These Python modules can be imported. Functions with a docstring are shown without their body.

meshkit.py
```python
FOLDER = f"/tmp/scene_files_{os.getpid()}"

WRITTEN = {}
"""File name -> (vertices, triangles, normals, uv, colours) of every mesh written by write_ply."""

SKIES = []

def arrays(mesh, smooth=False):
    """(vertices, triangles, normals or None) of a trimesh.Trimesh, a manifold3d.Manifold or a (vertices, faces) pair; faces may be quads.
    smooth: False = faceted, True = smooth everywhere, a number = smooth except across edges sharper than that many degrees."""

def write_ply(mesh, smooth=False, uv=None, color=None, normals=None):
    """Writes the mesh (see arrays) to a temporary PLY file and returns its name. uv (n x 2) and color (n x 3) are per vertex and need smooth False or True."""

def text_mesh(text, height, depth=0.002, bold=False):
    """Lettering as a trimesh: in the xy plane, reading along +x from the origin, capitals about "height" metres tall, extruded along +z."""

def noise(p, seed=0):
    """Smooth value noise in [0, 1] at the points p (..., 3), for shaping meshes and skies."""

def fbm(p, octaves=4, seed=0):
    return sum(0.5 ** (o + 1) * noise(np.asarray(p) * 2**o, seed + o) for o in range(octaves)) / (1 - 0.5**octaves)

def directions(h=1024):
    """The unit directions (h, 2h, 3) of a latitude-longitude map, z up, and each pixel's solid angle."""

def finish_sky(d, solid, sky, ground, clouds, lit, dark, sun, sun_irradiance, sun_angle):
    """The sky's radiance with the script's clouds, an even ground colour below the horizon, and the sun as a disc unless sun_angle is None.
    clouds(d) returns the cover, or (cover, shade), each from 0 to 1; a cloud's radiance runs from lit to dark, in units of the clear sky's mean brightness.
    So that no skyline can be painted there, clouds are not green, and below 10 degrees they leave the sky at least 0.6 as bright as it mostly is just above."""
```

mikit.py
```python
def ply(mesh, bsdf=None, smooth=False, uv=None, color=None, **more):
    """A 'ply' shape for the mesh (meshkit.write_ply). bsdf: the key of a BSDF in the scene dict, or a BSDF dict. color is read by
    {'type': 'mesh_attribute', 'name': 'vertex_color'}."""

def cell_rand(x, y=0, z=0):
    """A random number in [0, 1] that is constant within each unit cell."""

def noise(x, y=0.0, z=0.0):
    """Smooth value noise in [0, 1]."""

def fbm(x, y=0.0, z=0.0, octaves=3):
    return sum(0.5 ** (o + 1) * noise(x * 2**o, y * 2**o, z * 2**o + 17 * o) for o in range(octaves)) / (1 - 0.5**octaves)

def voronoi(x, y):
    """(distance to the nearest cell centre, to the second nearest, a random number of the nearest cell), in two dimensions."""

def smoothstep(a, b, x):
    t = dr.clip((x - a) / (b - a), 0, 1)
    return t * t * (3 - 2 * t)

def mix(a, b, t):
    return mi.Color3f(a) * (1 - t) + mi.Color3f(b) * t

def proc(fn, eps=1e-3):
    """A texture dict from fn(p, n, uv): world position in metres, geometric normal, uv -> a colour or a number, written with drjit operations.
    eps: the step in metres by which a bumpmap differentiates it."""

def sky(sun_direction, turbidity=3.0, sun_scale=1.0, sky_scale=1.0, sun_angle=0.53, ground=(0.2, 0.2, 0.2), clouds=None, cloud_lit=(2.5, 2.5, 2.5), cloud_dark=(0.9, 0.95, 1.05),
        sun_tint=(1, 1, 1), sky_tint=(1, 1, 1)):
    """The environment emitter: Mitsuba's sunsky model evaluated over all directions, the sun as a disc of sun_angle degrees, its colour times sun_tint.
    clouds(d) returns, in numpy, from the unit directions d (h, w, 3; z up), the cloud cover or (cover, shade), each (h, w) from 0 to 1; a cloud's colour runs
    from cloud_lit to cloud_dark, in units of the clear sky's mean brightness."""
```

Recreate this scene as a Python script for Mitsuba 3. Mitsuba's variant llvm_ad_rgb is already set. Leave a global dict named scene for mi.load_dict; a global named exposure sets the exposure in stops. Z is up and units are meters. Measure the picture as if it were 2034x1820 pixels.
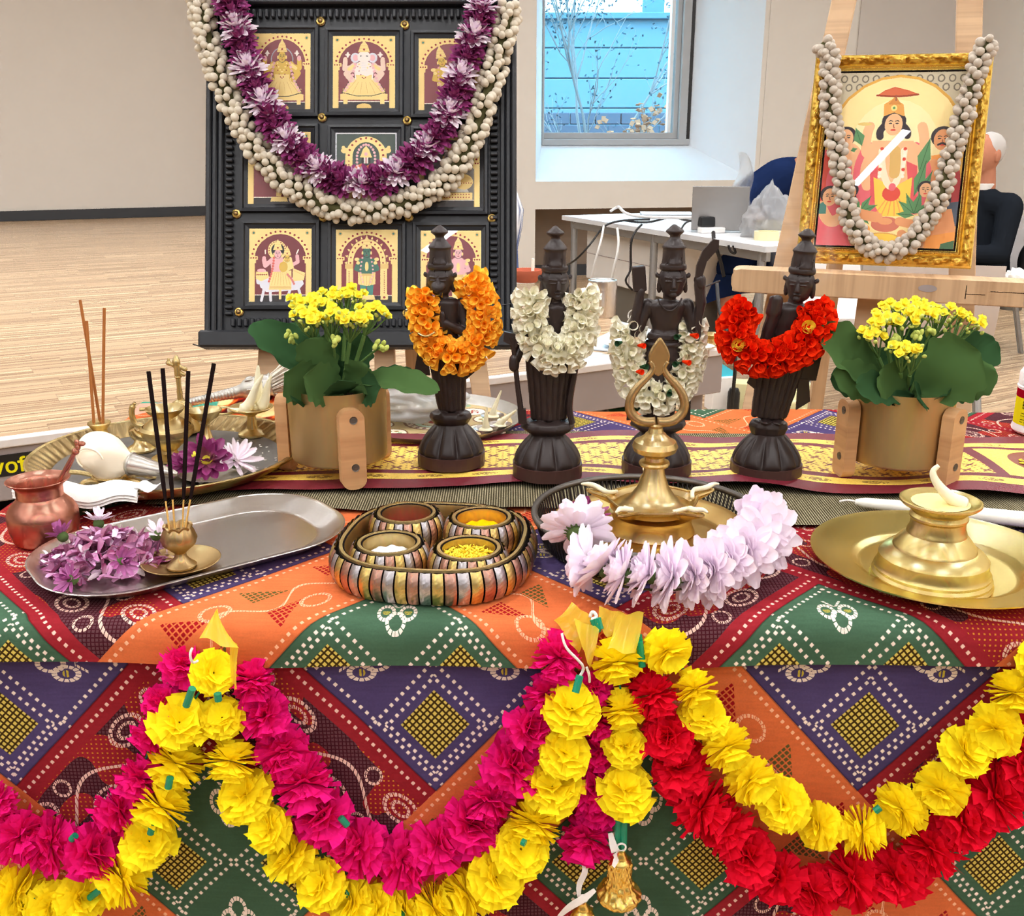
import math, random
import numpy as np
import trimesh
import manifold3d as m3
import shapely
from shapely.geometry import Polygon, Point, LineString, box as sbox
from shapely import affinity
from shapely.ops import unary_union
import drjit as dr
import mitsuba as mi
import mikit, meshkit
from mikit import noise, fbm, cell_rand, smoothstep, mix

T4 = mi.ScalarTransform4f
scene, labels = {}, {}

# ---------------------------------------------------------------- camera, sky, lamps, exposure
# metres, z up, y away from the camera; the camera stands at 1.2 m and looks 17.5 degrees down
exposure = 0.42
PITCH = math.radians(17.5)
scene['camera'] = {'type': 'perspective', 'fov_axis': 'x', 'fov': math.degrees(2 * math.atan(1017 / 2000)), 'near_clip': 0.05, 'far_clip': 200.0,
    'to_world': T4().look_at(origin=[0, 0, 1.2], target=[0, math.cos(PITCH), 1.2 - math.sin(PITCH)], up=[0, 0, 1])}
scene['sky'] = mikit.sky((0.5, 0.4, 0.6), turbidity=4, sun_scale=0.0, sky_scale=20.0, clouds=lambda d: (np.ones(d.shape[:2]), 0.4 * meshkit.fbm(d * 2.0, 3)),
    cloud_lit=(1.5, 3.1, 4.0), cloud_dark=(1.2, 2.6, 3.6), ground=(0.2, 0.25, 0.3))
LAMP_LEVEL = 140.0
CEILING = 3.7
LAMP_DIR = 51.0                                    # the strip lamps run obliquely across the hall
LAMPS = [(-0.38 + 1.9 * (0.629 * i + 0.777 * j), -1.77 + 1.9 * (0.777 * i - 0.629 * j)) for i in range(-3, 6) for j in range(-4, 5)]
LAMPS = [(x, y, 0.80, 0.056) for x, y in LAMPS if -5.5 < x < 5.0 and -5.5 < y < 7.4]


def srgb(r, g=None, b=None):
    """a colour given in the 0-255 values of a photograph, as linear light"""
    if g is None:
        r, g, b = r
    return [float(x / 12.92 if x <= 0.04045 else ((x + 0.055) / 1.055) ** 2.4) for x in (r / 255, g / 255, b / 255)]


# ---------------------------------------------------------------- names, labels, entries
def uniq(key):
    if key not in scene and key not in labels:
        return key
    i = 1
    while f'{key}_{i:03d}' in scene or f'{key}_{i:03d}' in labels:
        i += 1
    return f'{key}_{i:03d}'


def thing(name, label, cat, group=None):
    k = uniq(name)
    labels[k] = {'label': label, 'category': cat}
    if group:
        labels[k]['group'] = group
    return k


def part(parent, name, mesh, mat, smooth=35, label=None, kind=None, **kw):
    k = uniq(parent + '__' + name)
    scene[k] = mikit.ply(mesh, mat, smooth=smooth, **kw)
    if label or kind:
        labels[k] = {}
        if label:
            labels[k]['label'] = label
        if kind:
            labels[k]['kind'] = kind
    return k


def whole(key, mesh, mat, smooth=35, **kw):
    """a thing that is one mesh: its own entry"""
    scene[key] = mikit.ply(mesh, mat, smooth=smooth, **kw)
    return key


def setting(name, mesh, mat, smooth=False, label=None, **kw):
    scene[name] = mikit.ply(mesh, mat, smooth=smooth, **kw)
    labels[name] = {'kind': 'structure'}
    if label:
        labels[name]['label'] = label
    return name


def proto(mesh, mat, smooth=35, **kw):
    return mikit.ply(mesh, mat, smooth=smooth, **kw)


def put(parent, name, ply, mat4):
    k = uniq(parent + '__' + name)
    scene[k] = {**ply, 'to_world': T4(np.asarray(mat4, float))}
    return k


_count = {}


def put_many(parent, name, ply, mats):
    for m in mats:
        i = _count.get((parent, name), 0)
        _count[(parent, name)] = i + 1
        scene[f'{parent}__{name}' + (f'_{i:03d}' if i else '')] = {**ply, 'to_world': T4(np.asarray(m, float))}


# ---------------------------------------------------------------- matrices and meshes
def tr(x, y, z):
    m = np.eye(4)
    m[:3, 3] = (x, y, z)
    return m


def sc(x, y=None, z=None):
    return np.diag([x, x if y is None else y, x if z is None else z, 1.0])


def rot(axis, deg):
    return trimesh.transformations.rotation_matrix(math.radians(deg), {'x': [1, 0, 0], 'y': [0, 1, 0], 'z': [0, 0, 1]}[axis] if isinstance(axis, str) else axis)


def unit(v):
    v = np.asarray(v, float)
    return v / (np.linalg.norm(v) + 1e-12)


def frame(o, z, x=None):
    """local z along z, local x as near to x as can be"""
    z = unit(z)
    x = np.array([1.0, 0, 0]) if x is None else np.asarray(x, float)
    if abs(unit(x) @ z) > 0.98:
        x = np.array([0, 1.0, 0.1])
    x = unit(x - z * (x @ z))
    m = np.eye(4)
    m[:3, 0], m[:3, 1], m[:3, 2], m[:3, 3] = x, np.cross(z, x), z, o
    return m


def mv(mesh, *mats):
    m = mesh.copy()
    for a in mats:
        m.apply_transform(a)
    return m


def cat(*ms):
    ms = [m for x in ms for m in (x if isinstance(x, (list, tuple)) else [x])]
    v, f, n = [], [], 0
    for m in ms:
        v.append(np.asarray(m.vertices))
        f.append(np.asarray(m.faces) + n)
        n += len(m.vertices)
    return trimesh.Trimesh(np.vstack(v), np.vstack(f), process=False)


def lathe(prof, n=56):
    """profile of (radius, height), open; a radius of 0 closes an end"""
    v, rows = [], []
    a = np.arange(n) * 2 * np.pi / n
    for r, z in prof:
        if r <= 1e-9:
            rows.append([len(v)])
            v.append((0, 0, z))
        else:
            rows.append(list(range(len(v), len(v) + n)))
            v += [(r * math.cos(t), r * math.sin(t), z) for t in a]
    f = []
    for p, q in zip(rows, rows[1:]):
        for i in range(n):
            j = (i + 1) % n
            if len(p) > 1 and len(q) > 1:
                f += [(p[i], p[j], q[j]), (p[i], q[j], q[i])]
            elif len(p) > 1:
                f.append((p[i], p[j], q[0]))
            elif len(q) > 1:
                f.append((p[0], q[j], q[i]))
    return trimesh.Trimesh(np.array(v, float), np.array(f), process=False)


def spline(pts, n=40, closed=False):
    from scipy.interpolate import CubicSpline
    p = np.asarray(pts, float)
    if closed:
        p = np.vstack([p, p[:1]])
    t = np.r_[0, np.cumsum(np.linalg.norm(np.diff(p, axis=0), axis=1) ** 0.5 + 1e-9)]
    s = CubicSpline(t, p, bc_type='periodic' if closed else 'natural')
    q = s(np.linspace(0, t[-1], n + (1 if closed else 0)))
    return q[:-1] if closed else q


def tube(pts, r, n=8, closed=False, caps=True):
    p = np.asarray(pts, float)
    k = len(p)
    r = np.broadcast_to(np.asarray(r, float), (k,))
    t = (np.roll(p, -1, 0) - np.roll(p, 1, 0)) if closed else np.gradient(p, axis=0)
    t /= np.linalg.norm(t, axis=1, keepdims=True) + 1e-12
    x = np.cross(t[0], [0, 0, 1.0])
    if np.linalg.norm(x) < 0.2:
        x = np.cross(t[0], [1.0, 0, 0])
    x = unit(x)
    ang = np.arange(n) * 2 * np.pi / n
    v = []
    for i in range(k):
        x = unit(x - t[i] * (x @ t[i]))
        y = np.cross(t[i], x)
        v.append(p[i] + r[i] * (np.cos(ang)[:, None] * x + np.sin(ang)[:, None] * y))
    v = np.vstack(v)
    f = []
    for i in range(k if closed else k - 1):
        a, b = i * n, ((i + 1) % k) * n
        for j in range(n):
            l = (j + 1) % n
            f += [(a + j, a + l, b + l), (a + j, b + l, b + j)]
    if caps and not closed:
        v = np.vstack([v, p[:1], p[-1:]])
        for j in range(n):
            l = (j + 1) % n
            f += [(k * n, l, j), (k * n + 1, (k - 1) * n + j, (k - 1) * n + l)]
    return trimesh.Trimesh(v, np.array(f), process=False)


def box(w, d, h, bev=0.0, c=(0, 0, 0)):
    """centred box with chamfered edges"""
    x, y, z = w / 2, d / 2, h / 2
    if bev <= 0:
        m = trimesh.creation.box((w, d, h))
    else:
        b = min(bev, x * 0.49, y * 0.49, z * 0.49)
        pts = [(sx * (x - b * (k != 0)), sy * (y - b * (k != 1)), sz * (z - b * (k != 2))) for sx in (-1, 1) for sy in (-1, 1) for sz in (-1, 1) for k in range(3)]
        m = trimesh.convex.convex_hull(np.array(pts))
    m.apply_translation(c)
    return m


def bar(a, b, w, d, bev=0.002, side=(1, 0, 0)):
    """a squared timber from a to b: w along side, d across"""
    a, b = np.asarray(a, float), np.asarray(b, float)
    L = np.linalg.norm(b - a)
    return mv(box(w, d, L, bev), frame((a + b) / 2, b - a, side))


def ext(poly, depth):
    gs = getattr(poly, 'geoms', [poly])
    return cat([trimesh.creation.extrude_polygon(g, depth, engine='earcut') for g in gs if g.area > 1e-12])


def rrect(x0, y0, x1, y1, r, q=6):
    r = min(r, (x1 - x0) / 2.01, (y1 - y0) / 2.01)
    return sbox(x0 + r, y0 + r, x1 - r, y1 - r).buffer(r, quad_segs=q)


def sheet(fn, nu, nv, two=False):
    """a surface from fn(u, v) with u, v in 0..1 (arrays); returns mesh and uv"""
    u, v = np.meshgrid(np.linspace(0, 1, nu), np.linspace(0, 1, nv), indexing='ij')
    p = np.stack(np.broadcast_arrays(*fn(u, v)), -1).reshape(-1, 3)
    i, j = np.meshgrid(np.arange(nu - 1), np.arange(nv - 1), indexing='ij')
    a = (i * nv + j).ravel()
    f = np.vstack([np.stack([a, a + nv, a + nv + 1], 1), np.stack([a, a + nv + 1, a + 1], 1)])
    return trimesh.Trimesh(p, f, process=False), np.stack([u, v], -1).reshape(-1, 2)


def ball(r=1.0, sub=2):
    return trimesh.creation.icosphere(subdivisions=sub, radius=r)


def ell(c, rx, ry, rz, sub=2):
    return mv(ball(1, sub), sc(rx, ry, rz), tr(*c))


def mani(m):
    return m3.Manifold(m3.Mesh(np.asarray(m.vertices, np.float32), np.asarray(m.faces, np.uint32)))


def back(m):
    x = m.to_mesh()
    return trimesh.Trimesh(np.asarray(x.vert_properties)[:, :3].astype(float), np.asarray(x.tri_verts).astype(int), process=False)


def bone(a, ra, b, rb, seg=16):
    """hull of two balls; a radius may be a triple"""
    def s(c, r):
        r = np.broadcast_to(np.asarray(r, float), (3,))
        return m3.Manifold.sphere(1.0, seg).scale([float(x) for x in r]).translate([float(x) for x in c])
    return (s(a, ra) + s(b, rb)).hull()


def fuse(ms, edge=None, smooth=8):
    m = m3.Manifold.batch_boolean(ms, m3.OpType.Add)
    if edge:
        m = m.refine_to_length(edge)
    t = back(m)
    t.merge_vertices()
    if smooth:
        trimesh.smoothing.filter_taubin(t, 0.5, 0.52, smooth)
    return t


def flat_print(layers):
    """flat shapes painted over one another, the last on top: one planar mesh and its colours"""
    cover, v, f, col, n = None, [], [], [], 0
    for poly, rgb in reversed(layers):
        poly = poly.buffer(0)
        p = poly if cover is None else poly.difference(cover)
        cover = poly if cover is None else cover.union(poly)
        for g in getattr(p, 'geoms', [p]):
            if g.geom_type != 'Polygon' or g.area < 1e-9:
                continue
            a, b = trimesh.creation.triangulate_polygon(g, engine='earcut')
            if not len(b):
                continue
            v.append(np.c_[a, np.zeros(len(a))])
            f.append(np.asarray(b) + n)
            col.append(np.tile(rgb, (len(a), 1)))
            n += len(a)
    m = trimesh.Trimesh(np.vstack(v), np.vstack(f), process=False)
    nz = np.cross(m.vertices[m.faces[:, 1]] - m.vertices[m.faces[:, 0]], m.vertices[m.faces[:, 2]] - m.vertices[m.faces[:, 0]])[:, 2]
    ff = np.where(nz[:, None] < 0, m.faces[:, ::-1], m.faces)
    return trimesh.Trimesh(m.vertices, ff, process=False), np.vstack(col)


# ---------------------------------------------------------------- materials
def two(b):
    return {'type': 'twosided', 'b': b}


def rgb(c):
    return {'type': 'rgb', 'value': [float(x) for x in c]}


def matte(c):
    return two({'type': 'diffuse', 'reflectance': rgb(c) if not isinstance(c, dict) else c})


def gloss(c, rough=0.35, spec=0.5, **kw):
    return two({'type': 'principled', 'base_color': rgb(c) if not isinstance(c, dict) else c, 'roughness': rough, 'specular': spec, **kw})


def metal(c, alpha=0.15):
    return two({'type': 'roughconductor', 'material': 'none', 'specular_reflectance': rgb(c) if not isinstance(c, dict) else c, 'alpha': alpha, 'distribution': 'ggx'})


VC = {'type': 'mesh_attribute', 'name': 'vertex_color'}
MATS = dict(
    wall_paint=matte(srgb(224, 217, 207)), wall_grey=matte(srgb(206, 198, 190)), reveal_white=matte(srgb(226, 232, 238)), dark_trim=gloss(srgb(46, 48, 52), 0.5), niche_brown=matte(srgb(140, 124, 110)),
    ceiling_white=matte(srgb(176, 174, 172)), wall_dark=matte(srgb(96, 90, 86)), brass_dark=metal(srgb(160, 138, 98), 0.14), stage_edge=gloss(srgb(214, 208, 204), 0.4), stage_face=gloss(srgb(150, 140, 138), 0.45), black_void=matte(srgb(22, 21, 22)),
    label_black=gloss(srgb(18, 18, 18), 0.4), label_yellow=matte(srgb(226, 214, 30)), label_grey=matte(srgb(190, 190, 188)),
    frame_white=gloss(srgb(225, 228, 230), 0.4), frame_grey=gloss(srgb(168, 170, 172), 0.4), facade_blue=matte(srgb(92, 122, 136)), facade_dark=matte(srgb(82, 114, 130)),
    brick_grey=matte(srgb(76, 86, 102)), bark_pale=matte(srgb(126, 128, 132)), leaf_olive=matte(srgb(46, 74, 88)), shrub_orange=matte(srgb(160, 112, 88)), paving=matte(srgb(96, 102, 108)),
    pane={'type': 'thindielectric', 'int_ior': 1.5},
    brass=metal(srgb(226, 200, 140), 0.09), brass_soft=metal(srgb(214, 190, 134), 0.15), brass_plate=metal(srgb(230, 206, 134), 0.09), bronze=metal(srgb(184, 156, 110), 0.13), gold_bright=metal(srgb(250, 216, 118), 0.08), brushed_gold=metal(srgb(206, 178, 124), 0.24),
    copper=metal(srgb(200, 136, 116), 0.10), steel=metal(srgb(218, 212, 206), 0.07), steel_dark=metal(srgb(120, 116, 112), 0.25), silver=metal(srgb(226, 222, 214), 0.1), silver_soft=metal(srgb(206, 204, 196), 0.2), pewter=metal(srgb(200, 196, 200), 0.14), rose_metal=metal(srgb(196, 152, 134), 0.15), tray_gold=metal(srgb(222, 196, 122), 0.15),
    black_wire=gloss(srgb(34, 32, 32), 0.35), ebony=gloss(srgb(42, 32, 31), 0.42, 0.4), board_black=gloss(srgb(29, 32, 37), 0.42, 0.4), gold_leaf=two({'type': 'principled', 'base_color': VC, 'roughness': 0.38, 'metallic': 0.25}),
    print_vc=gloss(VC, 0.5, 0.3), matte_vc=matte(VC), satin_vc=gloss(VC, 0.4),
    petal_lilac={'type': 'principledthin', 'base_color': rgb(srgb(246, 236, 246)), 'roughness': 0.6, 'diff_trans': 0.3, 'spec_trans': 0.0}, petal_wine=gloss(srgb(134, 50, 104), 0.35), petal_mauve=gloss(srgb(170, 92, 150), 0.45), sepal_green=matte(srgb(84, 104, 62)),
    paper_white=matte(srgb(244, 242, 226)), paper_orange=matte(srgb(255, 204, 74)), paper_red=matte(srgb(232, 52, 18)), plastic_yellow={'type': 'principledthin', 'base_color': rgb(srgb(255, 240, 40)), 'roughness': 0.45, 'diff_trans': 0.25, 'spec_trans': 0.0}, plastic_pink={'type': 'principledthin', 'base_color': rgb(srgb(238, 30, 132)), 'roughness': 0.4, 'diff_trans': 0.3, 'spec_trans': 0.0}, plastic_red={'type': 'principledthin', 'base_color': rgb(srgb(236, 24, 54)), 'roughness': 0.4, 'diff_trans': 0.3, 'spec_trans': 0.0},
    straw_green=gloss(srgb(0, 130, 96), 0.3), string_white=matte(srgb(235, 230, 225)), tape_yellow={'type': 'principledthin', 'base_color': rgb(srgb(255, 236, 84)), 'roughness': 0.2, 'diff_trans': 1.0, 'spec_trans': 0.35},
    leaf_top={'type': 'principledthin', 'base_color': rgb(srgb(70, 98, 56)), 'roughness': 0.34, 'diff_trans': 0.3, 'spec_trans': 0.0}, leaf_deep={'type': 'principledthin', 'base_color': rgb(srgb(50, 80, 50)), 'roughness': 0.32, 'diff_trans': 0.25, 'spec_trans': 0.0}, stem_green=matte(srgb(98, 130, 74)), bud_lime=matte(srgb(196, 208, 110)), floret_yellow=matte(srgb(248, 236, 84)),
    berry=gloss(srgb(206, 198, 180), 0.6, 0.3), berry_grey=gloss(srgb(186, 176, 162), 0.6, 0.3), twig=matte(srgb(86, 84, 56)), white_matte=matte(srgb(240, 238, 234)), white_gloss=gloss(srgb(240, 240, 238), 0.3), cotton=matte(srgb(240, 234, 204)), candle_wax=gloss(srgb(246, 244, 232), 0.4), shell_cream=gloss(srgb(240, 228, 204), 0.25),
    incense_brown=matte(srgb(168, 108, 62)), incense_black=matte(srgb(30, 22, 22)), stick_tan=matte(srgb(206, 166, 96)), powder_red=matte(srgb(120, 14, 44)), powder_yellow=matte(srgb(244, 180, 10)), powder_grey=matte(srgb(206, 206, 208)), rice_yellow=matte(srgb(238, 214, 70)), groove=matte(srgb(26, 22, 20)),
    navy_cloth=matte(srgb(28, 42, 78)), suit_black=matte(srgb(30, 34, 40)), skin=matte(srgb(190, 130, 104)), hair_grey=matte(srgb(196, 192, 188)), hair_black=matte(srgb(30, 28, 28)), laptop_grey=gloss(srgb(150, 148, 147), 0.4, 0.5, metallic=0.3), laptop_light=gloss(srgb(200, 212, 220), 0.35), desk_top=gloss(srgb(206, 208, 210), 0.25), desk_steel=metal(srgb(180, 180, 180), 0.3),
    cabinet_white=gloss(srgb(216, 212, 206), 0.5), cable_white=gloss(srgb(226, 226, 224), 0.4), cable_black=gloss(srgb(24, 24, 26), 0.4), chair_shell=gloss(srgb(206, 198, 194), 0.4), chair_dark=gloss(srgb(96, 92, 84), 0.4), black_plastic=gloss(srgb(20, 22, 24), 0.4), tape_cream=matte(srgb(226, 218, 178)), blob_yellow=matte(srgb(246, 220, 10)), teal_paper=matte(srgb(76, 186, 206)), cream_paper=matte(srgb(226, 220, 172)), terracotta=matte(srgb(196, 110, 86)), dark_green=matte(srgb(42, 72, 48)), bottle_white=gloss(srgb(240, 240, 240), 0.25), label_red=matte(srgb(150, 12, 32)), maroon=matte(srgb(100, 28, 40)),
    bag_film={'type': 'principledthin', 'base_color': rgb((0.86, 0.88, 0.9)), 'roughness': 0.2, 'spec_trans': 0.72, 'diff_trans': 0.5}, flame_vc=matte(VC), feather=matte(srgb(226, 218, 204)), glass_sheet={'type': 'thindielectric', 'int_ior': 1.5},
    lamp_oil_pale=gloss(srgb(226, 204, 136), 0.3), pompom_core=matte(srgb(120, 100, 10)), table_edge=matte(srgb(60, 58, 60)),
)
scene.update(MATS)


def wood(base, dark, stretch, freq=30.0):
    def fn(p, n, uv):
        g = fbm(uv.x * freq, uv.y * freq * stretch, 0.0, 4)
        h = fbm(uv.x * freq * 5, uv.y * freq * stretch * 1.5, 3.0, 2)
        return mix(base, dark, dr.clip((g - 0.35) * 1.5 + (h - 0.5) * 0.5, 0, 1))
    return fn


def strip_floor(p, n, uv):
    """industrial parquet: narrow upright strips, staggered, running along u"""
    j = dr.floor(uv.y / 0.0105)
    row = dr.floor(uv.y / 0.105)
    c1 = cell_rand(j, dr.floor(uv.x / 0.34 + cell_rand(row, 5.0) * 7), 1.0)
    base = mix(srgb(186, 158, 126), srgb(142, 114, 86), smoothstep(0.1, 0.95, c1))
    base = mix(base, srgb(208, 184, 150), smoothstep(0.86, 0.98, c1))
    fx = uv.x / 0.34 + cell_rand(row, 5.0) * 7
    end = dr.minimum(fx - dr.floor(fx), 1 - fx + dr.floor(fx)) * 0.34
    base = base * (0.8 + 0.2 * smoothstep(0.0, 0.0025, end))
    return base * (0.9 + 0.2 * fbm(uv.x * 40, uv.y * 300, 0.0, 2))


scene['parquet'] = gloss(mikit.proc(strip_floor), 0.24, 0.4)
scene['beech'] = gloss(mikit.proc(wood(srgb(196, 164, 128), srgb(160, 126, 94), 0.06, 40.0)), 0.5, 0.35)
scene['oak'] = gloss(mikit.proc(wood(srgb(204, 158, 112), srgb(178, 128, 86), 0.05, 60.0)), 0.5, 0.3)


# ---------------------------------------------------------------- the room
def quad(a, b, c, d):
    return trimesh.Trimesh(np.array([a, b, c, d], float), np.array([[0, 1, 2], [0, 2, 3]]), process=False)


def planar(mesh, ex, ey, o=(0, 0, 0)):
    v = np.asarray(mesh.vertices) - np.asarray(o)
    return np.c_[v @ np.asarray(ex, float), v @ np.asarray(ey, float)]


ROOM = dict(x0=-7.0, x1=6.5, y0=-6.5)
SA = math.atan2(1.069, 1.892)                      # the hall's long axis, seen in plan
sx, sy = np.array([math.cos(SA), math.sin(SA), 0]), np.array([-math.sin(SA), math.cos(SA), 0])
fl = quad((-9, -6.5, 0), (7, -6.5, 0), (7, 13.5, 0), (-9, 13.5, 0))
setting('floor', fl, 'parquet', uv=planar(fl, sx, sy))
cp = [(-9, -6.5), (-9, 8.2), (-2.1, 11.3), (-1.57, 8.6), (7, 10.28), (7, -6.5)]
setting('ceiling', trimesh.Trimesh(np.array([(x, y, CEILING) for x, y in cp]), np.array([[0, 3, 5], [3, 4, 5], [0, 1, 3], [1, 2, 3]]), process=False), 'ceiling_white')
for i, (x, y, l, w) in enumerate(LAMPS):
    t = thing('ceiling_lamp', 'long white linear ceiling lamp, out of the picture above the hall', 'ceiling lamp', 'linear ceiling lamps')
    LM = tr(x, y, CEILING) @ rot('z', LAMP_DIR)
    part(t, 'housing', mv(box(l + 0.03, w + 0.03, 0.06, 0.005, (0, 0, -0.03)), LM), 'ceiling_white', False)
    k = part(t, 'diffuser', mv(quad((-l / 2, -w / 2, -0.062), (-l / 2, w / 2, -0.062), (l / 2, w / 2, -0.062), (l / 2, -w / 2, -0.062)), LM), 'white_matte', False)
    scene[k]['emitter'] = {'type': 'area', 'radiance': {'type': 'rgb', 'value': [LAMP_LEVEL, LAMP_LEVEL, LAMP_LEVEL]}}
# walls out of the picture
setting('wall_back', quad((-9, -6.5, 0), (-9, -6.5, CEILING), (7, -6.5, CEILING), (7, -6.5, 0)), 'wall_dark')
setting('wall_side', quad((-9, -6.5, 0), (-9, 13.5, 0), (-9, 13.5, CEILING), (-9, -6.5, CEILING)), 'wall_paint')
# long wall on the left, behind the stage
WD = np.array([1.555, 0.73, 0]) / np.linalg.norm([1.555, 0.73])
WN = np.array([-WD[1], WD[0], 0])
W0 = np.array([-4.382, 8.828, 0])
a, b = W0 - WD * 5.4, W0 + WD * 4.6
setting('wall_left', cat(quad(a, b, b + [0, 0, CEILING], a + [0, 0, CEILING])), 'wall_paint', label='long pale blank wall behind the stage')
d = -WN * 0.015
setting('baseboard_left', cat(box(10.0, 0.02, 0.085, 0.002)).apply_transform(frame((a + b) / 2 + [0, 0, 0.54 + 0.0425] - WN * 0.012, [0, 0, 1], WD)), 'dark_trim')
# wall with the window: it runs across at about 9 m
QD = unit([1.0, 0.2, 0])
QN = np.array([-QD[1], QD[0], 0])
Q0 = np.array([0.0, 8.88, 0])


def q(x, z, depth=0.0):
    """a point of the window wall: x along it, z up, depth into it"""
    return Q0 + QD * x + [0, 0, z] + QN * depth


QX = dict(l=0.205, r=2.20)
Z_SILL, Z_LINT = 0.865, 3.1
Z_SOF = 0.635


def wall_rect(x0, z0, x1, z1, dep=0.0):
    return quad(q(x0, z0, dep), q(x1, z0, dep), q(x1, z1, dep), q(x0, z1, dep))


setting('wall_window', cat(wall_rect(-1.6, 0, QX['l'], CEILING), wall_rect(QX['l'], Z_SOF, QX['r'], Z_SILL), wall_rect(QX['l'], Z_LINT, QX['r'], CEILING), wall_rect(QX['r'], 0, 4.1, CEILING),
    quad(q(-1.6, 0), q(-1.6, CEILING), q(-1.6, CEILING, 3), q(-1.6, 0, 3)),
    # the low niche under the sill
    quad(q(QX['l'], 0), q(QX['l'], Z_SOF), q(QX['l'], Z_SOF, 0.5), q(QX['l'], 0, 0.5)), quad(q(QX['r'], 0), q(QX['r'], 0, 0.5), q(QX['r'], Z_SOF, 0.5), q(QX['r'], Z_SOF)),
    quad(q(QX['l'], Z_SOF), q(QX['r'], Z_SOF), q(QX['r'], Z_SOF, 0.5), q(QX['l'], Z_SOF, 0.5))), 'wall_paint')
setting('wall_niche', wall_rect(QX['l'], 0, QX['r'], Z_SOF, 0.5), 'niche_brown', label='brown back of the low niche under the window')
setting('baseboard_niche', mv(box(QX['r'] - QX['l'], 0.02, 0.1, 0.002), frame(q((QX['l'] + QX['r']) / 2, 0.05, 0.485), [0, 0, 1], QD)), 'dark_trim')
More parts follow.
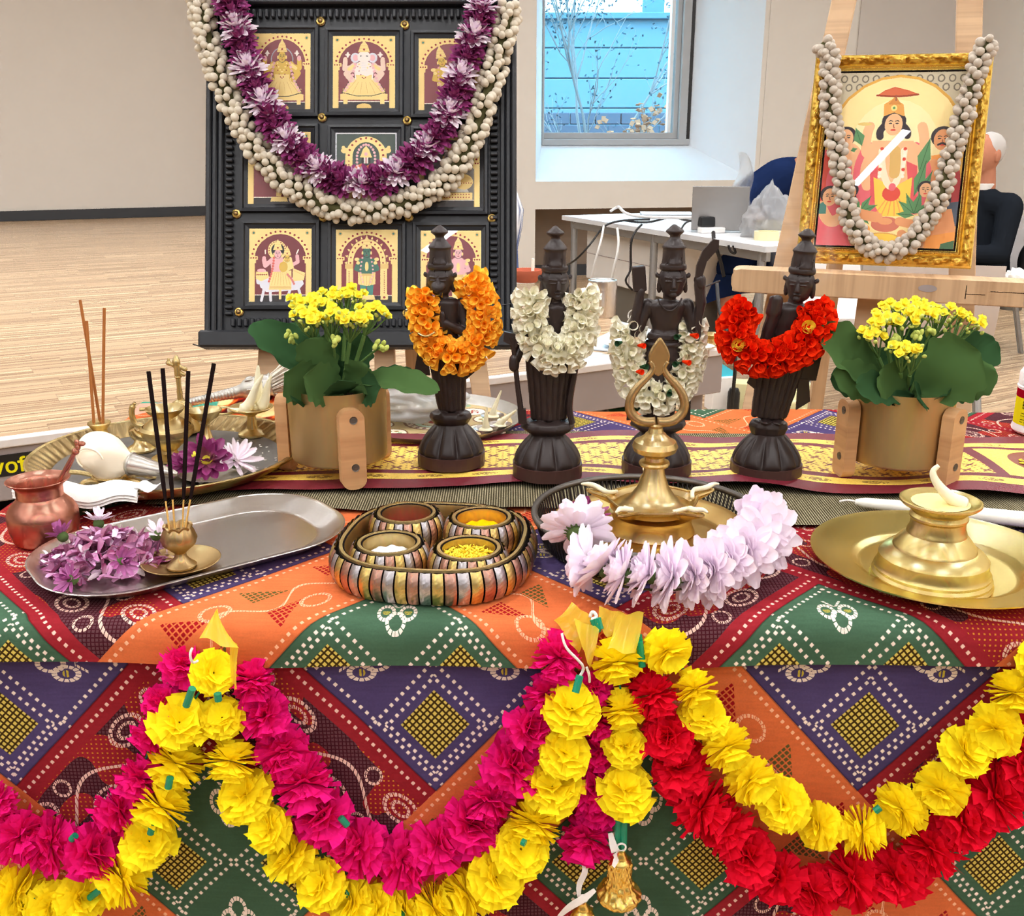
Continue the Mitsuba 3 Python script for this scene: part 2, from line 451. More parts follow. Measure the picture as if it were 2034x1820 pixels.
# splayed white reveal
WX = dict(l=0.38, r=1.78, z0=1.16, z1=3.0, dep=0.55)
o = [q(QX['l'], Z_SILL), q(QX['r'], Z_SILL), q(QX['r'], Z_LINT), q(QX['l'], Z_LINT)]
i_ = [q(WX['l'], WX['z0'], WX['dep']), q(WX['r'], WX['z0'], WX['dep']), q(WX['r'], WX['z1'], WX['dep']), q(WX['l'], WX['z1'], WX['dep'])]
setting('trim_1', cat([quad(o[k], o[(k + 1) % 4], i_[(k + 1) % 4], i_[k]) for k in range(4)]), 'reveal_white', label='deep splayed white reveal around the window')
t = thing('wall_panel', 'wide pale wall panel right of the window, a fine joint around it', 'wall panel')
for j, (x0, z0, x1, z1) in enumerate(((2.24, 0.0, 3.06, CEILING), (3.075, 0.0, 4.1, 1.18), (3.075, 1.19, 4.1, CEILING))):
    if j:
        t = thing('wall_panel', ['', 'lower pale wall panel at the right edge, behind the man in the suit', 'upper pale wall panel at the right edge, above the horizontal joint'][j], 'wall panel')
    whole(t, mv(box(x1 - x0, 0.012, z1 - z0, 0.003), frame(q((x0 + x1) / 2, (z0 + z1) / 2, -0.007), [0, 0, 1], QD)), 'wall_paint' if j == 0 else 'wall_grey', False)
setting('wall_right', quad(q(4.1, 0), q(4.1, 0) + [2.0, -16, 0], q(4.1, CEILING) + [2.0, -16, 0], q(4.1, CEILING)), 'wall_paint')


def win_bar(x0, z0, x1, z1, dep0, dep1):
    c = q((x0 + x1) / 2, (z0 + z1) / 2, (dep0 + dep1) / 2)
    return mv(box(x1 - x0, dep1 - dep0, z1 - z0, 0.004), frame(c, [0, 0, 1], QD))


L, R, B, U = WX['l'], WX['r'], WX['z0'], WX['z1']
setting('window_1', cat(win_bar(L, B, R, B + 0.055, 0.53, 0.66), win_bar(L, B, L + 0.02, U, 0.53, 0.66), win_bar(R - 0.11, B, R - 0.035, U, 0.53, 0.66), win_bar(L, U - 0.06, R, U, 0.53, 0.66),
    win_bar(L + 0.02, B + 0.055, R - 0.11, B + 0.11, 0.57, 0.64), win_bar(R - 0.155, B + 0.055, R - 0.11, U, 0.57, 0.64)), 'frame_grey')
part('window_1', 'shadow_gap', win_bar(R - 0.035, B, R, U, 0.54, 0.66), 'black_plastic', False, label='black joint at the right of the frame')
part('window_1', 'mullion', cat(win_bar(R - 0.20, B + 0.11, R - 0.165, U, 0.60, 0.66)), 'frame_white', False, label='white upright glazing bar')
part('window_1', 'pane', wall_rect(L + 0.02, B + 0.11, R - 0.155, U - 0.06, 0.62), 'pane', False)

# ---------------------------------------------------------------- outside the window
out = lambda x, y, z: Q0 + np.array([x, y, z])
setting('ground_outside', quad((-14, 9.8, 0.35), (18, 9.8 + 2.0, 0.35), (18, 30, 0.35), (-14, 30, 0.35)), 'paving')
t = thing('office_building', 'pale blue panelled building seen through the window behind the birch', 'building')
for r, (z0, z1) in enumerate(((0.35, 1.75), (1.75, 2.25), (2.25, 2.75), (2.75, 3.23))):
    part(t, 'facade_panel', box(12.1, 0.1, z1 - z0 - 0.02, 0.01, (1.5, 19.05, (z0 + z1) / 2)), 'facade_blue', False)
part(t, 'core', box(12.2, 3.0, 2.86, 0.0, (1.5, 20.55, 1.78)), 'facade_dark', False)
part(t, 'roof_edge', box(12.3, 0.24, 0.1, 0.01, (1.5, 18.98, 3.26)), 'facade_dark', False)
part(t, 'vent', box(0.35, 0.35, 0.35, 0.02, (2.5, 19.4, 3.47)), 'facade_dark', False)
t = thing('white_pillar', 'pale outside wall pier at the right edge of the window view', 'pillar')
whole(t, box(0.5, 0.4, 4.5, 0.01, (2.0, 11.6, 2.4)), 'frame_white', False)
t = thing('brick_wall', 'low wall of grey-blue blocks outside, under the building', 'wall')
part(t, 'core', box(8.0, 0.16, 1.27, 0.0, (1.5, 16.1, 0.8)), 'facade_dark', False)
bp = proto(box(0.37, 0.2, 0.165, 0.01), 'brick_grey', False)
mats = []
for r in range(7):
    for c in range(21):
        mats.append(tr(-2.4 + 0.385 * c + (r % 2) * 0.19, 16.1, 0.44 + 0.18 * r))
put_many(t, 'block', bp, mats)


def tree(rng, base, height, levels=4):
    tubes, tips = [], []

    def grow(p, d, l, r, lev):
        n = 5
        pts = [p]
        for _ in range(n):
            d2 = unit(d + rng.normal(0, 0.09, 3) + [0, 0, 0.03])
            p = p + d2 * l / n
            d = d2
            pts.append(p)
        tubes.append(tube(pts, np.linspace(r, r * 0.5, n + 1), 5))
        if lev == 0:
            tips.extend(pts[1:])
            return
        for _ in range(5 if lev > 1 else 4):
            k = rng.integers(1, n + 1)
            side = unit(d + rng.normal(0, 0.55, 3) * [1, 0.6, 0.7])
            grow(pts[k], unit(side + [0, 0, 0.25]), l * rng.uniform(0.5, 0.72), r * 0.5, lev - 1)
    for dx in (-0.12, 0.05, 0.3):
        grow(np.array(base, float), unit([dx, 0, 1]), height * 0.55, 0.026, levels - 1)
    return cat(tubes), np.array(tips)


rng = np.random.default_rng(5)
t = thing('birch_tree', 'bare pale birch with thin twigs and few leaves outside the window', 'tree')
tw, tips = tree(rng, (1.0, 13.2, 0.35), 3.6)
part(t, 'branches', tw, 'bark_pale', True)
lv = []
for p in tips[rng.choice(len(tips), min(1100, len(tips)), False)]:
    lv.append(mv(box(0.016, 0.003, 0.03), frame(p + rng.normal(0, 0.03, 3), rng.normal(0, 1, 3))))
part(t, 'leaves', cat(lv), 'leaf_olive', False, kind='stuff')
t = thing('orange_shrub', 'small pale orange shrub outside at the window sill', 'shrub')
tw, tips = tree(rng, (1.55, 13.0, 0.4), 1.3, 3)
part(t, 'branches', tw, 'bark_pale', True)
part(t, 'leaves', cat([mv(box(0.05, 0.008, 0.06), frame(p + rng.normal(0, 0.05, 3), rng.normal(0, 1, 3))) for p in tips[:260]]), 'shrub_orange', False, kind='stuff')

# ---------------------------------------------------------------- the stage
S0 = np.array([-1.196, 2.257, 0.54])
e0, e1 = S0 - sx * 1.6, np.array([0.70, 3.330, 0.54])
w0, w1 = W0 - WD * 4.6 - WN * 0.03 + [0, 0, 0.54], W0 + WD * 2.6 - WN * 0.03 + [0, 0, 0.54]
side_end, back_end = e1 + sy * 3.2, np.array([-1.72, 8.5, 0.54])
t = thing('stage', 'low stage with a strip parquet top and a grey face behind the altar table', 'stage')
deck = trimesh.Trimesh(np.array([e0, e1, side_end, back_end, w1, w0]), np.array([[0, 1, 2], [0, 2, 3], [0, 3, 5], [3, 4, 5]]), process=False)
part(t, 'deck', deck, 'parquet', False, uv=planar(deck, sx, sy), label='strip parquet stage deck')
ln = np.linalg.norm(e1 - e0)
mid = (e0 + e1) / 2
part(t, 'edge_profile', mv(box(ln, 0.03, 0.022, 0.003), frame(mid - [0, 0, 0.011] - sy * 0.012, [0, 0, 1], sx)), 'stage_edge', False, label='pale metal edge profile')
part(t, 'face_board', mv(box(ln, 0.03, 0.13, 0.003), frame(mid - [0, 0, 0.088], [0, 0, 1], sx)), 'stage_face', False, label='grey face board')
part(t, 'side_board', mv(box(3.2, 0.03, 0.15, 0.003), frame(e1 + sy * 1.6 - [0, 0, 0.078] - sx * 0.02, [0, 0, 1], sy)), 'stage_face', False)
for k in range(6):
    c = e1 - sx * (0.06 + 0.84 * k) + sy * 0.06
    part(t, 'leg', box(0.06, 0.06, 0.46, 0.004, (c[0], c[1], 0.23)), 'stage_face', False)
part(t, 'backing', mv(box(ln - 0.3, 0.02, 0.4, 0.0), frame(mid + sy * 0.5 - [0, 0, 0.33], [0, 0, 1], sx)), 'black_void', False, label='black cloth under the stage')
# printed strip on the stage face at the left
lab = thing('maker_label', 'black strip label with yellow lettering on the stage face', 'label')
fr = frame(S0 + sx * 0.0 - sy * 0.0165 - [0, 0, 0.066], -sy, sx)
part(lab, 'strip', mv(box(0.75, 0.052, 0.001), tr(-0.12, 0, 0), fr), 'label_black', False)
tm = meshkit.text_mesh('evoflex', 0.034, 0.0006, bold=True)
tm.apply_transform(sc(0.168 / tm.bounds[1][0], 1, 1))
bx = tm.bounds
part(lab, 'lettering', mv(tm, tr(0.112 - bx[1][0], -0.018, 0.0006), fr), 'label_yellow', False)
g = meshkit.text_mesh('GS', 0.02, 0.0006, bold=True)
part(lab, 'test_mark', mv(g, rot('z', 18), tr(0.132, -0.014, 0.0006), fr), 'label_grey', False)
part(lab, 'small_print', cat([mv(box(0.04 - 0.006 * (k % 2), 0.003, 0.0006), tr(0.195, 0.014 - 0.008 * k, 0.0008), fr) for k in range(5)]), 'label_grey', False)


# ---------------------------------------------------------------- printed cottons of the altar table
CP, CQ, CW, CU = 0.44, 0.48, 0.305, 0.325


def bandhani(p, n, uv):
    """block-printed patchwork: indigo and green diamonds in red and orange bands, white tie-dye dots. uv in metres"""
    x, y = uv.x, uv.y
    wx = x + 0.006 * (fbm(x * 7, y * 7, 1.0, 2) - 0.5)
    wy = y + 0.006 * (fbm(x * 7, y * 7, 9.0, 2) - 0.5)
    s, t = wx / CP + wy / CQ, wx / CP - wy / CQ
    rs, rt = dr.floor(s + 0.5), dr.floor(t + 0.5)
    fs, ft = (s - rs) * CU, (t - rt) * CU
    half = CW * CU
    ins, int_ = dr.abs(fs) < half, dr.abs(ft) < half
    par = rs + rt
    green = (par - 2 * dr.floor(par / 2)) > 0.5
    ks, kt = dr.floor(s), dr.floor(t)
    os_ = (ks - 2 * dr.floor(ks / 2)) > 0.5
    ot = (kt - 2 * dr.floor(kt / 2)) > 0.5
    # in which band: the orange one lies over the red one
    use_s = dr.select(ins, False, dr.select(int_, True, os_ | ~ot))
    orange = dr.select(use_s, os_, ot)
    c = dr.select(use_s, (s - ks - 0.5) * CU, (t - kt - 0.5) * CU)
    l = dr.select(use_s, ft + rt * CU, fs + rs * CU)
    WHITE = mi.Color3f(srgb(232, 214, 202))

    def frac(v):
        return v - dr.floor(v)

    def dots(a, b, size=0.00185, step=0.0086):
        return (dr.abs(a) < size) & (dr.abs(frac(b / step) - 0.5) * step < size)

    def ring(px, py, cx, cy, rx, ry, w, k):
        dx, dy = (px - cx) / rx, (py - cy) / ry
        r = dr.sqrt(dx * dx + dy * dy)
        ang = dr.atan2(dy, dx)
        return (dr.abs(r - 1) * dr.minimum(rx, ry) < w) & (frac(ang * k) < 0.8)

    # ---- blocks
    blk = dr.select(green, mix(srgb(72, 102, 80), srgb(60, 86, 66), fbm(x * 14, y * 14, 2.0, 3)), mix(srgb(84, 72, 114), srgb(70, 58, 96), fbm(x * 14, y * 14, 4.0, 3)))
    qa, qb = dr.abs(fs), dr.abs(ft)
    lines = dots(qa - 0.089, ft) | dots(qb - 0.089, fs) | dots(fs, ft) | dots(ft, fs)
    ua, ub = qa - 0.047, qb - 0.047
    same = (fs * ft) > 0
    gold_q = dr.select(green, same, ~same)
    m = dr.maximum(dr.abs(ua), dr.abs(ub))
    near = dr.maximum(dr.abs(ua), dr.abs(ub)) < 0.026
    gx, gy = frac(ua / 0.0056), frac(ub / 0.0056)
    cell = (dr.abs(gx - 0.5) < 0.33) & (dr.abs(gy - 0.5) < 0.33)
    gold = dr.select(cell, mi.Color3f(srgb(206, 184, 92)), mi.Color3f(srgb(62, 46, 22)))
    lines |= gold_q & (dots(dr.abs(ua) - 0.0355, ub) | dots(dr.abs(ub) - 0.0355, ua)) & (m < 0.039)
    # butterfly of three drops and a tail
    e1, e2 = (ua + ub) * 0.7071, (ua - ub) * 0.7071
    fly = ring(e1, e2, -0.007, 0.0, 0.0135, 0.0085, 0.0018, 2.2) | ring(e1, e2, 0.008, 0.011, 0.0125, 0.0075, 0.0018, 2.2) | ring(e1, e2, 0.008, -0.011, 0.0125, 0.0075, 0.0018, 2.2)
    fly |= (dr.abs(dr.abs(e2) - 0.6 * (e1 - 0.016)) < 0.0016) & (e1 > 0.018) & (e1 < 0.032) & (frac(e1 / 0.004) < 0.75)
    eye = (dr.square(e1 - 0.008) + dr.square(dr.abs(e2) - 0.011) < 0.000016) & (frac(e1 / 0.004) < 0.6)
    blk = dr.select(gold_q & near, gold, blk)
    blk = dr.select(~gold_q & eye, mi.Color3f(srgb(190, 170, 70)), blk)
    blk = dr.select(lines | (~gold_q & fly), WHITE, blk)
    # ---- bands
    ac = dr.abs(c)
    red = mix(srgb(156, 44, 52), srgb(134, 34, 42), fbm(x * 12, y * 12, 6.0, 3))
    per = 0.150
    ph = frac(l / per)
    lx = (ph - 0.5) * per
    mesh = (frac((c + lx) / 0.0058) < 0.7) & (frac((c - lx) / 0.0058) < 0.7)
    dark = dr.select(mesh, mi.Color3f(srgb(92, 60, 66)), mi.Color3f(srgb(66, 26, 34)))
    inner = ac < 0.040
    zone = inner & (noise(l * 26.0, c * 40.0, 3.0) > 0.52)
    band_r = dr.select(zone, dark, red)
    sw = 0.017 * dr.sin(l * (2 * math.pi / per)) - c
    pais = (dr.abs(sw) < 0.0021) | ring(lx, c, -0.036, -0.020, 0.021, 0.014, 0.0019, 3.0) | ring(lx, c, -0.036, -0.020, 0.011, 0.0065, 0.0015, 2.0) | ring(lx, c, 0.036, 0.020, 0.021, 0.014, 0.0019, 3.0) | ring(lx, c, 0.036, 0.020, 0.011, 0.0065, 0.0015, 2.0) | ring(lx, c, 0.010, -0.026, 0.009, 0.009, 0.0017, 2.0) | ring(lx, c, -0.012, 0.027, 0.009, 0.009, 0.0017, 2.0)
    pais &= (frac((l + c * 0.6) / 0.0052) < 0.8) & inner
    spot = inner & ~zone & (frac((c + lx) / 0.0075) < 0.35) & (frac((c - lx) / 0.0075) < 0.35)
    band_r = dr.select(spot, mi.Color3f(srgb(196, 120, 50)), band_r)
    band_r = dr.select(pais | dots(ac - 0.0525, l), mi.Color3f(srgb(228, 190, 176)), band_r)
    org = mix(srgb(216, 116, 70), srgb(198, 98, 56), fbm(x * 12, y * 12, 8.0, 3))
    th = frac(l / 0.092)
    tx = th * 0.092
    tri = (ac > 0.014) & (ac < 0.044) & (tx > 0.012) & (tx < 0.012 + (0.046 - ac) * 1.35)
    par2 = frac(dr.floor(l / 0.092) * 0.5 + dr.select(c > 0, 0.5, 0.0)) > 0.25
    mesh2 = (frac(c / 0.0056) < 0.72) & (frac(tx / 0.0056) < 0.72)
    tric = dr.select(par2, mi.Color3f(srgb(150, 28, 34)), mi.Color3f(srgb(92, 82, 44)))
    band_o = dr.select(tri & mesh2, tric, org)
    ho = frac(l / 0.184) * 0.184 - 0.092
    swo = dr.abs(0.015 * dr.sin(l * (2 * math.pi / 0.092)) - c) < 0.0019
    po = (swo & ~tri) | ring(ho, c, 0.064, -0.022, 0.016, 0.012, 0.0018, 3.0) | ring(ho, c, -0.028, 0.026, 0.016, 0.012, 0.0018, 3.0)
    po &= frac((l + c) / 0.005) < 0.8
    band_o = dr.select(po | dots(ac - 0.055, l, 0.0018), mi.Color3f(srgb(236, 176, 140)), band_o)
    band = dr.select(orange, band_o, band_r)
    col = dr.select(ins & int_, blk, band)
    edge = dr.minimum(dr.abs(dr.abs(fs) - half) + dr.select(int_, 0.0, 1.0), dr.abs(dr.abs(ft) - half) + dr.select(ins, 0.0, 1.0))
    col = col * (1.0 - 0.45 * (1 - smoothstep(0.0005, 0.0018, edge)))
    weave = 0.9 + 0.1 * noise(x * 900, y * 900, 0.0) + 0.1 * (noise(x * 60, y * 500, 2.0) - 0.5)
    return col * weave


def brocade(p, n, uv):
    """maroon silk with gold stripes and a gold field of little crosses; uv.y runs from the front edge (0) to the back edge (0.28)"""
    x, y = uv.x, uv.y
    MAR, GOLD = mi.Color3f(srgb(104, 26, 40)), mix(srgb(224, 188, 78), srgb(238, 206, 100), noise(x * 500, y * 500, 0.0))

    def frac(v):
        return v - dr.floor(v)
    stripe = ((y > 0.040) & (y < 0.066)) | ((y > 0.222) & (y < 0.246))
    field = (y > 0.082) & (y < 0.206) & (x < 0.655)
    st = 0.027
    gx, gy = frac(x / st + 0.5 * frac(dr.floor(y / st) * 0.5) * 2) - 0.5, frac(y / st) - 0.5
    ax, ay = dr.abs(gx) * st, dr.abs(gy) * st
    cross = (dr.abs(ax - ay * 1.1) < 0.0021) & (ax < 0.0075)
    cross |= (ax < 0.0022) & (ay < 0.0022)
    hx, hy = frac(x / 0.009), frac(y / 0.009)
    tick = (dr.abs(hx - 0.5) < 0.16) & (dr.abs(hy - 0.5) < 0.16)
    mot = frac(x / 0.075) - 0.5
    yc = dr.minimum(dr.abs(y - 0.053), dr.abs(y - 0.234))
    leaf = (dr.square(mot * 0.075 / 0.018) + dr.square(yc / 0.0065) < 1) & (noise(x * 420, y * 420, 5.0) > 0.38)
    col = dr.select(stripe, dr.select(leaf, mi.Color3f(srgb(150, 116, 52)), GOLD), MAR)
    col = dr.select(field, dr.select(cross, MAR, dr.select(tick, mi.Color3f(srgb(150, 100, 50)), GOLD)), col)
    d = dr.sqrt(dr.square(x - 0.762) + dr.square(y - 0.143))
    pallu = (x > 0.664) & (y > 0.078) & (y < 0.210)
    col = dr.select(pallu, dr.select(d < 0.062, mi.Color3f(srgb(124, 62, 44)), dr.select(x < 0.672, MAR, GOLD)), col)
    return col * (0.93 + 0.14 * noise(x * 1200, y * 300, 1.0))


def ribbed(p, n, uv):
    r = uv.x / 0.0032
    f = dr.abs(r - dr.floor(r) - 0.5) * 2
    return mix(srgb(66, 60, 46), srgb(150, 142, 116), smoothstep(0.35, 0.8, f)) * (0.85 + 0.3 * noise(uv.x * 300, uv.y * 60, 0.0))


scene['bandhani_cotton'] = matte(mikit.proc(bandhani))
scene['brocade_silk'] = gloss(mikit.proc(brocade), 0.5, 0.4)
scene['ribbed_cloth'] = matte(mikit.proc(ribbed))

TX0, TX1, TY0, TY1, TZ = -0.64, 1.22, 0.905, 1.705, 0.75
t = thing('altar_table', 'long trestle table under the printed cotton cloths, only its covered top to be seen', 'table')
part(t, 'table_top', box(TX1 - TX0 - 0.02, TY1 - TY0 - 0.03, 0.03, 0.004, ((TX0 + TX1) / 2, (TY0 + TY1) / 2 + 0.005, TZ - 0.022)), 'table_edge', False)
for x in (TX0 + 0.08, TX1 - 0.08):
    for y in (TY0 + 0.08, TY1 - 0.08):
        part(t, 'leg', box(0.035, 0.035, TZ - 0.037, 0.003, (x, y, (TZ - 0.037) / 2)), 'desk_steel', False)


def cloth_top(u, v):
    # v: along the path from the front hem over the edge to the back; u: across
    x = TX0 - 0.012 + (TX1 - TX0 + 0.024) * u
    r = 0.022
    hem = 0.055 + 0.004 * np.sin(x * 5 + 1.2) + 0.002 * np.sin(x * 17)
    s = -hem + v * (TY1 - TY0 + hem + 0.05)
    arc = r * np.pi / 2
    y = np.where(s > 0, TY0 + s, np.where(s > -arc, TY0 + r * 0 - r * np.sin(np.clip(-s, 0, arc) / r) * 0.9, TY0 - r * 0.9))
    dz = np.where(s > 0, 0.0, np.where(s > -arc, -r * (1 - np.cos(np.clip(-s, 0, arc) / r)), -r - (-s - arc)))
    L = TY1 - TY0
    over = np.clip(s - L, 0, None)
    y = np.where(s > L, TY0 + L + 0.012 * (1 - np.exp(-over / 0.012)), y)
    dz = dz - over * 0.9
    q_ = np.stack([x * 6, s * 6, 0 * s], -1)
    ripple = 0.008 * (meshkit.noise(q_, 3) - 0.5) * np.clip((s - 0.62) * 9, 0, 1) * (1 - np.clip(over * 40, 0, 1)) + 0.0035 * (meshkit.noise(np.stack([x * 9, s * 14, 0 * s], -1), 4) - 0.3) * np.clip(1 - np.abs(s) / 0.12, 0, 1)
    y = y - np.where(s < 0, 0.006 * meshkit.noise(np.stack([x * 8, 0 * s, 0 * s], -1), 8), 0)
    return x, y, TZ + dz + ripple


m, uv = sheet(cloth_top, 150, 120)
# a green diamond stands at x = -0.115, 7 cm beyond the front edge
uvm = np.c_[TX0 - 0.012 + (TX1 - TX0 + 0.024) * uv[:, 0] + 0.115 + CP * 2.5, -0.056 + uv[:, 1] * (TY1 - TY0 + 0.106) + 0.07 + CQ / 2]
t = thing('printed_tablecloth', 'block-printed cotton cloth in green, orange, red and indigo lying on the table top', 'tablecloth')
whole(t, m, 'bandhani_cotton', True, uv=uvm)


def cloth_drop(u, v):
    x = TX0 - 0.02 + (TX1 - TX0 + 0.04) * u
    z = 0.735 - 0.52 * v
    y = TY0 - 0.004 + 0.007 * np.sin(x * 9 + 0.6 * np.sin(x * 4)) * v + 0.004 * (meshkit.noise(np.stack([x * 7, z * 5, 0 * x], -1), 5) - 0.5)
    return x, y, z


m, uv = sheet(cloth_drop, 120, 40)
uvd = np.c_[m.vertices[:, 0] + 0.079, m.vertices[:, 2] - 0.70]
uvd[:, 0] += CP * 1.0
t = thing('printed_front_cloth', 'block-printed cotton cloth hanging down the front of the table behind the garlands', 'tablecloth')
whole(t, m, 'bandhani_cotton', True, uv=uvd)


def mat_sheet(u, v):
    x = -0.47 + 1.66 * u
    y0 = 1.212 - 0.095 * np.clip((x + 0.4) / 1.1, 0, 1.3) + 0.022 * np.exp(-((x - 0.02) / 0.11) ** 2) + 0.006 * np.sin(x * 14)
    y1 = 1.555 - 0.055 * np.clip((x - 0.1) / 0.75, 0, 1.4)
    y = y0 + (y1 - y0) * v
    z = TZ + 0.0045 + 0.003 * meshkit.noise(np.stack([x * 12, y * 9, 0 * x], -1), 11)
    return x, y, z


m, uv = sheet(mat_sheet, 150, 40)
t = thing('ribbed_runner', 'ribbed olive cloth strip across the table, under the maroon and gold runner', 'table runner')
whole(t, m, 'ribbed_cloth', True, uv=np.asarray(m.vertices)[:, :2].copy())


def runner_z(x, y):
    w = np.sin(x * 21 + 2.2 * np.sin(y * 7)) * 0.5 + 0.5
    return TZ + 0.010 + 0.009 * w * np.clip((x - 0.02) * 6, 0.12, 1) + 0.004 * meshkit.noise(np.stack([x * 15, y * 12, 0 * x], -1), 12)


def runner(u, v):
    x = -0.475 + 1.66 * u
    y0 = 1.246 + 0.035 * np.clip((x + 0.35) / 0.4, 0, 1) - 0.072 * np.clip((x - 0.1) / 0.6, 0, 1.4) + 0.005 * np.sin(x * 11)
    y1 = 1.512 - 0.045 * np.clip((x - 0.1) / 0.7, 0, 1.4) + 0.004 * np.sin(x * 19)
    y = y0 + (y1 - y0) * v
    return x, y, runner_z(x, y)


m, uv = sheet(runner, 220, 60)
t = thing('brocade_runner', 'maroon silk runner with gold stripes and crossed motifs under the statues', 'table runner')
part(t, 'cloth', m, 'brocade_silk', True, uv=np.c_[m.vertices[:, 0], uv[:, 1] * 0.285])
for ch, a0 in zip('VELAS', (214, 198, 182, 166, 150)):
    g = meshkit.text_mesh(ch, 0.015, 0.0006, bold=True)
    c0 = g.bounds.mean(0)
    al = math.radians(a0)
    px_, py_ = 0.762 + 0.049 * math.cos(al), 1.187 + (0.143 + 0.049 * math.sin(al)) * 0.95
    part(t, 'woven_letter', mv(g, tr(-c0[0], -c0[1], 0), rot('z', a0 - 90), tr(px_, py_, float(runner_z(np.array(px_), np.array(py_))) + 0.0015)), 'rice_yellow', False)


# ---------------------------------------------------------------- the black panel of nine paintings on its easel
BEY = unit([0, 0.25, 0.736])
FB = np.eye(4)
FB[:3, 0], FB[:3, 1], FB[:3, 2], FB[:3, 3] = [1, 0, 0], BEY, np.cross([1, 0, 0], BEY), [0, 2.2, 0.763]


def on_board(m, x=0, y=0, z=0):
    return mv(m, tr(x, y, z), FB)


bl, br_ = (-0.6769, 0.034)[0], (0.01, 0.034)[0]
bt = (-0.3562, 0.8026)[1]
bw, bc = br_ - bl, (bl + br_) / 2
t = thing('painting_panel', 'black carved wooden panel of nine small gilded paintings on an easel', 'wall panel')
part(t, 'backboard', on_board(box(bw - 0.02, bt - 0.02, 0.02, 0.002), bc, bt / 2, -0.012), 'board_black', False)
side = []
for s_ in (-1, 1):
    part(t, 'side_moulding', on_board(cat([box(0.012, bt - 0.04, 0.03 - 0.006 * k, 0.004, (s_ * (bw / 2 - 0.006 - 0.0125 * k), 0, 0)) for k in range(3)]), bc, bt / 2, 0.002), 'board_black', False)
part(t, 'top_moulding', on_board(cat([box(bw + 0.01, 0.014, 0.05 - 0.009 * k, 0.004, (0, -0.0145 * k, 0)) for k in range(3)]), bc, bt - 0.005, 0.004), 'board_black', False)
part(t, 'plinth', on_board(box(bw + 0.02, 0.038, 0.05, 0.005), bc, 0.016, 0.006), 'board_black', False)
dm = proto(mv(box(0.017, 0.0085, 0.012, 0.002)), 'board_black', False)
du = proto(mv(box(0.0085, 0.019, 0.012, 0.002)), 'board_black', False)
mats = []
for s_ in (-1, 1):
    for k in range(46):
        mats.append(FB @ tr(bc + s_ * (bw / 2 - 0.05), 0.075 + 0.0142 * k, 0.004))
put_many(t, 'dentil', dm, mats)
put_many(t, 'dentil', du, [FB @ tr(bl + 0.06 + 0.0142 * k, yy, 0.004) for yy in (0.055, bt - 0.058) for k in range(int((bw - 0.12) / 0.0142))])
part(t, 'hook_wire', mv(tube([(0, 0, 0), (-0.012, 0.004, 0), (-0.02, 0.006, 0)], 0.0015, 5), tr(bl - 0.01, 0.001, 0.0), FB), 'cable_black')
part(t, 'tail_wire', mv(tube(spline([(0, 0, 0), (0.03, 0.004, 0.005), (0.05, -0.004, 0.01), (0.055, -0.02, 0.01)], 12), 0.0015, 5), tr(br_ - 0.04, 0.09, 0.01), FB), 'cable_black')
# studs
stud = [lathe([(0, 0.003), (0.0095, 0.003), (0.011, 0.0015), (0.0112, 0)], 8), lathe([(0.0085, 0.002), (0.0085, 0.005), (0.0055, 0.006), (0.0052, 0.0045)], 20), ell((0, 0, 0.006), 0.0052, 0.0052, 0.005, 1)]
sp = [proto(stud[0], 'bronze', False), proto(stud[1], 'gold_bright', 40), proto(stud[2], 'bronze', True)]
for (x, y) in ((-0.4267, 0.7289), (-0.2391, 0.7209), (-0.4224, 0.5128), (-0.233, 0.506), (-0.0493, 0.5026), (-0.6207, 0.515), (-0.6116, 0.2976), (-0.4192, 0.2897), (-0.2292, 0.2897), (-0.0447, 0.2874), (-0.6047, 0.0788), (-0.2332, 0.0765), (-0.4206, 0.0765)):
    k = put(t, 'stud', sp[1], FB @ tr(x, y, 0.0))
    scene[k + '__flower_plate'] = {**sp[0], 'to_world': T4(FB @ tr(x, y, 0.0))}
    scene[k + '__cap'] = {**sp[2], 'to_world': T4(FB @ tr(x, y, 0.0))}

# ---- the paintings: flat shapes in a field 1 wide and 1.22 high
GOLD, GOLD2, MAROON, INK, PINK, IVORY = (0.80, 0.62, 0.26), (0.66, 0.47, 0.17), (0.17, 0.035, 0.045), (0.02, 0.02, 0.025), (0.72, 0.42, 0.44), (0.78, 0.72, 0.66)
RUBY, LEAF, GREYW, SKINY = (0.25, 0.02, 0.03), (0.05, 0.16, 0.12), (0.62, 0.62, 0.68), (0.62, 0.42, 0.08)


def circ(x, y, r, ry=None):
    return affinity.scale(Point(x, y).buffer(1, quad_segs=6), r, ry or r, origin=(x, y))


def poly(*p):
    return Polygon(p)


def line(w, *p):
    return LineString(p).buffer(w, quad_segs=3)


def mir(p):
    return affinity.scale(p, -1, 1, origin=(0.5, 0))


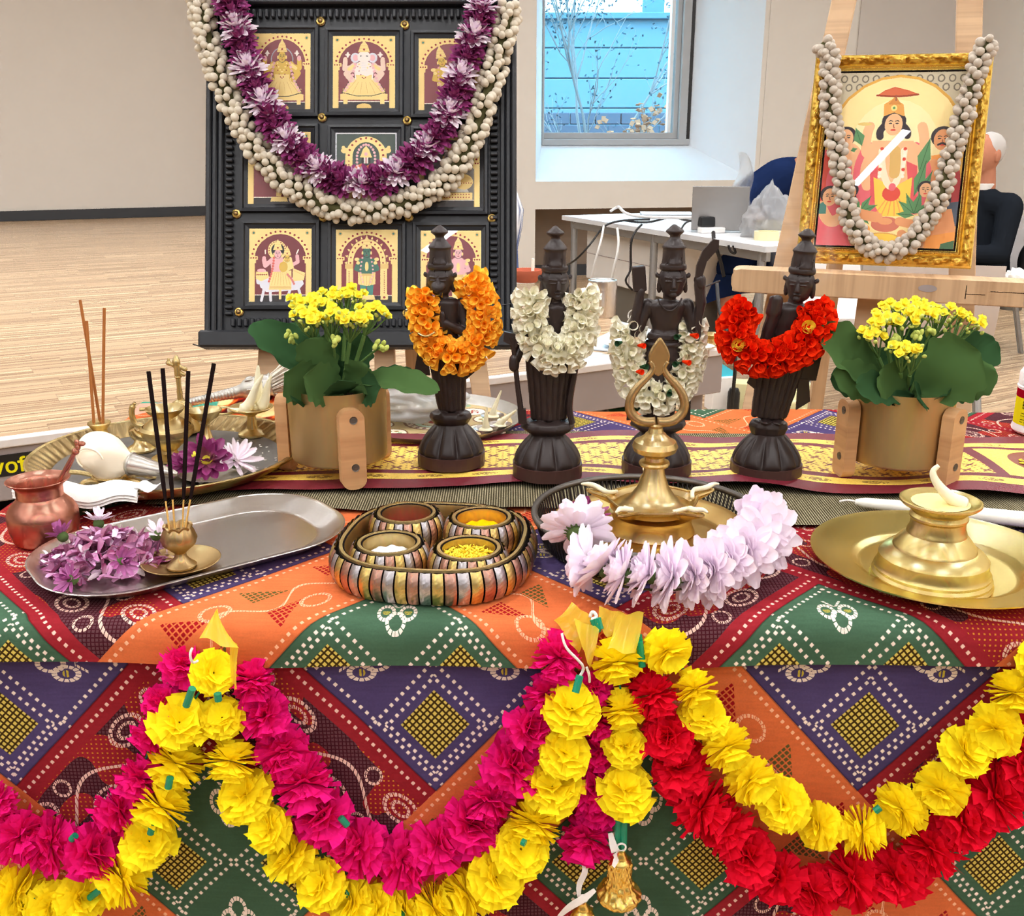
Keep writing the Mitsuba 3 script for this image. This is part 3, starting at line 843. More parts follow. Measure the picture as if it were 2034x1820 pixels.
def arch_border(bg, inner=False, floor=INK):
    L = [(sbox(0, 0, 1, 1.22), GOLD), (unary_union([sbox(0.085, 0.10, 0.915, 0.72), circ(0.5, 0.70, 0.415, 0.43)]), bg)]
    L.append((sbox(0.085, 0.0, 0.915, 0.11), floor))
    L.append((sbox(0.085, 0.105, 0.915, 0.118), IVORY))
    for k in range(19):
        a = math.pi * k / 18
        L.append((circ(0.5 + 0.452 * math.cos(a), 0.72 + 0.452 * math.sin(a), 0.017), RUBY))
    for p in (sbox(0.0, 0.70, 0.14, 0.76), sbox(0.0, 0.64, 0.11, 0.70), sbox(0.0, 0.60, 0.09, 0.64)):
        L += [(p, GOLD), (mir(p), GOLD)]
    for y in (0.73,):
        for x in (0.03, 0.07, 0.11):
            L += [(circ(x, y, 0.013), RUBY), (circ(1 - x, y, 0.013), RUBY)]
    L += [(line(0.006, (0.088, 0.0), (0.088, 0.6)), GOLD2), (line(0.006, (0.912, 0.0), (0.912, 0.6)), GOLD2)]
    for x, y in ((0.07, 1.15), (0.93, 1.15)):
        L += [(circ(x, y, 0.035), GOLD2), (circ(x, y, 0.018), LEAF)]
    return L


def crown(x, y, s, h=1.0):
    L = [(poly((x - 0.09 * s, y), (x + 0.09 * s, y), (x + 0.055 * s, y + 0.12 * s * h), (x + 0.02 * s, y + 0.17 * s * h), (x, y + 0.22 * s * h), (x - 0.02 * s, y + 0.17 * s * h), (x - 0.055 * s, y + 0.12 * s * h)), GOLD)]
    for k in range(3):
        L.append((line(0.004, (x - (0.085 - 0.015 * k) * s, y + (0.02 + 0.045 * k) * s * h), (x + (0.085 - 0.015 * k) * s, y + (0.02 + 0.045 * k) * s * h)), GOLD2))
    L.append((circ(x, y + 0.045 * s * h, 0.016 * s), RUBY))
    return L


def face(x, y, s, skin):
    L = [(circ(x, y, 0.075 * s, 0.095 * s), INK), (circ(x, y, 0.066 * s, 0.088 * s), skin)]
    for d in (-1, 1):
        L += [(circ(x + d * 0.026 * s, y + 0.01 * s, 0.013 * s, 0.007 * s), INK), (line(0.003 * s, (x + d * 0.012 * s, y + 0.03 * s), (x + d * 0.042 * s, y + 0.032 * s)), INK), (circ(x + d * 0.074 * s, y - 0.01 * s, 0.014 * s, 0.03 * s), GOLD)]
    L += [(line(0.003 * s, (x, y + 0.005 * s), (x, y - 0.03 * s)), INK), (circ(x, y - 0.05 * s, 0.018 * s, 0.007 * s), RUBY)]
    return L


def beads(pts, r, c):
    return [(circ(x, y, r), c) for x, y in pts]


def bez(p, n):
    p = spline(p, n)
    return [tuple(x) for x in p]


def seated(skin, bg=MAROON, elephant=False, halo=False):
    L = arch_border(bg)
    if halo:
        L += [(circ(0.5, 0.80, 0.20), (0.3, 0.3, 0.34)), (circ(0.5, 0.80, 0.18), bg)]
    L += [(sbox(0.12, 0.14, 0.88, 0.24), GOLD), (sbox(0.16, 0.24, 0.84, 0.33), GOLD2), (sbox(0.17, 0.07, 0.24, 0.14), GOLD), (sbox(0.76, 0.07, 0.83, 0.14), GOLD)]
    L += beads([(0.17 + 0.044 * k, 0.285) for k in range(16)], 0.010, RUBY)
    L += [(poly((0.14, 0.26), (0.30, 0.52), (0.70, 0.52), (0.86, 0.26), (0.62, 0.2), (0.38, 0.2)), INK), (poly((0.155, 0.27), (0.31, 0.51), (0.69, 0.51), (0.845, 0.27), (0.62, 0.21), (0.38, 0.21)), GOLD)]
    for k in range(6):
        L.append((line(0.005, (0.40 + 0.04 * k, 0.5), (0.2 + 0.12 * k, 0.25)), GOLD2))
    L += [(poly((0.36, 0.48), (0.33, 0.72), (0.42, 0.78), (0.58, 0.78), (0.67, 0.72), (0.64, 0.48)), skin if not elephant else IVORY), (poly((0.38, 0.44), (0.37, 0.56), (0.63, 0.56), (0.62, 0.44)), GOLD)]
    for f in (lambda p: p, mir):
        for g, c in ((line(0.05, (0.34, 0.72), (0.22, 0.58), (0.30, 0.48)), skin), (line(0.038, (0.33, 0.70), (0.19, 0.66), (0.20, 0.80)), skin), (circ(0.20, 0.82, 0.035, 0.045), PINK), (line(0.028, (0.33, 0.71), (0.26, 0.66)), GOLD), (circ(0.24, 0.90, 0.02, 0.05), IVORY), (circ(0.24, 0.90, 0.045, 0.015), IVORY)):
            L.append((f(g), c if not elephant or c != skin else (0.72, 0.55, 0.45)))
    L += beads(bez([(0.36, 0.74), (0.30, 0.5), (0.2, 0.3)], 9), 0.023, PINK) + beads(bez([(0.64, 0.74), (0.70, 0.5), (0.8, 0.3)], 9), 0.023, PINK)
    L += beads(bez([(0.42, 0.74), (0.5, 0.60), (0.58, 0.74)], 8), 0.014, GOLD) + beads(bez([(0.40, 0.70), (0.5, 0.5), (0.60, 0.70)], 9), 0.01, RUBY)
    if elephant:
        for f in (lambda p: p, mir):
            L += [(f(circ(0.36, 0.85, 0.075, 0.085)), GREYW), (f(circ(0.365, 0.85, 0.045, 0.055)), PINK)]
        L += [(circ(0.5, 0.865, 0.105, 0.10), IVORY), (line(0.042, *bez([(0.5, 0.83), (0.5, 0.72), (0.49, 0.64), (0.54, 0.58), (0.58, 0.62)], 14)), IVORY)]
        for k in range(4):
            L.append((line(0.003, (0.465, 0.76 - 0.04 * k), (0.535, 0.765 - 0.04 * k)), GREYW))
        for d in (-1, 1):
            L.append((circ(0.5 + d * 0.05, 0.88, 0.014, 0.009), INK))
        L += crown(0.5, 0.945, 1.05, 0.95)
    else:
        L += face(0.5, 0.845, 1.0, skin) + crown(0.5, 0.92, 1.0, 1.05)
    L += [(circ(0.5, 0.02, 0.12, 0.06), GOLD2)]
    return L


def standing(skin, robe, bg, tilt=0.0, pillars=False, x=0.5):
    L = arch_border(bg)
    if pillars:
        L += [(circ(0.5, 0.66, 0.31, 0.40).union(sbox(0.19, 0.11, 0.81, 0.66)), GOLD), (circ(0.5, 0.66, 0.22, 0.31).union(sbox(0.28, 0.11, 0.72, 0.66)), bg)]
        for k in range(13):
            a = math.pi * k / 12
            L += [(circ(0.5 + 0.265 * math.cos(a), 0.66 + 0.355 * math.sin(a), 0.014), RUBY), (poly((0.5 + 0.32 * math.cos(a - 0.06), 0.66 + 0.41 * math.sin(a - 0.06)), (0.5 + 0.32 * math.cos(a + 0.06), 0.66 + 0.41 * math.sin(a + 0.06)), (0.5 + 0.365 * math.cos(a), 0.66 + 0.465 * math.sin(a))), GOLD)]
        for xx in (0.17, 0.74):
            L += [(sbox(xx, 0.11, xx + 0.09, 0.60), GOLD), (sbox(xx - 0.02, 0.56, xx + 0.11, 0.64), GOLD2), (sbox(xx - 0.015, 0.04, xx + 0.105, 0.13), GOLD), (circ(xx + 0.045, 0.08, 0.02), RUBY)]
            L += beads([(xx + 0.045, 0.16 + 0.035 * k) for k in range(11)], 0.009, RUBY)
    L += [(poly((0.36, 0.04), (0.64, 0.04), (0.62, 0.12), (0.38, 0.12)), GOLD)]
    F = []
    F += [(poly((0.40, 0.12), (0.38, 0.46), (0.62, 0.46), (0.60, 0.12), (0.52, 0.12), (0.5, 0.3), (0.48, 0.12)), robe)]
    F += [(poly((0.36, 0.30), (0.36, 0.50), (0.64, 0.50), (0.64, 0.30), (0.5, 0.27)), GOLD)]
    for k in range(5):
        F.append((line(0.005, (0.38 + 0.06 * k, 0.49), (0.42 + 0.04 * k, 0.29)), GOLD2))
    F += [(poly((0.40, 0.48), (0.38, 0.70), (0.45, 0.77), (0.55, 0.77), (0.62, 0.70), (0.60, 0.48)), skin)]
    for f in (lambda p: p, mir):
        F += [(f(line(0.036, (0.39, 0.70), (0.33, 0.56), (0.46, 0.52))), skin), (f(circ(0.36, 0.66, 0.03)), GOLD), (f(circ(0.34, 0.72, 0.04, 0.03)), GOLD)]
    F += beads(bez([(0.43, 0.74), (0.40, 0.5), (0.44, 0.34)], 8), 0.016, PINK) + beads(bez([(0.57, 0.74), (0.60, 0.5), (0.56, 0.34)], 8), 0.016, PINK)
    F += [(circ(0.5, 0.60, 0.03, 0.08), GOLD), (sbox(0.42, 0.44, 0.58, 0.48), GOLD2)] + face(0.5, 0.835, 0.95, skin) + crown(0.5, 0.90, 0.95, 1.1)
    for p, c in F:
        p = affinity.rotate(p, tilt, origin=(0.5, 0.1))
        L.append((affinity.translate(p, x - 0.5, 0), c))
    return L


def on_bull():
    L = arch_border(MAROON)
    W = (0.66, 0.66, 0.72)
    L += [(circ(0.45, 0.86, 0.15, 0.16), GOLD), (circ(0.46, 0.86, 0.105, 0.115), INK)]
    L += beads([(0.45 + 0.13 * math.cos(a), 0.86 + 0.14 * math.sin(a)) for a in np.linspace(-0.4, 3.5, 14)], 0.010, RUBY)
    L += [(poly((0.18, 0.24), (0.16, 0.36), (0.25, 0.42), (0.6, 0.40), (0.84, 0.40), (0.88, 0.30), (0.80, 0.2), (0.5, 0.17), (0.28, 0.16)), W)]
    for x0, x1 in ((0.24, 0.20), (0.34, 0.35), (0.66, 0.60), (0.80, 0.85)):
        L.append((line(0.022, (x0, 0.2), (x1, 0.02)), W))
    L += [(poly((0.12, 0.30), (0.11, 0.48), (0.2, 0.52), (0.30, 0.50), (0.32, 0.34), (0.22, 0.27)), W), (poly((0.11, 0.38), (0.11, 0.5), (0.3, 0.5), (0.32, 0.40), (0.2, 0.34)), GOLD), (circ(0.2, 0.52, 0.07, 0.03), PINK)]
    L += beads([(0.13 + 0.03 * k, 0.45) for k in range(6)], 0.011, RUBY)
    L += [(poly((0.70, 0.34), (0.88, 0.36), (0.90, 0.48), (0.70, 0.56)), GOLD), (line(0.005, (0.72, 0.52), (0.89, 0.43)), GOLD2)]
    L += [(poly((0.32, 0.20), (0.36, 0.52), (0.68, 0.52), (0.68, 0.20)), GOLD), (sbox(0.33, 0.22, 0.67, 0.26), GOLD2)]
    for k in range(7):
        L.append((line(0.005, (0.42 + 0.03 * k, 0.5), (0.36 + 0.05 * k, 0.28)), GOLD2))
    L += [(poly((0.36, 0.5), (0.34, 0.68), (0.42, 0.74), (0.54, 0.74), (0.58, 0.5)), PINK), (line(0.035, (0.37, 0.70), (0.26, 0.60), (0.24, 0.70)), PINK), (circ(0.24, 0.73, 0.03), PINK), (line(0.01, (0.26, 0.8), (0.26, 0.86)), IVORY), (line(0.03, (0.70, 0.62), (0.78, 0.66), (0.77, 0.76)), PINK), (line(0.01, (0.76, 0.8), (0.79, 0.87)), IVORY)]
    L += [(poly((0.56, 0.48), (0.54, 0.70), (0.60, 0.76), (0.68, 0.74), (0.72, 0.56)), GOLD), (circ(0.55, 0.58, 0.07, 0.09), SKINY)]
    L += beads(bez([(0.40, 0.73), (0.37, 0.52), (0.32, 0.34)], 10), 0.020, (0.6, 0.12, 0.1)) + beads(bez([(0.62, 0.45), (0.68, 0.38), (0.72, 0.3)], 6), 0.020, (0.6, 0.2, 0.18))
    L += face(0.46, 0.80, 0.85, PINK) + crown(0.46, 0.86, 0.85) + face(0.61, 0.72, 0.65, SKINY) + crown(0.61, 0.77, 0.7, 1.1)
    L += [(sbox(0.48, 0.04, 0.52, 0.2), GOLD)]
    return L


def enshrined():
    L = [(sbox(0, 0, 1, 1.22), GREYW), (sbox(0.02, 0.02, 0.98, 1.20), (0.05, 0.075, 0.065))]
    L += [(circ(0.5, 0.82, 0.34, 0.34).union(sbox(0.16, 0.1, 0.84, 0.82)), GOLD), (circ(0.5, 0.82, 0.22, 0.24).union(sbox(0.28, 0.1, 0.72, 0.82)), (0.05, 0.075, 0.065))]
    for k in range(11):
        a = math.pi * k / 10
        L.append((circ(0.5 + 0.28 * math.cos(a), 0.84 + 0.29 * math.sin(a), 0.018), RUBY))
    for f in (lambda p: p, mir):
        L += [(f(circ(0.15, 0.92, 0.06, 0.05)), GOLD), (f(circ(0.13, 0.97, 0.03)), GOLD)] + [(f(circ(0.22, 0.2 + 0.06 * k, 0.012)), RUBY) for k in range(10)]
    L += [(poly((0.26, 0.0), (0.30, 0.64), (0.42, 0.70), (0.58, 0.70), (0.70, 0.64), (0.74, 0.0)), (0.5, 0.12, 0.06)), (poly((0.36, 0.0), (0.36, 0.62), (0.64, 0.62), (0.64, 0.0)), GOLD)]
    L += beads([(0.33, 0.06 + 0.05 * k) for k in range(12)], 0.016, IVORY) + beads([(0.67, 0.06 + 0.05 * k) for k in range(12)], 0.016, IVORY)
    L += [(circ(0.44, 0.62, 0.035, 0.05), RUBY), (circ(0.56, 0.62, 0.035, 0.05), RUBY), (circ(0.5, 0.75, 0.075, 0.09), INK), (sbox(0.465, 0.70, 0.535, 0.80), IVORY), (sbox(0.492, 0.70, 0.508, 0.80), RUBY)]
    L += [(poly((0.40, 0.80), (0.60, 0.80), (0.55, 0.94), (0.5, 1.0), (0.45, 0.94)), GOLD), (circ(0.5, 0.86, 0.03), PINK)]
    L += beads(bez([(0.36, 0.66), (0.37, 0.9), (0.5, 1.02), (0.63, 0.9), (0.64, 0.66)], 17), 0.022, PINK)
    return L


def white_seated():
    L = arch_border((0.17, 0.16, 0.15))
    L += [(sbox(0.12, 0.12, 0.88, 0.24), GOLD)] + beads([(0.15 + 0.045 * k, 0.16) for k in range(16)], 0.010, RUBY) + beads([(0.15 + 0.045 * k, 0.21) for k in range(16)], 0.010, RUBY)
    L += [(poly((0.14, 0.25), (0.34, 0.56), (0.66, 0.56), (0.82, 0.25)), (0.6, 0.58, 0.52)), (circ(0.74, 0.42, 0.15, 0.13), GOLD), (circ(0.74, 0.46, 0.13, 0.05), GOLD2)]
    L += beads([(0.62 + 0.04 * k, 0.40) for k in range(7)], 0.010, RUBY)
    L += [(poly((0.36, 0.5), (0.36, 0.74), (0.6, 0.74), (0.62, 0.5)), GREYW)] + face(0.48, 0.84, 1.0, IVORY) + crown(0.48, 0.92, 1.0)
    return L


PICTURES = [
    ((-0.5747, 0.7005), (-0.4483, 0.5308), seated(SKINY, halo=True), 'gilded painting of a yellow seated figure, upper left of the black panel'),
    ((-0.3985, 0.6949), (-0.26, 0.5331), seated(PINK, elephant=True), 'gilded painting of a white elephant-headed seated figure, upper middle of the black panel'),
    ((-0.2076, 0.6892), (-0.0695, 0.5286), standing(SKINY, GOLD, (0.20, 0.05, 0.06), 10), 'gilded painting of a leaning yellow figure, upper right of the black panel behind the flowers'),
    ((-0.5858, 0.48), (-0.4473, 0.3189), standing(PINK, GOLD, MAROON, -6, x=0.55), 'gilded painting mostly hidden behind the flower garland, middle left of the black panel'),
    ((-0.392, 0.4778), (-0.2561, 0.3167), enshrined(), 'gilded painting with a silver border and dark green ground, centre of the black panel'),
    ((-0.2072, 0.4744), (-0.0716, 0.3122), white_seated(), 'gilded painting with a golden drum, middle right of the black panel'),
    ((-0.5823, 0.2638), (-0.4441, 0.1012), on_bull(), 'gilded painting of a couple riding a white bull, lower left of the black panel'),
    ((-0.3901, 0.2616), (-0.2533, 0.1001), standing(LEAF, (0.05, 0.22, 0.19), (0.21, 0.035, 0.05), 0, True), 'gilded painting of a green standing figure under a spiked arch, lower middle of the black panel'),
    ((-0.2023, 0.2593), (-0.0681, 0.0978), standing(PINK, GOLD, (0.19, 0.045, 0.06), 0, x=0.62), 'gilded painting behind the orange garlanded statue, lower right of the black panel'),
]
for (p0, p1, lay, lb) in PICTURES:
    x0, y1 = p0
    x1, y0 = p1
    w, h = x1 - x0, y1 - y0
    pm, pc = flat_print(lay)
    fit = tr(x0, y0, 0.0035) @ sc(w, h / 1.22, 1)
    k = part(t, 'painting', mv(pm, fit, FB), 'gold_leaf', False, color=pc, label=lb)
    r = [sbox(x0 - 0.018, y0 - 0.018, x1 + 0.018, y1 + 0.018).exterior.coords[i] for i in range(4)]
    ring_ = []
    for (d0, z0), (d1, z1) in (((0.019, 0.0), (0.017, 0.009)), ((0.017, 0.009), (0.011, 0.010)), ((0.011, 0.010), (0.0085, 0.006)), ((0.0085, 0.006), (0.0, 0.0035))):
        def rc(dd, zz):
            return [(x0 - dd, y0 - dd, zz), (x1 + dd, y0 - dd, zz), (x1 + dd, y1 + dd, zz), (x0 - dd, y1 + dd, zz)]
        A_, B_ = rc(d0, z0), rc(d1, z1)
        ring_ += [quad(A_[i], A_[(i + 1) % 4], B_[(i + 1) % 4], B_[i]) for i in range(4)]
    part(t, 'opening_frame', mv(cat(ring_), FB), 'board_black', False)
    part(t, 'glass', mv(quad((x0, y0, 0.005), (x1, y0, 0.005), (x1, y1, 0.005), (x0, y1, 0.005)), FB), 'glass_sheet', False)

# easel of the panel
t = thing('wooden_easel', 'brown wooden easel carrying the black panel of paintings, only its legs to be seen', 'easel')
legs = [(((-0.5341, 2.23, 0.7461)), ((-0.5448, 2.1, 0.4206)), 0.075), ((-0.2881, 2.23, 0.7575), (-0.2763, 2.1, 0.4206), 0.045), ((-0.0836, 2.23, 0.7575), (-0.0358, 2.1, 0.4206), 0.042)]
for a_, b_, w_ in legs:
    a_, b_ = np.array(a_), np.array(b_)
    d_ = unit(a_ - b_)
    ground = b_ - d_ * (b_[2] / d_[2])
    m_ = bar(ground, a_ + d_ * 0.02 + [0, 0.02, 0], w_, 0.028)
    part(t, 'leg', m_, 'beech', False, uv=np.c_[m_.vertices[:, 2], m_.vertices[:, 0]])
m_ = box(0.60, 0.04, 0.025, 0.002, (bc, 2.262, 0.775))
part(t, 'ledge', m_, 'beech', False, uv=m_.vertices[:, :2].copy())
m_ = bar((bc - 0.05, 2.26, 0.72), (bc - 0.05, 2.50, 1.48), 0.06, 0.02)
part(t, 'mast', m_, 'beech', False, uv=m_.vertices[:, ::2].copy())
m_ = bar((-0.24, 2.345, 0.98), (-0.24, 2.62, 0.02), 0.04, 0.025)
part(t, 'rear_strut', m_, 'beech', False, uv=m_.vertices[:, ::2].copy())

# ---------------------------------------------------------------- berry garlands, flower garland
rng = np.random.default_rng(11)
berry_ply = proto(mv(ball(1, 2), sc(0.0086, 0.0086, 0.0098)), 'berry', True)
berry_grey = proto(mv(ball(1, 2), sc(0.0090, 0.0090, 0.0105)), 'berry_grey', True)


def berry_garland(key, path, normal, width, count, ply, mesh_scale, stuff_mat):
    """berries packed round a stem; the 300 nearest the viewer one by one, the rest together"""
    path = np.asarray(path)
    n = len(path)
    tan = np.gradient(path, axis=0)
    part(key, 'stem', tube(path, width * 0.52, 10), 'twig', True, label='dark green stems')
    items = []
    for i in range(count):
        f = (i + rng.uniform(0, 1)) / count * (n - 1)
        j = min(int(f), n - 2)
        p = path[j] + (path[j + 1] - path[j]) * (f - j)
        tg = unit(tan[j])
        sd = np.cross(tg, normal)
        a_ = (i * 2.39996) % (2 * math.pi) + rng.normal(0, 0.25)
        d_ = math.cos(a_) * sd + math.sin(a_) * normal
        c = p + d_ * width * rng.uniform(0.78, 1.1)
        items.append((float(math.sin(a_)), frame(c, d_ + tg * rng.normal(0, 0.35), tg) @ sc(rng.uniform(0.88, 1.14))))
    items.sort(key=lambda e: -e[0])
    put_many(key, 'berry', ply, [m for _, m in items[:299]])
    if items[299:]:
        part(key, 'berries_behind', cat([mv(ball(1, 1), mesh_scale, m) for _, m in items[299:]]), stuff_mat, True, kind='stuff')


BN = FB[:3, 2]
pts = [(-0.7, 0.806), (-0.6873, 0.755), (-0.67, 0.6756), (-0.638, 0.5851), (-0.6039, 0.506), (-0.5564, 0.427), (-0.4945, 0.3617), (-0.4216, 0.3133), (-0.3432, 0.2942), (-0.265, 0.3032), (-0.1868, 0.3369), (-0.1276, 0.3876), (-0.0862, 0.4608), (-0.0583, 0.5399), (-0.0325, 0.6303), (-0.0157, 0.6983), (-0.0045, 0.7527)]
path = spline([FB[:3, :3] @ np.array([x, y, 0.028]) + FB[:3, 3] for x, y in pts], 90)
g = thing('berry_garland', 'garland of pale cream berries hung over the black painting panel, outside the flowers', 'garland')
berry_garland(g, path, BN, 0.023, 560, berry_ply, sc(0.0086, 0.0086, 0.0098), 'berry')


def petal(L, W, cup=0.25, bend=0.3, nu=7, nv=4, tip=0.66):
    """a petal that grows along x and opens to +z: narrow foot, round end"""
    def f(u, v):
        k = np.clip(u / tip, 0, 1)
        s = 0.35 + 0.65 * k * k * (3 - 2 * k)
        s = np.where(u > tip, np.sqrt(np.clip(1 - ((u - tip) / (1.02 - tip)) ** 2, 0.02, 1)), s)
        y = (v - 0.5) * W * s
        z = cup * W * ((v - 0.5) * 2) ** 2 * s + bend * L * u * u
        return L * u, y, z
    return sheet(f, nu, nv)[0]


def mum(R, layers, per, rng, spread=(15, 75), wid=0.32, up=0.2):
    """a chrysanthemum facing +z: rings of petals, outer ones flat, inner ones upright"""
    ms = []
    for k in range(layers):
        el = spread[0] + (spread[1] - spread[0]) * k / max(layers - 1, 1)
        n = max(5, int(per * (1 - 0.35 * k / layers)))
        for i in range(n):
            L = R * rng.uniform(0.86, 1.08) * (1 - 0.22 * k / layers)
            p = petal(L, L * wid * rng.uniform(0.85, 1.2), 0.22, up * rng.uniform(0.4, 1.4))
            ms.append(mv(p, rot('y', -el + rng.normal(0, 7)), rot('z', 360 * (i + 0.5 * (k % 2)) / n + rng.normal(0, 5))))
    return cat(ms)


r2 = np.random.default_rng(21)
wine_mums = [proto(mum(0.046, 4, 15, r2, (-25, 65)), 'petal_wine', True), proto(mum(0.046, 4, 15, r2, (-25, 65)), 'petal_wine', True)]
mauve_tip = [proto(mum(0.040, 3, 12, r2, (-15, 60)), 'petal_mauve', True)]
lilac_mums = [proto(mum(0.046, 4, 18, r2, (-15, 60), 0.30), 'petal_lilac', True), proto(mum(0.046, 4, 18, r2, (-15, 60), 0.30), 'petal_lilac', True)]
fp = [(-0.6258, 0.8004), (-0.6166, 0.755), (-0.6005, 0.6983), (-0.5799, 0.6247), (-0.5549, 0.5568), (-0.5198, 0.4891), (-0.4713, 0.4248), (-0.405, 0.3729), (-0.3322, 0.3504), (-0.2629, 0.3684), (-0.2071, 0.4067), (-0.1624, 0.4586), (-0.1289, 0.5286), (-0.1065, 0.6077), (-0.0819, 0.6756), (-0.0696, 0.7209), (-0.064, 0.7527)]
path = spline([FB[:3, :3] @ np.array([x, y, 0.04]) + FB[:3, 3] for x, y in fp], 200)
g = thing('flower_garland', 'garland of wine red and pale pink chrysanthemums on the black painting panel, inside the berries', 'garland')
part(g, 'thread', tube(path, 0.003, 6), 'twig', True)
NF = 38
for i in range(NF):
    j = int((i + 0.5) / NF * 199)
    tg = unit(path[min(j + 2, 199)] - path[max(j - 2, 0)])
    dirn = unit(tg * (1 if j > 100 else -1) * 0.8 + BN * 0.75 + r2.normal(0, 0.12, 3))
    dirn = unit(-tg * (1 if j < 100 else -1) * 0.55 + BN * 0.85 + np.array([0, 0, 0.3]) + r2.normal(0, 0.1, 3))
    m_ = frame(path[j] + BN * 0.008, dirn) @ rot('z', r2.uniform(0, 360)) @ sc(r2.uniform(0.85, 1.0))
    ply = lilac_mums[i % 2] if i % 3 == 1 else (wine_mums[(i // 3) % 2])
    put(g, 'pink_chrysanthemum' if i % 3 == 1 else 'wine_chrysanthemum', ply, m_)
    if i % 3 != 1:
        put(g, 'wine_chrysanthemum', mauve_tip[0], m_ @ tr(0, 0, 0.002) @ rot('z', 20) @ sc(0.9))

# ---------------------------------------------------------------- the framed picture on the right easel
KD = dict(c=(0.8906, 2.46, 1.1558), ex=(0.9513, -0.3084, -0.0035), ey=(0.0837, 0.2471, 0.9654), w=0.3891, h=0.4874)
FK = np.eye(4)
FK[:3, 0], FK[:3, 1], FK[:3, 2], FK[:3, 3] = KD['ex'], KD['ey'], np.cross(KD['ex'], KD['ey']), KD['c']
pw, ph_ = KD['w'], KD['h']
t = thing('framed_picture', 'gilt framed picture of a crowned figure under a red parasol on the right easel', 'picture')


def mould(w, h, prof):
    """a mitred frame: profile of (inset from the outer edge, height)"""
    ms = []
    for (d0, z0), (d1, z1) in zip(prof, prof[1:]):
        def rc(d, z):
            return [(-w / 2 + d, -h / 2 + d, z), (w / 2 - d, -h / 2 + d, z), (w / 2 - d, h / 2 - d, z), (-w / 2 + d, h / 2 - d, z)]
        A_, B_ = rc(d0, z0), rc(d1, z1)
        ms += [quad(A_[i], A_[(i + 1) % 4], B_[(i + 1) % 4], B_[i]) for i in range(4)]
    return cat(ms)


def carved(p, n, uv):
    return mix(srgb(242, 202, 96), srgb(176, 124, 42), smoothstep(0.42, 0.66, fbm(p.x * 95, p.y * 60 + p.z * 40, p.z * 95, 2)))


scene['gilt_carved'] = metal(mikit.proc(carved), 0.28)
part(t, 'frame', mv(mould(pw, ph_, [(0, -0.012), (0, 0.004), (0.003, 0.008)]), FK), 'gold_bright', False)
# scrolled relief along the frame
segs = []
for (ax, s_, Lh) in ((0, -1, pw), (0, 1, pw), (1, -1, ph_), (1, 1, ph_)):
    def f(u, v, ax=ax, s_=s_, Lh=Lh):
        a_ = (u - 0.5) * (Lh - 0.006)
        d_ = 0.003 + 0.021 * v
        lim = Lh / 2 - d_
        a_ = np.clip(a_, -lim, lim)
        z = 0.008 + 0.008 * np.sin(np.pi * v) + 0.0022 * np.sin(a_ * 330 + 2.2 * np.sin(v * 9 + a_ * 140)) * np.sin(np.pi * v)
        off = s_ * ((ph_ if ax == 0 else pw) / 2 - d_)
        return (a_, off, z) if ax == 0 else (off, a_, z)
    segs.append(sheet(f, 160, 9)[0])
part(t, 'carved_border', mv(cat(segs), FK), 'gilt_carved', 35, label='scroll-carved gilt border')
part(t, 'inner_moulding', mv(mould(pw, ph_, [(0.024, 0.008), (0.027, 0.010), (0.030, 0.006), (0.033, 0.007), (0.036, 0.003), (0.040, 0.0025)]), FK), 'gold_bright', False)
part(t, 'dark_slip', mv(mould(pw, ph_, [(0.037, 0.0035), (0.0415, 0.003)]), FK), 'groove', False)
bead_p = proto(ball(0.0016, 0), 'gold_bright', True)
part(t, 'bead_row', mv(cat([mv(ball(0.0017, 0), tr(x, y, 0.0075)) for x, y in [(-pw / 2 + 0.0315, -ph_ / 2 + 0.03 + 0.0042 * k) for k in range(102)] + [(pw / 2 - 0.0315, -ph_ / 2 + 0.03 + 0.0042 * k) for k in range(102)] + [(-pw / 2 + 0.03 + 0.0042 * k, -ph_ / 2 + 0.0315) for k in range(79)] + [(-pw / 2 + 0.03 + 0.0042 * k, ph_ / 2 - 0.0315) for k in range(79)]]), FK), 'gold_bright', True, kind='stuff')
# the print: drawn in a field about 0.312 x 0.41, in picture-plane metres
SK1, SK2, CREAM, RED1, ROSE, GRN, YEL = srgb(236, 186, 140), srgb(226, 160, 110), srgb(243, 222, 158), srgb(214, 78, 62), srgb(226, 108, 118), srgb(92, 146, 96), srgb(244, 204, 82)
HAIR, BRN, ORG, GRY = srgb(48, 42, 50), srgb(150, 92, 70), srgb(236, 160, 80), srgb(196, 186, 160)
hw, hh = pw / 2 - 0.0405, ph_ / 2 - 0.0405
L = [(sbox(-hw, -hh, hw, hh), GRY)]
for k in range(26):
    xx = -hw + 2 * hw * (k + 0.5) / 26
    L.append((circ(xx, hh - 0.015 - 0.02 * (k % 2), 0.008, 0.009).difference(circ(xx, hh - 0.015 - 0.02 * (k % 2), 0.005, 0.006)), srgb(120, 112, 96)))
ar = circ(0, 0.02, hw * 1.03, hh - 0.026).union(sbox(-hw, -hh, hw, 0.04)).intersection(sbox(-hw, -hh, hw, hh))
L += [(ar, srgb(216, 168, 72)), (affinity.scale(ar, 0.965, 0.985, origin=(0, -hh)), CREAM), (circ(0.0, 0.02, 0.10, 0.12), srgb(246, 230, 176)), (sbox(-hw, -hh, hw, -hh + 0.03), srgb(200, 160, 130))]


def kp(*p):
    return Polygon(p)


def kl(w, *p):
    return LineString(spline(p, 14)).buffer(w, quad_segs=3)


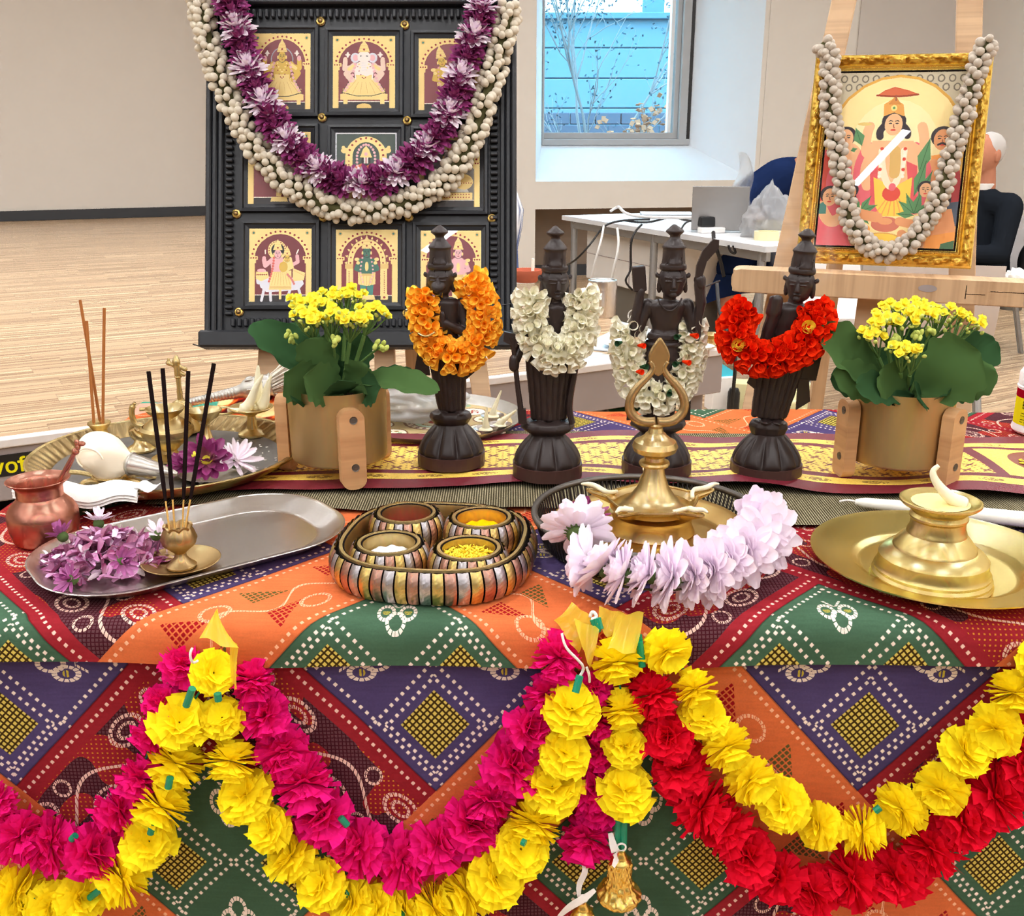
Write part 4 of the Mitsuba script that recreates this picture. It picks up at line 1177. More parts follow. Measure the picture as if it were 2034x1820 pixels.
def headp(c, r, skin, hair=HAIR):
    x, y = c
    return [(circ(x, y + r * 0.3, r * 1.12, r * 1.05), hair), (circ(x, y, r * 0.82, r * 1.05), skin), (circ(x - r * 0.3, y + r * 0.12, r * 0.16, r * 0.07), HAIR), (circ(x + r * 0.3, y + r * 0.12, r * 0.16, r * 0.07), HAIR), (kl(r * 0.04, (x - r * 0.45, y + r * 0.32), (x - r * 0.3, y + r * 0.38), (x - r * 0.12, y + r * 0.32)), HAIR), (kl(r * 0.04, (x + r * 0.45, y + r * 0.32), (x + r * 0.3, y + r * 0.38), (x + r * 0.12, y + r * 0.32)), HAIR), (kl(r * 0.05, (x, y), (x + r * 0.03, y - r * 0.25), (x + r * 0.06, y - r * 0.3)), BRN), (circ(x, y - r * 0.52, r * 0.24, r * 0.09), RED1)]


# left and right attendants
L += [(kp((-0.1605, 0.0207), (-0.0952, 0.0329), (-0.0542, -0.179), (-0.1525, -0.2061)), ROSE), (kl(0.018, (-0.0941, 0.0211), (-0.0702, -0.014), (-0.0736, -0.073)), SK1), (kl(0.009, (-0.0321, 0.0215), (-0.0589, -0.0374), (-0.0769, -0.0849)), HAIR), (kl(0.014, (-0.149, -0.003), (-0.1571, -0.0626), (-0.1375, -0.1219)), RED1)]
L += headp((-0.1082, 0.0494), 0.021, SK1)
L += [(kp((0.0848, 0.0108), (0.1376, 0.0227), (0.1567, -0.1148), (0.0876, -0.1281)), ORG), (kl(0.016, (0.0925, -0.0122), (0.0917, -0.0584), (0.1124, -0.0927)), SK2), (kp((0.123, -0.0464), (0.1464, -0.0116), (0.1619, -0.0917), (0.1341, -0.1038)), srgb(178, 60, 66)), (kp((0.1195, -0.0984), (0.1576, -0.0918), (0.1601, -0.1492), (0.1203, -0.1504)), srgb(80, 92, 110))]
L += headp((0.105, 0.0477), 0.023, SK2) + [(kl(0.0022, (0.0964, 0.0362), (0.1058, 0.0397), (0.117, 0.0352)), HAIR)]
# central figure
L += [(kl(0.020, (-0.0511, 0.0214), (-0.064, -0.0316), (-0.047, -0.0902), (-0.0307, -0.1075)), ROSE), (kl(0.020, (0.0487, 0.0221), (0.0698, -0.0356), (0.0634, -0.0821), (0.058, -0.1055)), ROSE), (kp((-0.0478, 0.0449), (0.0431, 0.0452), (0.0502, -0.0591), (0.0393, -0.0826), (-0.0218, -0.0838), (-0.0353, -0.0606)), SK1)]
L += [(kl(0.011, (-0.0431, 0.0308), (-0.0573, 0.0155), (-0.0613, 0.0566), (-0.0566, 0.0777)), SK1), (kl(0.011, (0.0412, 0.0313), (0.064, 0.0222), (0.0655, 0.0511), (0.0586, 0.0776)), SK1), (kl(0.011, (-0.0444, 0.0215), (-0.0578, -0.0256), (-0.0499, -0.0608)), SK1), (kl(0.011, (0.0465, 0.0221), (0.0626, -0.0299), (0.054, -0.0649)), SK1), (circ(*(-0.0685, 0.0835), 0.016, 0.004), srgb(222, 196, 120)), (kp((-0.0477, -0.0138), (-0.0298, -0.0018), (-0.0262, -0.0957), (-0.0385, -0.1077)), srgb(220, 90, 96)), (kp((0.0312, -0.0013), (0.0565, -0.0126), (0.0635, -0.1054), (0.047, -0.0941)), srgb(220, 90, 96))]
L += [(kp((-0.0373, -0.0395), (0.0096, -0.0622), (0.0481, -0.0383), (0.0481, -0.1057), (0.0328, -0.1295), (-0.0116, -0.1306), (-0.0273, -0.1074)), YEL)]
for k in range(6):
    L.append((LineString([(0.0099, -0.0657), ((0.0099, -0.0657)[0] - 0.036 + 0.0144 * k, (0.016, -0.1275)[1])]).buffer(0.0012), ORG))
L += [(circ(*(0.0055, -0.0774), 0.020, 0.018), RED1), (kl(0.0075, (-0.0243, 0.0216), (-0.0175, -0.0251), (0.004, -0.0623), (0.0203, -0.0247), (0.0245, 0.0219)), srgb(238, 226, 196)), (circ(*(0.0062, -0.0622), 0.008, 0.009), ROSE), (kl(0.012, (0.0046, 0.0218), (0.0075, -0.0073), (0.0076, -0.0307)), srgb(214, 176, 104))]
for k in range(9):
    L.append((circ((-0.0247, 0.0263)[0], (-0.0247, 0.0263)[1] - 0.008 * k, 0.004), RED1 if k % 3 == 0 else srgb(240, 234, 214)))
    L.append((circ((0.0263, 0.0266)[0], (0.0263, 0.0266)[1] - 0.008 * k, 0.004), RED1 if k % 3 == 0 else srgb(240, 234, 214)))
L += [(kl(0.008, (-0.0244, 0.08), (-0.0331, 0.066), (-0.0319, 0.0543)), HAIR), (kl(0.008, (0.0155, 0.08), (0.0268, 0.066), (0.0277, 0.0568)), HAIR)] + headp((-0.0046, 0.0823), 0.024, SK1)
L += [(kp((-0.0287, 0.101), (-0.0303, 0.1289), (-0.0106, 0.1427), (0.0129, 0.1286), (0.0179, 0.1008), (-0.0063, 0.1102)), srgb(222, 164, 82)), (kp((-0.0203, 0.1289), (-0.0068, 0.1497), (0.0074, 0.1287)), srgb(206, 140, 64)), (circ(*(-0.0073, 0.1206), 0.007), srgb(244, 220, 140)), (circ(*(-0.0073, 0.1206), 0.003), GRN)]
L += [(kp((-0.048, 0.15), (-0.0313, 0.1615), (-0.0099, 0.1694), (0.0218, 0.1609), (0.0424, 0.1527), (-0.0012, 0.1484)), srgb(206, 104, 64)), (kl(0.002, (-0.048, 0.15), (-0.0011, 0.1473), (0.0425, 0.1515)), srgb(150, 60, 40)), (LineString([(-0.0057, 0.1496), (-0.0046, 0.138)]).buffer(0.0014), BRN)]
# leaves
for c0, c1, w_ in (((-0.0703, 0.0331), (-0.0879, 0.0741), 0.013), ((-0.0941, 0.0211), (-0.0809, 0.0259), 0.006), ((0.0615, -0.0299), (0.0786, 0.0511), 0.015), ((0.0557, -0.0823), (0.0751, -0.0008), 0.013), ((0.0646, -0.0937), (0.0904, -0.0238), 0.011), ((-0.0599, -0.12), (-0.084, -0.0827), 0.009), ((-0.0599, -0.12), (-0.0231, -0.105), 0.009), ((-0.0599, -0.12), (-0.0386, -0.0842), 0.008), ((-0.0593, -0.1259), (-0.0379, -0.149), 0.008), ((-0.0633, -0.1201), (-0.0655, -0.1556), 0.008), ((0.0598, -0.1229), (0.0238, -0.0946), 0.010), ((0.0598, -0.1229), (0.0387, -0.0768), 0.009), ((0.0598, -0.1229), (0.071, -0.0704), 0.010), ((0.0598, -0.1229), (0.0902, -0.099), 0.009), ((0.0601, -0.1264), (0.0212, -0.1239), 0.009)):
    a_, b_ = np.array(c0), np.array(c1)
    d_ = b_ - a_
    n_ = np.array([-d_[1], d_[0]]) / (np.linalg.norm(d_) + 1e-9) * w_
    L += [(kp(tuple(a_), tuple(a_ + d_ * 0.45 + n_), tuple(b_), tuple(a_ + d_ * 0.45 - n_)), GRN), (LineString([a_, b_]).buffer(0.0008), srgb(60, 110, 70))]
# altar and kneeling figures
L += [(circ(*(-0.0008, -0.1491), 0.032, 0.018), srgb(206, 120, 96)), (circ(*(-0.0015, -0.1421), 0.016, 0.008), SK2), (circ(*(-0.0043, -0.1821), 0.040, 0.014), srgb(216, 170, 90)), (circ(*(-0.0045, -0.1798), 0.032, 0.009), YEL), (circ(*(-0.0514, -0.1612), 0.018, 0.012), ORG)]
L += [(kp((-0.1617, -0.1105), (-0.1225, -0.0977), (-0.1031, -0.1448), (-0.0654, -0.215), (-0.1609, -0.216)), ROSE), (kl(0.013, (-0.1502, -0.1102), (-0.1237, -0.1454), (-0.0996, -0.1328)), SK1), (kp((-0.1596, -0.108), (-0.1377, -0.0956), (-0.1369, -0.1278), (-0.16, -0.1284)), srgb(80, 140, 130)), (kl(0.012, (-0.0803, -0.1205), (-0.0455, -0.1291), (-0.0203, -0.1332)), SK2)]
L += headp((-0.1315, -0.0884), 0.020, SK1) + headp((-0.0869, -0.0756), 0.017, SK2)
L += [(kp((0.0919, -0.1163), (0.14, -0.1094), (0.1603, -0.1838), (0.1551, -0.2071), (0.0854, -0.2154), (0.0889, -0.1629)), SK2), (kp((0.0922, -0.1744), (0.1559, -0.1609), (0.1562, -0.207), (0.0875, -0.2153)), ORG), (kp((0.1243, -0.1908), (0.1526, -0.1817), (0.1525, -0.2129), (0.1205, -0.2176)), srgb(70, 110, 80)), (kl(0.010, (0.0997, -0.1393), (0.0588, -0.1463), (0.0295, -0.1412)), SK2), (kl(0.010, (0.0911, -0.1628), (0.0661, -0.1869), (0.0368, -0.1703)), SK2)]
L += headp((0.1148, -0.095), 0.020, SK2) + headp((0.0795, -0.0679), 0.016, SK1)
L = [(p.intersection(sbox(-hw, -hh, hw, hh)), c) for p, c in L]
L = [(p, c) for p, c in L if not p.is_empty]
pm, pc = flat_print(L)
part(t, 'print', mv(pm, tr(0, 0, 0.0015), FK), 'print_vc', False, color=pc, label='colour print of a crowned figure with kneeling attendants')
part(t, 'glass', mv(quad((-hw, -hh, 0.0028), (hw, -hh, 0.0028), (hw, hh, 0.0028), (-hw, hh, 0.0028)), FK), 'glass_sheet', False)
part(t, 'backing', mv(box(pw - 0.01, ph_ - 0.01, 0.008), tr(0, 0, -0.006), FK), 'beech', False, uv=np.zeros((8, 2)))
KN = FK[:3, 2]
kpts = [(-0.1816, 0.2635), (-0.1628, 0.2361), (-0.1581, 0.1865), (-0.15, 0.1274), (-0.1386, 0.0682), (-0.1226, 0.0091), (-0.1077, -0.0499), (-0.0928, -0.1089), (-0.0644, -0.1675), (-0.0265, -0.2077), (0.0104, -0.2181), (0.0507, -0.1991), (0.0845, -0.1514), (0.1081, -0.0928), (0.1207, -0.0234), (0.1332, 0.0456), (0.1445, 0.1141), (0.1558, 0.1822), (0.1677, 0.2329), (0.1794, 0.2632)]
path = spline([FK[:3, :3] @ np.array([x, y, 0.030]) + FK[:3, 3] for x, y in kpts], 90)
g = thing('berry_garland', 'garland of grey-beige berries hung round the gilt framed picture', 'garland')
berry_garland(g, path, KN, 0.0175, 330, berry_grey, sc(0.009, 0.009, 0.0105), 'berry_grey')

# easel on the right
t = thing('wooden_easel', 'light wooden easel with a paint-stained ledge carrying the gilt framed picture', 'easel')


def timber(a_, b_, w_, d_):
    m_ = bar(np.array(a_), np.array(b_), w_, d_, 0.002, KD['ex'])
    return part(t, 'leg', m_, 'beech', False, uv=np.c_[m_.vertices[:, 2], m_.vertices[:, 0]])


def down(a_, b_):
    a_, b_ = np.array(a_), np.array(b_)
    d_ = unit(b_ - a_)
    return b_ + d_ * ((0.0 - b_[2]) / d_[2])


p0, p1 = (0.8231, 2.72, 1.5323), (0.6012, 2.42, 0.5615)
timber(down(p0, p1), np.array(p0) + unit(np.array(p0) - p1) * 0.05, 0.058, 0.026)
p0, p1 = (1.1086, 2.66, 1.525), (1.09, 2.38, 0.5657)
timber(down(p0, p1), np.array(p0) + unit(np.array(p0) - p1) * 0.05, 0.058, 0.026)
p0, p1 = (0.8703, 2.44, 0.8996), (0.8255, 2.34, 0.5826)
timber(down(p0, p1), p0, 0.060, 0.026)
lc = FK @ np.array([0.01, -ph_ / 2 - 0.012, 0.02, 1])
lf = np.eye(4)
lf[:3, 0], lf[:3, 2] = unit([KD['ex'][0], KD['ex'][1], -0.012]), [0, 0, 1]
lf[:3, 1] = np.cross(lf[:3, 2], lf[:3, 0])
lf[:3, 3] = lc[:3]
lp = ext(rrect(-0.345, -0.075, 0.345, 0.045, 0.03), 0.05)
part(t, 'ledge', mv(lp, tr(0, 0, -0.062), lf), 'beech', False, uv=np.c_[lp.vertices[:, 0], lp.vertices[:, 1] + lp.vertices[:, 2]], label='wooden ledge with paint marks')
lip = ext(rrect(-0.345, -0.052, 0.345, 0.0, 0.02), 0.02)
part(t, 'ledge_lip', mv(lip, rot('x', 90), tr(0, -0.058, -0.008), lf), 'beech', False, uv=lip.vertices[:, :2].copy())
part(t, 'paint_mark', mv(cat([ext(kp((0, 0), (0.018, 0.002), (0.026, 0.03), (0.012, 0.022), (0.008, 0.034), (-0.002, 0.026)), 0.0006), mv(ext(circ(0, 0, 0.020, 0.008), 0.0006), tr(-0.20, 0.026, 0))]), rot('x', 90), tr(0.29, -0.0785, -0.056), lf), 'stage_face', False, label='grey dried paint')
part(t, 'pencil_line', mv(cat([box(0.0015, 0.03, 0.0004, 0, (0.0, 0, 0)), box(0.04, 0.0012, 0.0004, 0, (0.02, -0.004, 0)), box(0.10, 0.0012, 0.0004, 0, (0.1, 0.004, 0))]), rot('x', 90), tr(0.17, -0.0785, -0.034), lf), 'groove', False)
m_ = bar(np.array(FK[:3, 3]) + [0.0, 0.30, 0.1], np.array(FK[:3, 3]) + [0.05, 0.62, -1.15], 0.04, 0.025)
part(t, 'rear_leg', m_, 'beech', False, uv=m_.vertices[:, ::2].copy())


# ---------------------------------------------------------------- desk by the window
DA, DC = np.array([0.332, 6.951, 0.0]), np.array([1.202, 4.86, 0.0])
DX = unit(DC - DA)                                  # along the desk, towards the viewer
DY = np.array([-DX[1], DX[0], 0])                   # across, to the right and back
DL = float(np.linalg.norm(DC - DA))
FD = np.eye(4)
FD[:3, 0], FD[:3, 1], FD[:3, 3] = DX, DY, DA
t = thing('desk', 'long pale desk under the window with laptops and cables on it', 'desk')
part(t, 'desk_top', mv(ext(rrect(0, 0, DL, 0.72, 0.01), 0.028), tr(0, 0, 0.692), FD), 'desk_top', False)
for x in (0.08, DL * 0.5, DL - 0.1):
    for y in (0.06, 0.66):
        part(t, 'leg', mv(tube([(x, y, 0), (x, y, 0.692)], 0.022, 12), FD), 'desk_steel')
part(t, 'rail', mv(box(DL - 0.1, 0.03, 0.05, 0.003, (DL / 2, 0.06, 0.665)), FD), 'desk_steel', False)
t = thing('low_cabinet', 'white low cabinet standing under the desk', 'cabinet')
part(t, 'body', mv(box(1.2, 0.40, 0.32, 0.005, (0.71, 0.34, 0.47)), FD), 'cabinet_white', False)
part(t, 'lock', mv(lathe([(0, 0.004), (0.009, 0.004), (0.009, 0)], 12), rot('y', -90), tr(0.11, 0.22, 0.60), FD), 'steel_dark')
part(t, 'base', mv(box(1.1, 0.36, 0.31, 0.003, (0.71, 0.36, 0.155)), FD), 'chair_dark', False)
part(t, 'panel_joint', mv(cat([box(0.004, 0.006, 0.31, 0, (0.71, 0.139, 0.47)), box(1.18, 0.006, 0.003, 0, (0.71, 0.139, 0.48))]), FD), 'stage_face', False)


def laptop(key, pos, yaw, opened, w=0.33, d=0.23, mat='laptop_grey'):
    M_ = tr(*pos) @ rot('z', yaw)
    part(key, 'base', mv(box(w, d, 0.014, 0.003, (0, d / 2, 0.007)), M_), 'laptop_light' if opened else mat, False)
    if opened:
        part(key, 'screen_lid', mv(box(w, 0.008, d, 0.003, (0, 0, d / 2)), rot('x', 14), tr(0, 0.0, 0.014), M_), mat, False, label='grey laptop lid seen from behind')
        part(key, 'keyboard', mv(box(w * 0.86, d * 0.42, 0.001, 0, (0, d * 0.36, 0.0146)), M_), 'chair_dark', False)
    else:
        part(key, 'screen_lid', mv(box(w, d, 0.008, 0.002, (0, d / 2, 0.0185)), M_), 'laptop_light', False)


k = thing('laptop', 'open grey laptop seen from behind on the desk', 'laptop')
laptop(k, (1.13, 5.62, 0.72), -12, True, 0.30, 0.24)
k = thing('laptop', 'closed silver laptop lying flat on the desk, left of the open one', 'laptop')
laptop(k, (1.02, 6.75, 0.72), -4, False, 0.34, 0.26)
k = thing('power_adapter', 'small black power adapter on top of a white box on the desk', 'adapter')
whole(k, mv(box(0.085, 0.05, 0.055, 0.006), rot('z', 10), tr(1.06, 5.62, 0.779)), 'black_plastic', False)
k = thing('white_box', 'white flat adapter box on the desk under the black adapter', 'box')
whole(k, mv(box(0.135, 0.07, 0.03, 0.004), rot('z', 10), tr(1.085, 5.60, 0.7355)), 'white_gloss', False)
k = thing('tape_roll', 'cream roll of adhesive tape on the desk beside the plastic bag', 'tape')
whole(k, mv(lathe([(0.05, 0), (0.068, 0), (0.068, 0.045), (0.05, 0.045), (0.05, 0)], 40), tr(1.29, 5.18, 0.72)), 'tape_cream')
k = thing('yellow_ball', 'small yellow ball-shaped thing beside the tape roll', 'ball')
whole(k, ell((1.383, 5.16, 0.742), 0.022, 0.022, 0.022, 2), 'blob_yellow', True)
k = thing('paper_sheet', 'white sheet of paper on the desk under the tape roll', 'paper')
whole(k, mv(box(0.26, 0.2, 0.002), rot('z', 20), tr(1.33, 5.13, 0.7205)), 'white_matte', False)


def film_bag(c, rx, ry, rz, seed, neck=True):
    m = trimesh.creation.icosphere(subdivisions=4)
    v = m.vertices
    n_ = meshkit.fbm(v * 2.2 + seed, 3, seed) - 0.5
    ridge = np.abs(meshkit.noise(v * 3.5 + seed, seed + 4) - 0.5)
    r = 1 + 0.5 * n_ - 0.28 * (0.25 - ridge) * 2
    v = v * r[:, None]
    top = np.clip(v[:, 2], 0, None)
    sq = 1 - 0.72 * np.clip(top, 0, 1) ** 1.4 if neck else 1
    v = np.c_[v[:, 0] * sq, v[:, 1] * sq, np.maximum(v[:, 2], -0.62)]
    return trimesh.Trimesh(v * [rx, ry, rz] + np.array(c), m.faces, process=False)


k = thing('plastic_bag', 'clear crumpled plastic bag with white paper inside on the desk', 'plastic bag')
part(k, 'film', film_bag((1.34, 5.36, 0.82), 0.15, 0.12, 0.17, 3), 'bag_film', True)
part(k, 'paper_content', mv(box(0.16, 0.1, 0.08, 0.008), rot('z', 15), tr(1.36, 5.37, 0.765)), 'white_matte', False, label='white paper in the bag')
k = thing('plastic_film', 'clear plastic film hanging beside the man in navy, left of the navy back', 'plastic bag')
fm, _ = sheet(lambda u, v: (1.275 + 0.13 * (u - 0.5) * (0.4 + v) + 0.02 * np.sin(v * 9), 5.75 + 0.05 * np.sin(u * 8 + v * 5) + 0.03 * np.cos(v * 7 + u * 3), 1.12 - 0.42 * v + 0.02 * np.sin(u * 5)), 24, 30)
whole(k, fm, 'bag_film', True)


def cable(label, pts, r, mat, cat_='cable', name='cable', grp=None):
    k = thing(name, label, cat_, grp)
    whole(k, tube(spline(pts, 50), r, 8), mat, True)


cable('black cable running over the edge of the desk down to the floor at the left', [(0.8124, 6.1, 0.7556), (0.6746, 6.2, 0.7424), (0.5695, 6.2, 0.7158), (0.4878, 6.1, 0.6417), (0.4001, 6.1, 0.5384), (0.3271, 6.3, 0.4614)], 0.006, 'cable_black')
cable('black cable lying across the desk towards the black adapter', [(0.6801, 6.25, 0.7387), (0.813, 6.1, 0.7411), (0.9156, 6, 0.7743), (0.9646, 5.85, 0.7738), (1.0099, 5.7, 0.7739)], 0.006, 'cable_black')
cable('white cable looped on the desk left of the closed laptop', [(0.6263, 6.6, 0.7693), (0.6673, 6.6, 0.7943), (0.6883, 6.4, 0.7824), (0.7645, 6.2, 0.766), (0.8863, 6, 0.7743), (1.0228, 5.7, 0.7929)], 0.009, 'cable_white')
cable('white cable hanging from the desk, left of its pair', [(0.5471, 6.15, 0.7138), (0.5228, 6.05, 0.6317), (0.493, 6.05, 0.5143), (0.4702, 6.1, 0.3708)], 0.007, 'cable_white')
cable('white cable hanging from the desk, right of its pair', [(0.6184, 6.05, 0.7102), (0.6225, 6, 0.6074), (0.6025, 6, 0.4907), (0.5897, 6.05, 0.3776)], 0.008, 'cable_white')
cable('thin black cable hanging from the desk behind the bow statue', [(0.7436, 5.9, 0.742), (0.6883, 5.85, 0.6787), (0.6809, 5.85, 0.5655), (0.6781, 5.85, 0.4798), (0.6565, 5.85, 0.4337), (0.7023, 5.9, 0.3688)], 0.006, 'cable_black')
cable('thin grey cable hanging in front of the cabinet, right of the bow statue', [(0.9765, 5.7, 0.7739), (0.902, 5.5, 0.7363), (0.8884, 5.5, 0.6302), (0.9021, 5.55, 0.5656)], 0.005, 'cable_black')
cable('thick black cable hanging over the near edge of the desk', [(1.0479, 5.35, 0.7438), (1.0396, 5.25, 0.6942), (1.0701, 5.25, 0.6178), (1.0965, 5.25, 0.5278)], 0.010, 'cable_black')
cable('thin black cable looping under the right end of the desk', [(1.0778, 5.1, 0.7037), (1.0925, 5.1, 0.6716), (1.1131, 5.1, 0.6642), (1.1006, 5.1, 0.7013)], 0.006, 'cable_black')
cable('black cable on the floor at the right end of the stage', [(0.8898, 4.4, 0.615), (0.8849, 4.2, 0.4737), (0.9161, 4.1, 0.3865), (0.926, 4.1, 0.2375), (0.9264, 4.12, 0.1019), (0.9258, 4.15, 0.0092)], 0.008, 'cable_black')

# ---------------------------------------------------------------- chairs
def shell_chair(key, pos, yaw, seat='chair_shell', h=0.45):
    M_ = tr(*pos) @ rot('z', yaw)

    def shell(u, v):
        x = (v - 0.5) * 0.44 * (1 - 0.1 * u)
        s = u * 0.86
        y = np.where(s < 0.42, -0.2 + s, 0.22 + 0.13 * np.clip((s - 0.42) / 0.44, 0, 1) + 0.02 * np.sin(np.pi * np.clip((s - 0.42) / 0.44, 0, 1)))
        z = h + np.where(s < 0.42, 0.015 * (2 * v - 1) ** 2 - 0.02 * np.sin(np.pi * s / 0.42), 0.0) + np.clip(s - 0.40, 0, None) * 0.72
        return x, y, z
    m, _ = sheet(shell, 34, 14)
    m2 = trimesh.Trimesh(m.vertices - np.array([0, 0.004, 0.016]), m.faces[:, ::-1], process=False)
    part(key, 'seat_shell', mv(cat(m, m2), M_), seat, True)
    part(key, 'seat_edge', mv(box(0.43, 0.016, 0.05, 0.006, (0, -0.2, h - 0.02)), M_), seat, False)
    for sx_ in (-1, 1):
        part(key, 'leg', mv(tube([(sx_ * 0.17, -0.15, h - 0.02), (sx_ * 0.22, -0.24, 0.0)], 0.016, 10), M_), 'desk_steel')
        part(key, 'leg', mv(tube([(sx_ * 0.17, 0.16, h - 0.02), (sx_ * 0.22, 0.27, 0.0)], 0.016, 10), M_), 'desk_steel')


k = thing('white_chair', 'white shell chair behind the red garlanded statue, its seat towards the viewer', 'chair')
shell_chair(k, (1.52, 4.62, 0), 6)
k = thing('white_chair', 'white chair between the legs of the right easel, left of the yellow flowers', 'chair')
shell_chair(k, (1.63, 3.95, 0), 165)
k = thing('grey_chair', 'grey shell chair turned away under the navy cloth', 'chair')
shell_chair(k, (1.85, 6.45, 0), 20, 'chair_dark')
k = thing('white_chair', 'white chair of the man in the black suit, behind the right easel', 'chair')
shell_chair(k, (2.67, 5.93, 0), -60)
k = thing('silver_ware_bag', 'clear bag of silver ware lying on the white chair between the easel legs', 'bag')
part(k, 'film', film_bag((1.66, 4.10, 0.54), 0.16, 0.10, 0.10, 8, False), 'bag_film', True)
part(k, 'ware', cat([mv(lathe([(0.0, 0.0), (0.03, 0.0), (0.045, 0.03), (0.047, 0.032), (0.03, 0.006), (0, 0.006)], 20), rot('x', 40 * i), tr(1.58 + 0.04 * i, 4.07 + 0.03 * (i % 2), 0.49 + 0.025 * (i % 3))) for i in range(5)]), 'silver', 30, label='small silver bowls')
k = thing('shoulder_bag', 'black shoulder bag hanging at the chair right of the man in the suit', 'bag')
bagm = fuse([bone((2.93, 5.7, 0.56), (0.10, 0.07, 0.13), (3.02, 5.75, 0.5), (0.10, 0.08, 0.13), 24)], 0.03, 4)
part(k, 'body', bagm, 'black_plastic', True)
part(k, 'strap', tube(spline([(2.86, 5.68, 0.62), (2.9, 5.64, 0.78), (2.98, 5.66, 0.62)], 16), 0.012, 8), 'black_plastic')
part(k, 'clip', tube([(2.83, 5.6, 0.60), (2.86, 5.58, 0.76)], 0.012, 8), 'white_gloss', label='white strap end')
k = thing('folding_stand', 'black folding stand at the right edge behind the bottle', 'stand')
for a_, b_ in (((3.02, 5.7, 0.02), (3.3, 5.75, 0.75)), ((3.34, 5.7, 0.02), (3.1, 5.78, 0.55)), ((3.0, 5.8, 0.52), (3.4, 5.8, 0.58))):
    part(k, 'bar', tube([a_, b_], 0.02, 10), 'black_plastic')
part(k, 'seat', box(0.4, 0.3, 0.06, 0.02, (3.28, 5.8, 0.72)), 'black_plastic', False)
k = thing('printed_bag', 'white printed carrier bag on the floor behind the right easel', 'bag')
part(k, 'body', film_bag((3.48, 7.55, 0.075), 0.17, 0.11, 0.12, 5, False), 'white_matte', True)
part(k, 'red_mark', ell((3.58, 7.44, 0.10), 0.03, 0.012, 0.035), 'label_red', True)
k = thing('dark_bin', 'small dark grey bin on the floor right of the printed bag', 'bin')
whole(k, mv(lathe([(0, 0), (0.075, 0), (0.095, 0.26), (0.088, 0.26), (0.07, 0.01), (0, 0.01)], 24), tr(3.72, 7.5, 0)), 'chair_dark')
k = thing('white_tissue', 'white crumpled paper at the black bag behind the man in the suit', 'paper')
whole(k, film_bag((2.72, 5.45, 0.47), 0.10, 0.06, 0.08, 9, False), 'white_matte', True)

# ---------------------------------------------------------------- the two people at the back
def body_mesh(bones, edge=0.03, it=10):
    return fuse([bone(*b, seg=20) for b in bones], edge, it)


k = thing('person', 'person in a navy kurta bending forward at the desk, head hidden behind the picture', 'person')
SHIFT = tr(0.05, 0.86, 0)
nv = body_mesh([((1.50, 5.42, 0.52), (0.19, 0.17, 0.12), (1.47, 5.40, 0.88), (0.21, 0.14, 0.12)), ((1.47, 5.40, 0.88), (0.21, 0.14, 0.12), (1.60, 5.34, 1.02), (0.18, 0.13, 0.09)),
    ((1.36, 5.34, 0.93), 0.07, (1.30, 5.24, 0.80), 0.06), ((1.72, 5.3, 0.98), 0.075, (1.80, 5.1, 0.82), 0.06), ((1.80, 5.1, 0.82), 0.06, (1.70, 4.98, 0.80), 0.05), ((1.42, 5.40, 0.55), (0.13, 0.12, 0.09), (1.22, 5.02, 0.50), 0.09), ((1.60, 5.40, 0.55), (0.13, 0.12, 0.09), (1.50, 4.98, 0.50), 0.09)])
bd = body_mesh([((1.62, 5.30, 1.03), 0.06, (1.68, 5.24, 1.10), 0.055), ((1.71, 5.20, 1.15), (0.08, 0.095, 0.11), (1.72, 5.18, 1.13), (0.075, 0.09, 0.10)), ((1.30, 5.24, 0.80), 0.045, (1.36, 5.14, 0.77), 0.032), ((1.36, 5.14, 0.77), (0.04, 0.045, 0.018), (1.39, 5.07, 0.755), (0.035, 0.03, 0.012)),
    ((1.70, 4.98, 0.80), 0.04, (1.62, 4.96, 0.775), 0.03), ((1.21, 5.0, 0.47), 0.06, (1.20, 5.02, 0.10), 0.045), ((1.50, 4.97, 0.47), 0.06, (1.52, 5.0, 0.10), 0.045)], 0.02, 6)
part(k, 'body', mv(bd, SHIFT), 'skin', True)
part(k, 'nose', mv(ell((1.715, 5.098, 1.130), 0.012, 0.014, 0.016), SHIFT), 'skin', True)
for sx_ in (-1, 1):
    part(k, 'eye', mv(ell((1.718 + sx_ * 0.030, 5.108, 1.152), 0.012, 0.007, 0.006), SHIFT), 'hair_black', True)
    part(k, 'ear', mv(ell((1.715 + sx_ * 0.079, 5.20, 1.14), 0.010, 0.02, 0.03), SHIFT), 'skin', True)
part(k, 'mouth', mv(ell((1.715, 5.106, 1.098), 0.022, 0.006, 0.006), SHIFT), 'label_red', True)
part(k, 'kurta', mv(nv, SHIFT), 'navy_cloth', True, label='navy kurta')
hem, _ = sheet(lambda u, v: (1.17 + 0.46 * u - 0.06 * v * np.cos(u * 3), 5.82 - 0.04 * np.sin(u * 6) + 0.03 * v, 0.47 - (0.20 - 0.09 * np.abs(np.sin(u * 3.0 + 0.2))) * v), 30, 8)
part(k, 'kurta_hem', hem, 'navy_cloth', True)
part(k, 'hair', mv(ball(1, 3), sc(0.09, 0.105, 0.09), tr(1.71, 5.215, 1.18), SHIFT), 'hair_black', True)
for x in (1.20, 1.52):
    part(k, 'shoe', fuse([bone((x, 5.02, 0.045), (0.045, 0.05, 0.045), (x, 4.88, 0.035), (0.045, 0.06, 0.033))], 0.02, 4).apply_transform(SHIFT), 'black_plastic', True)

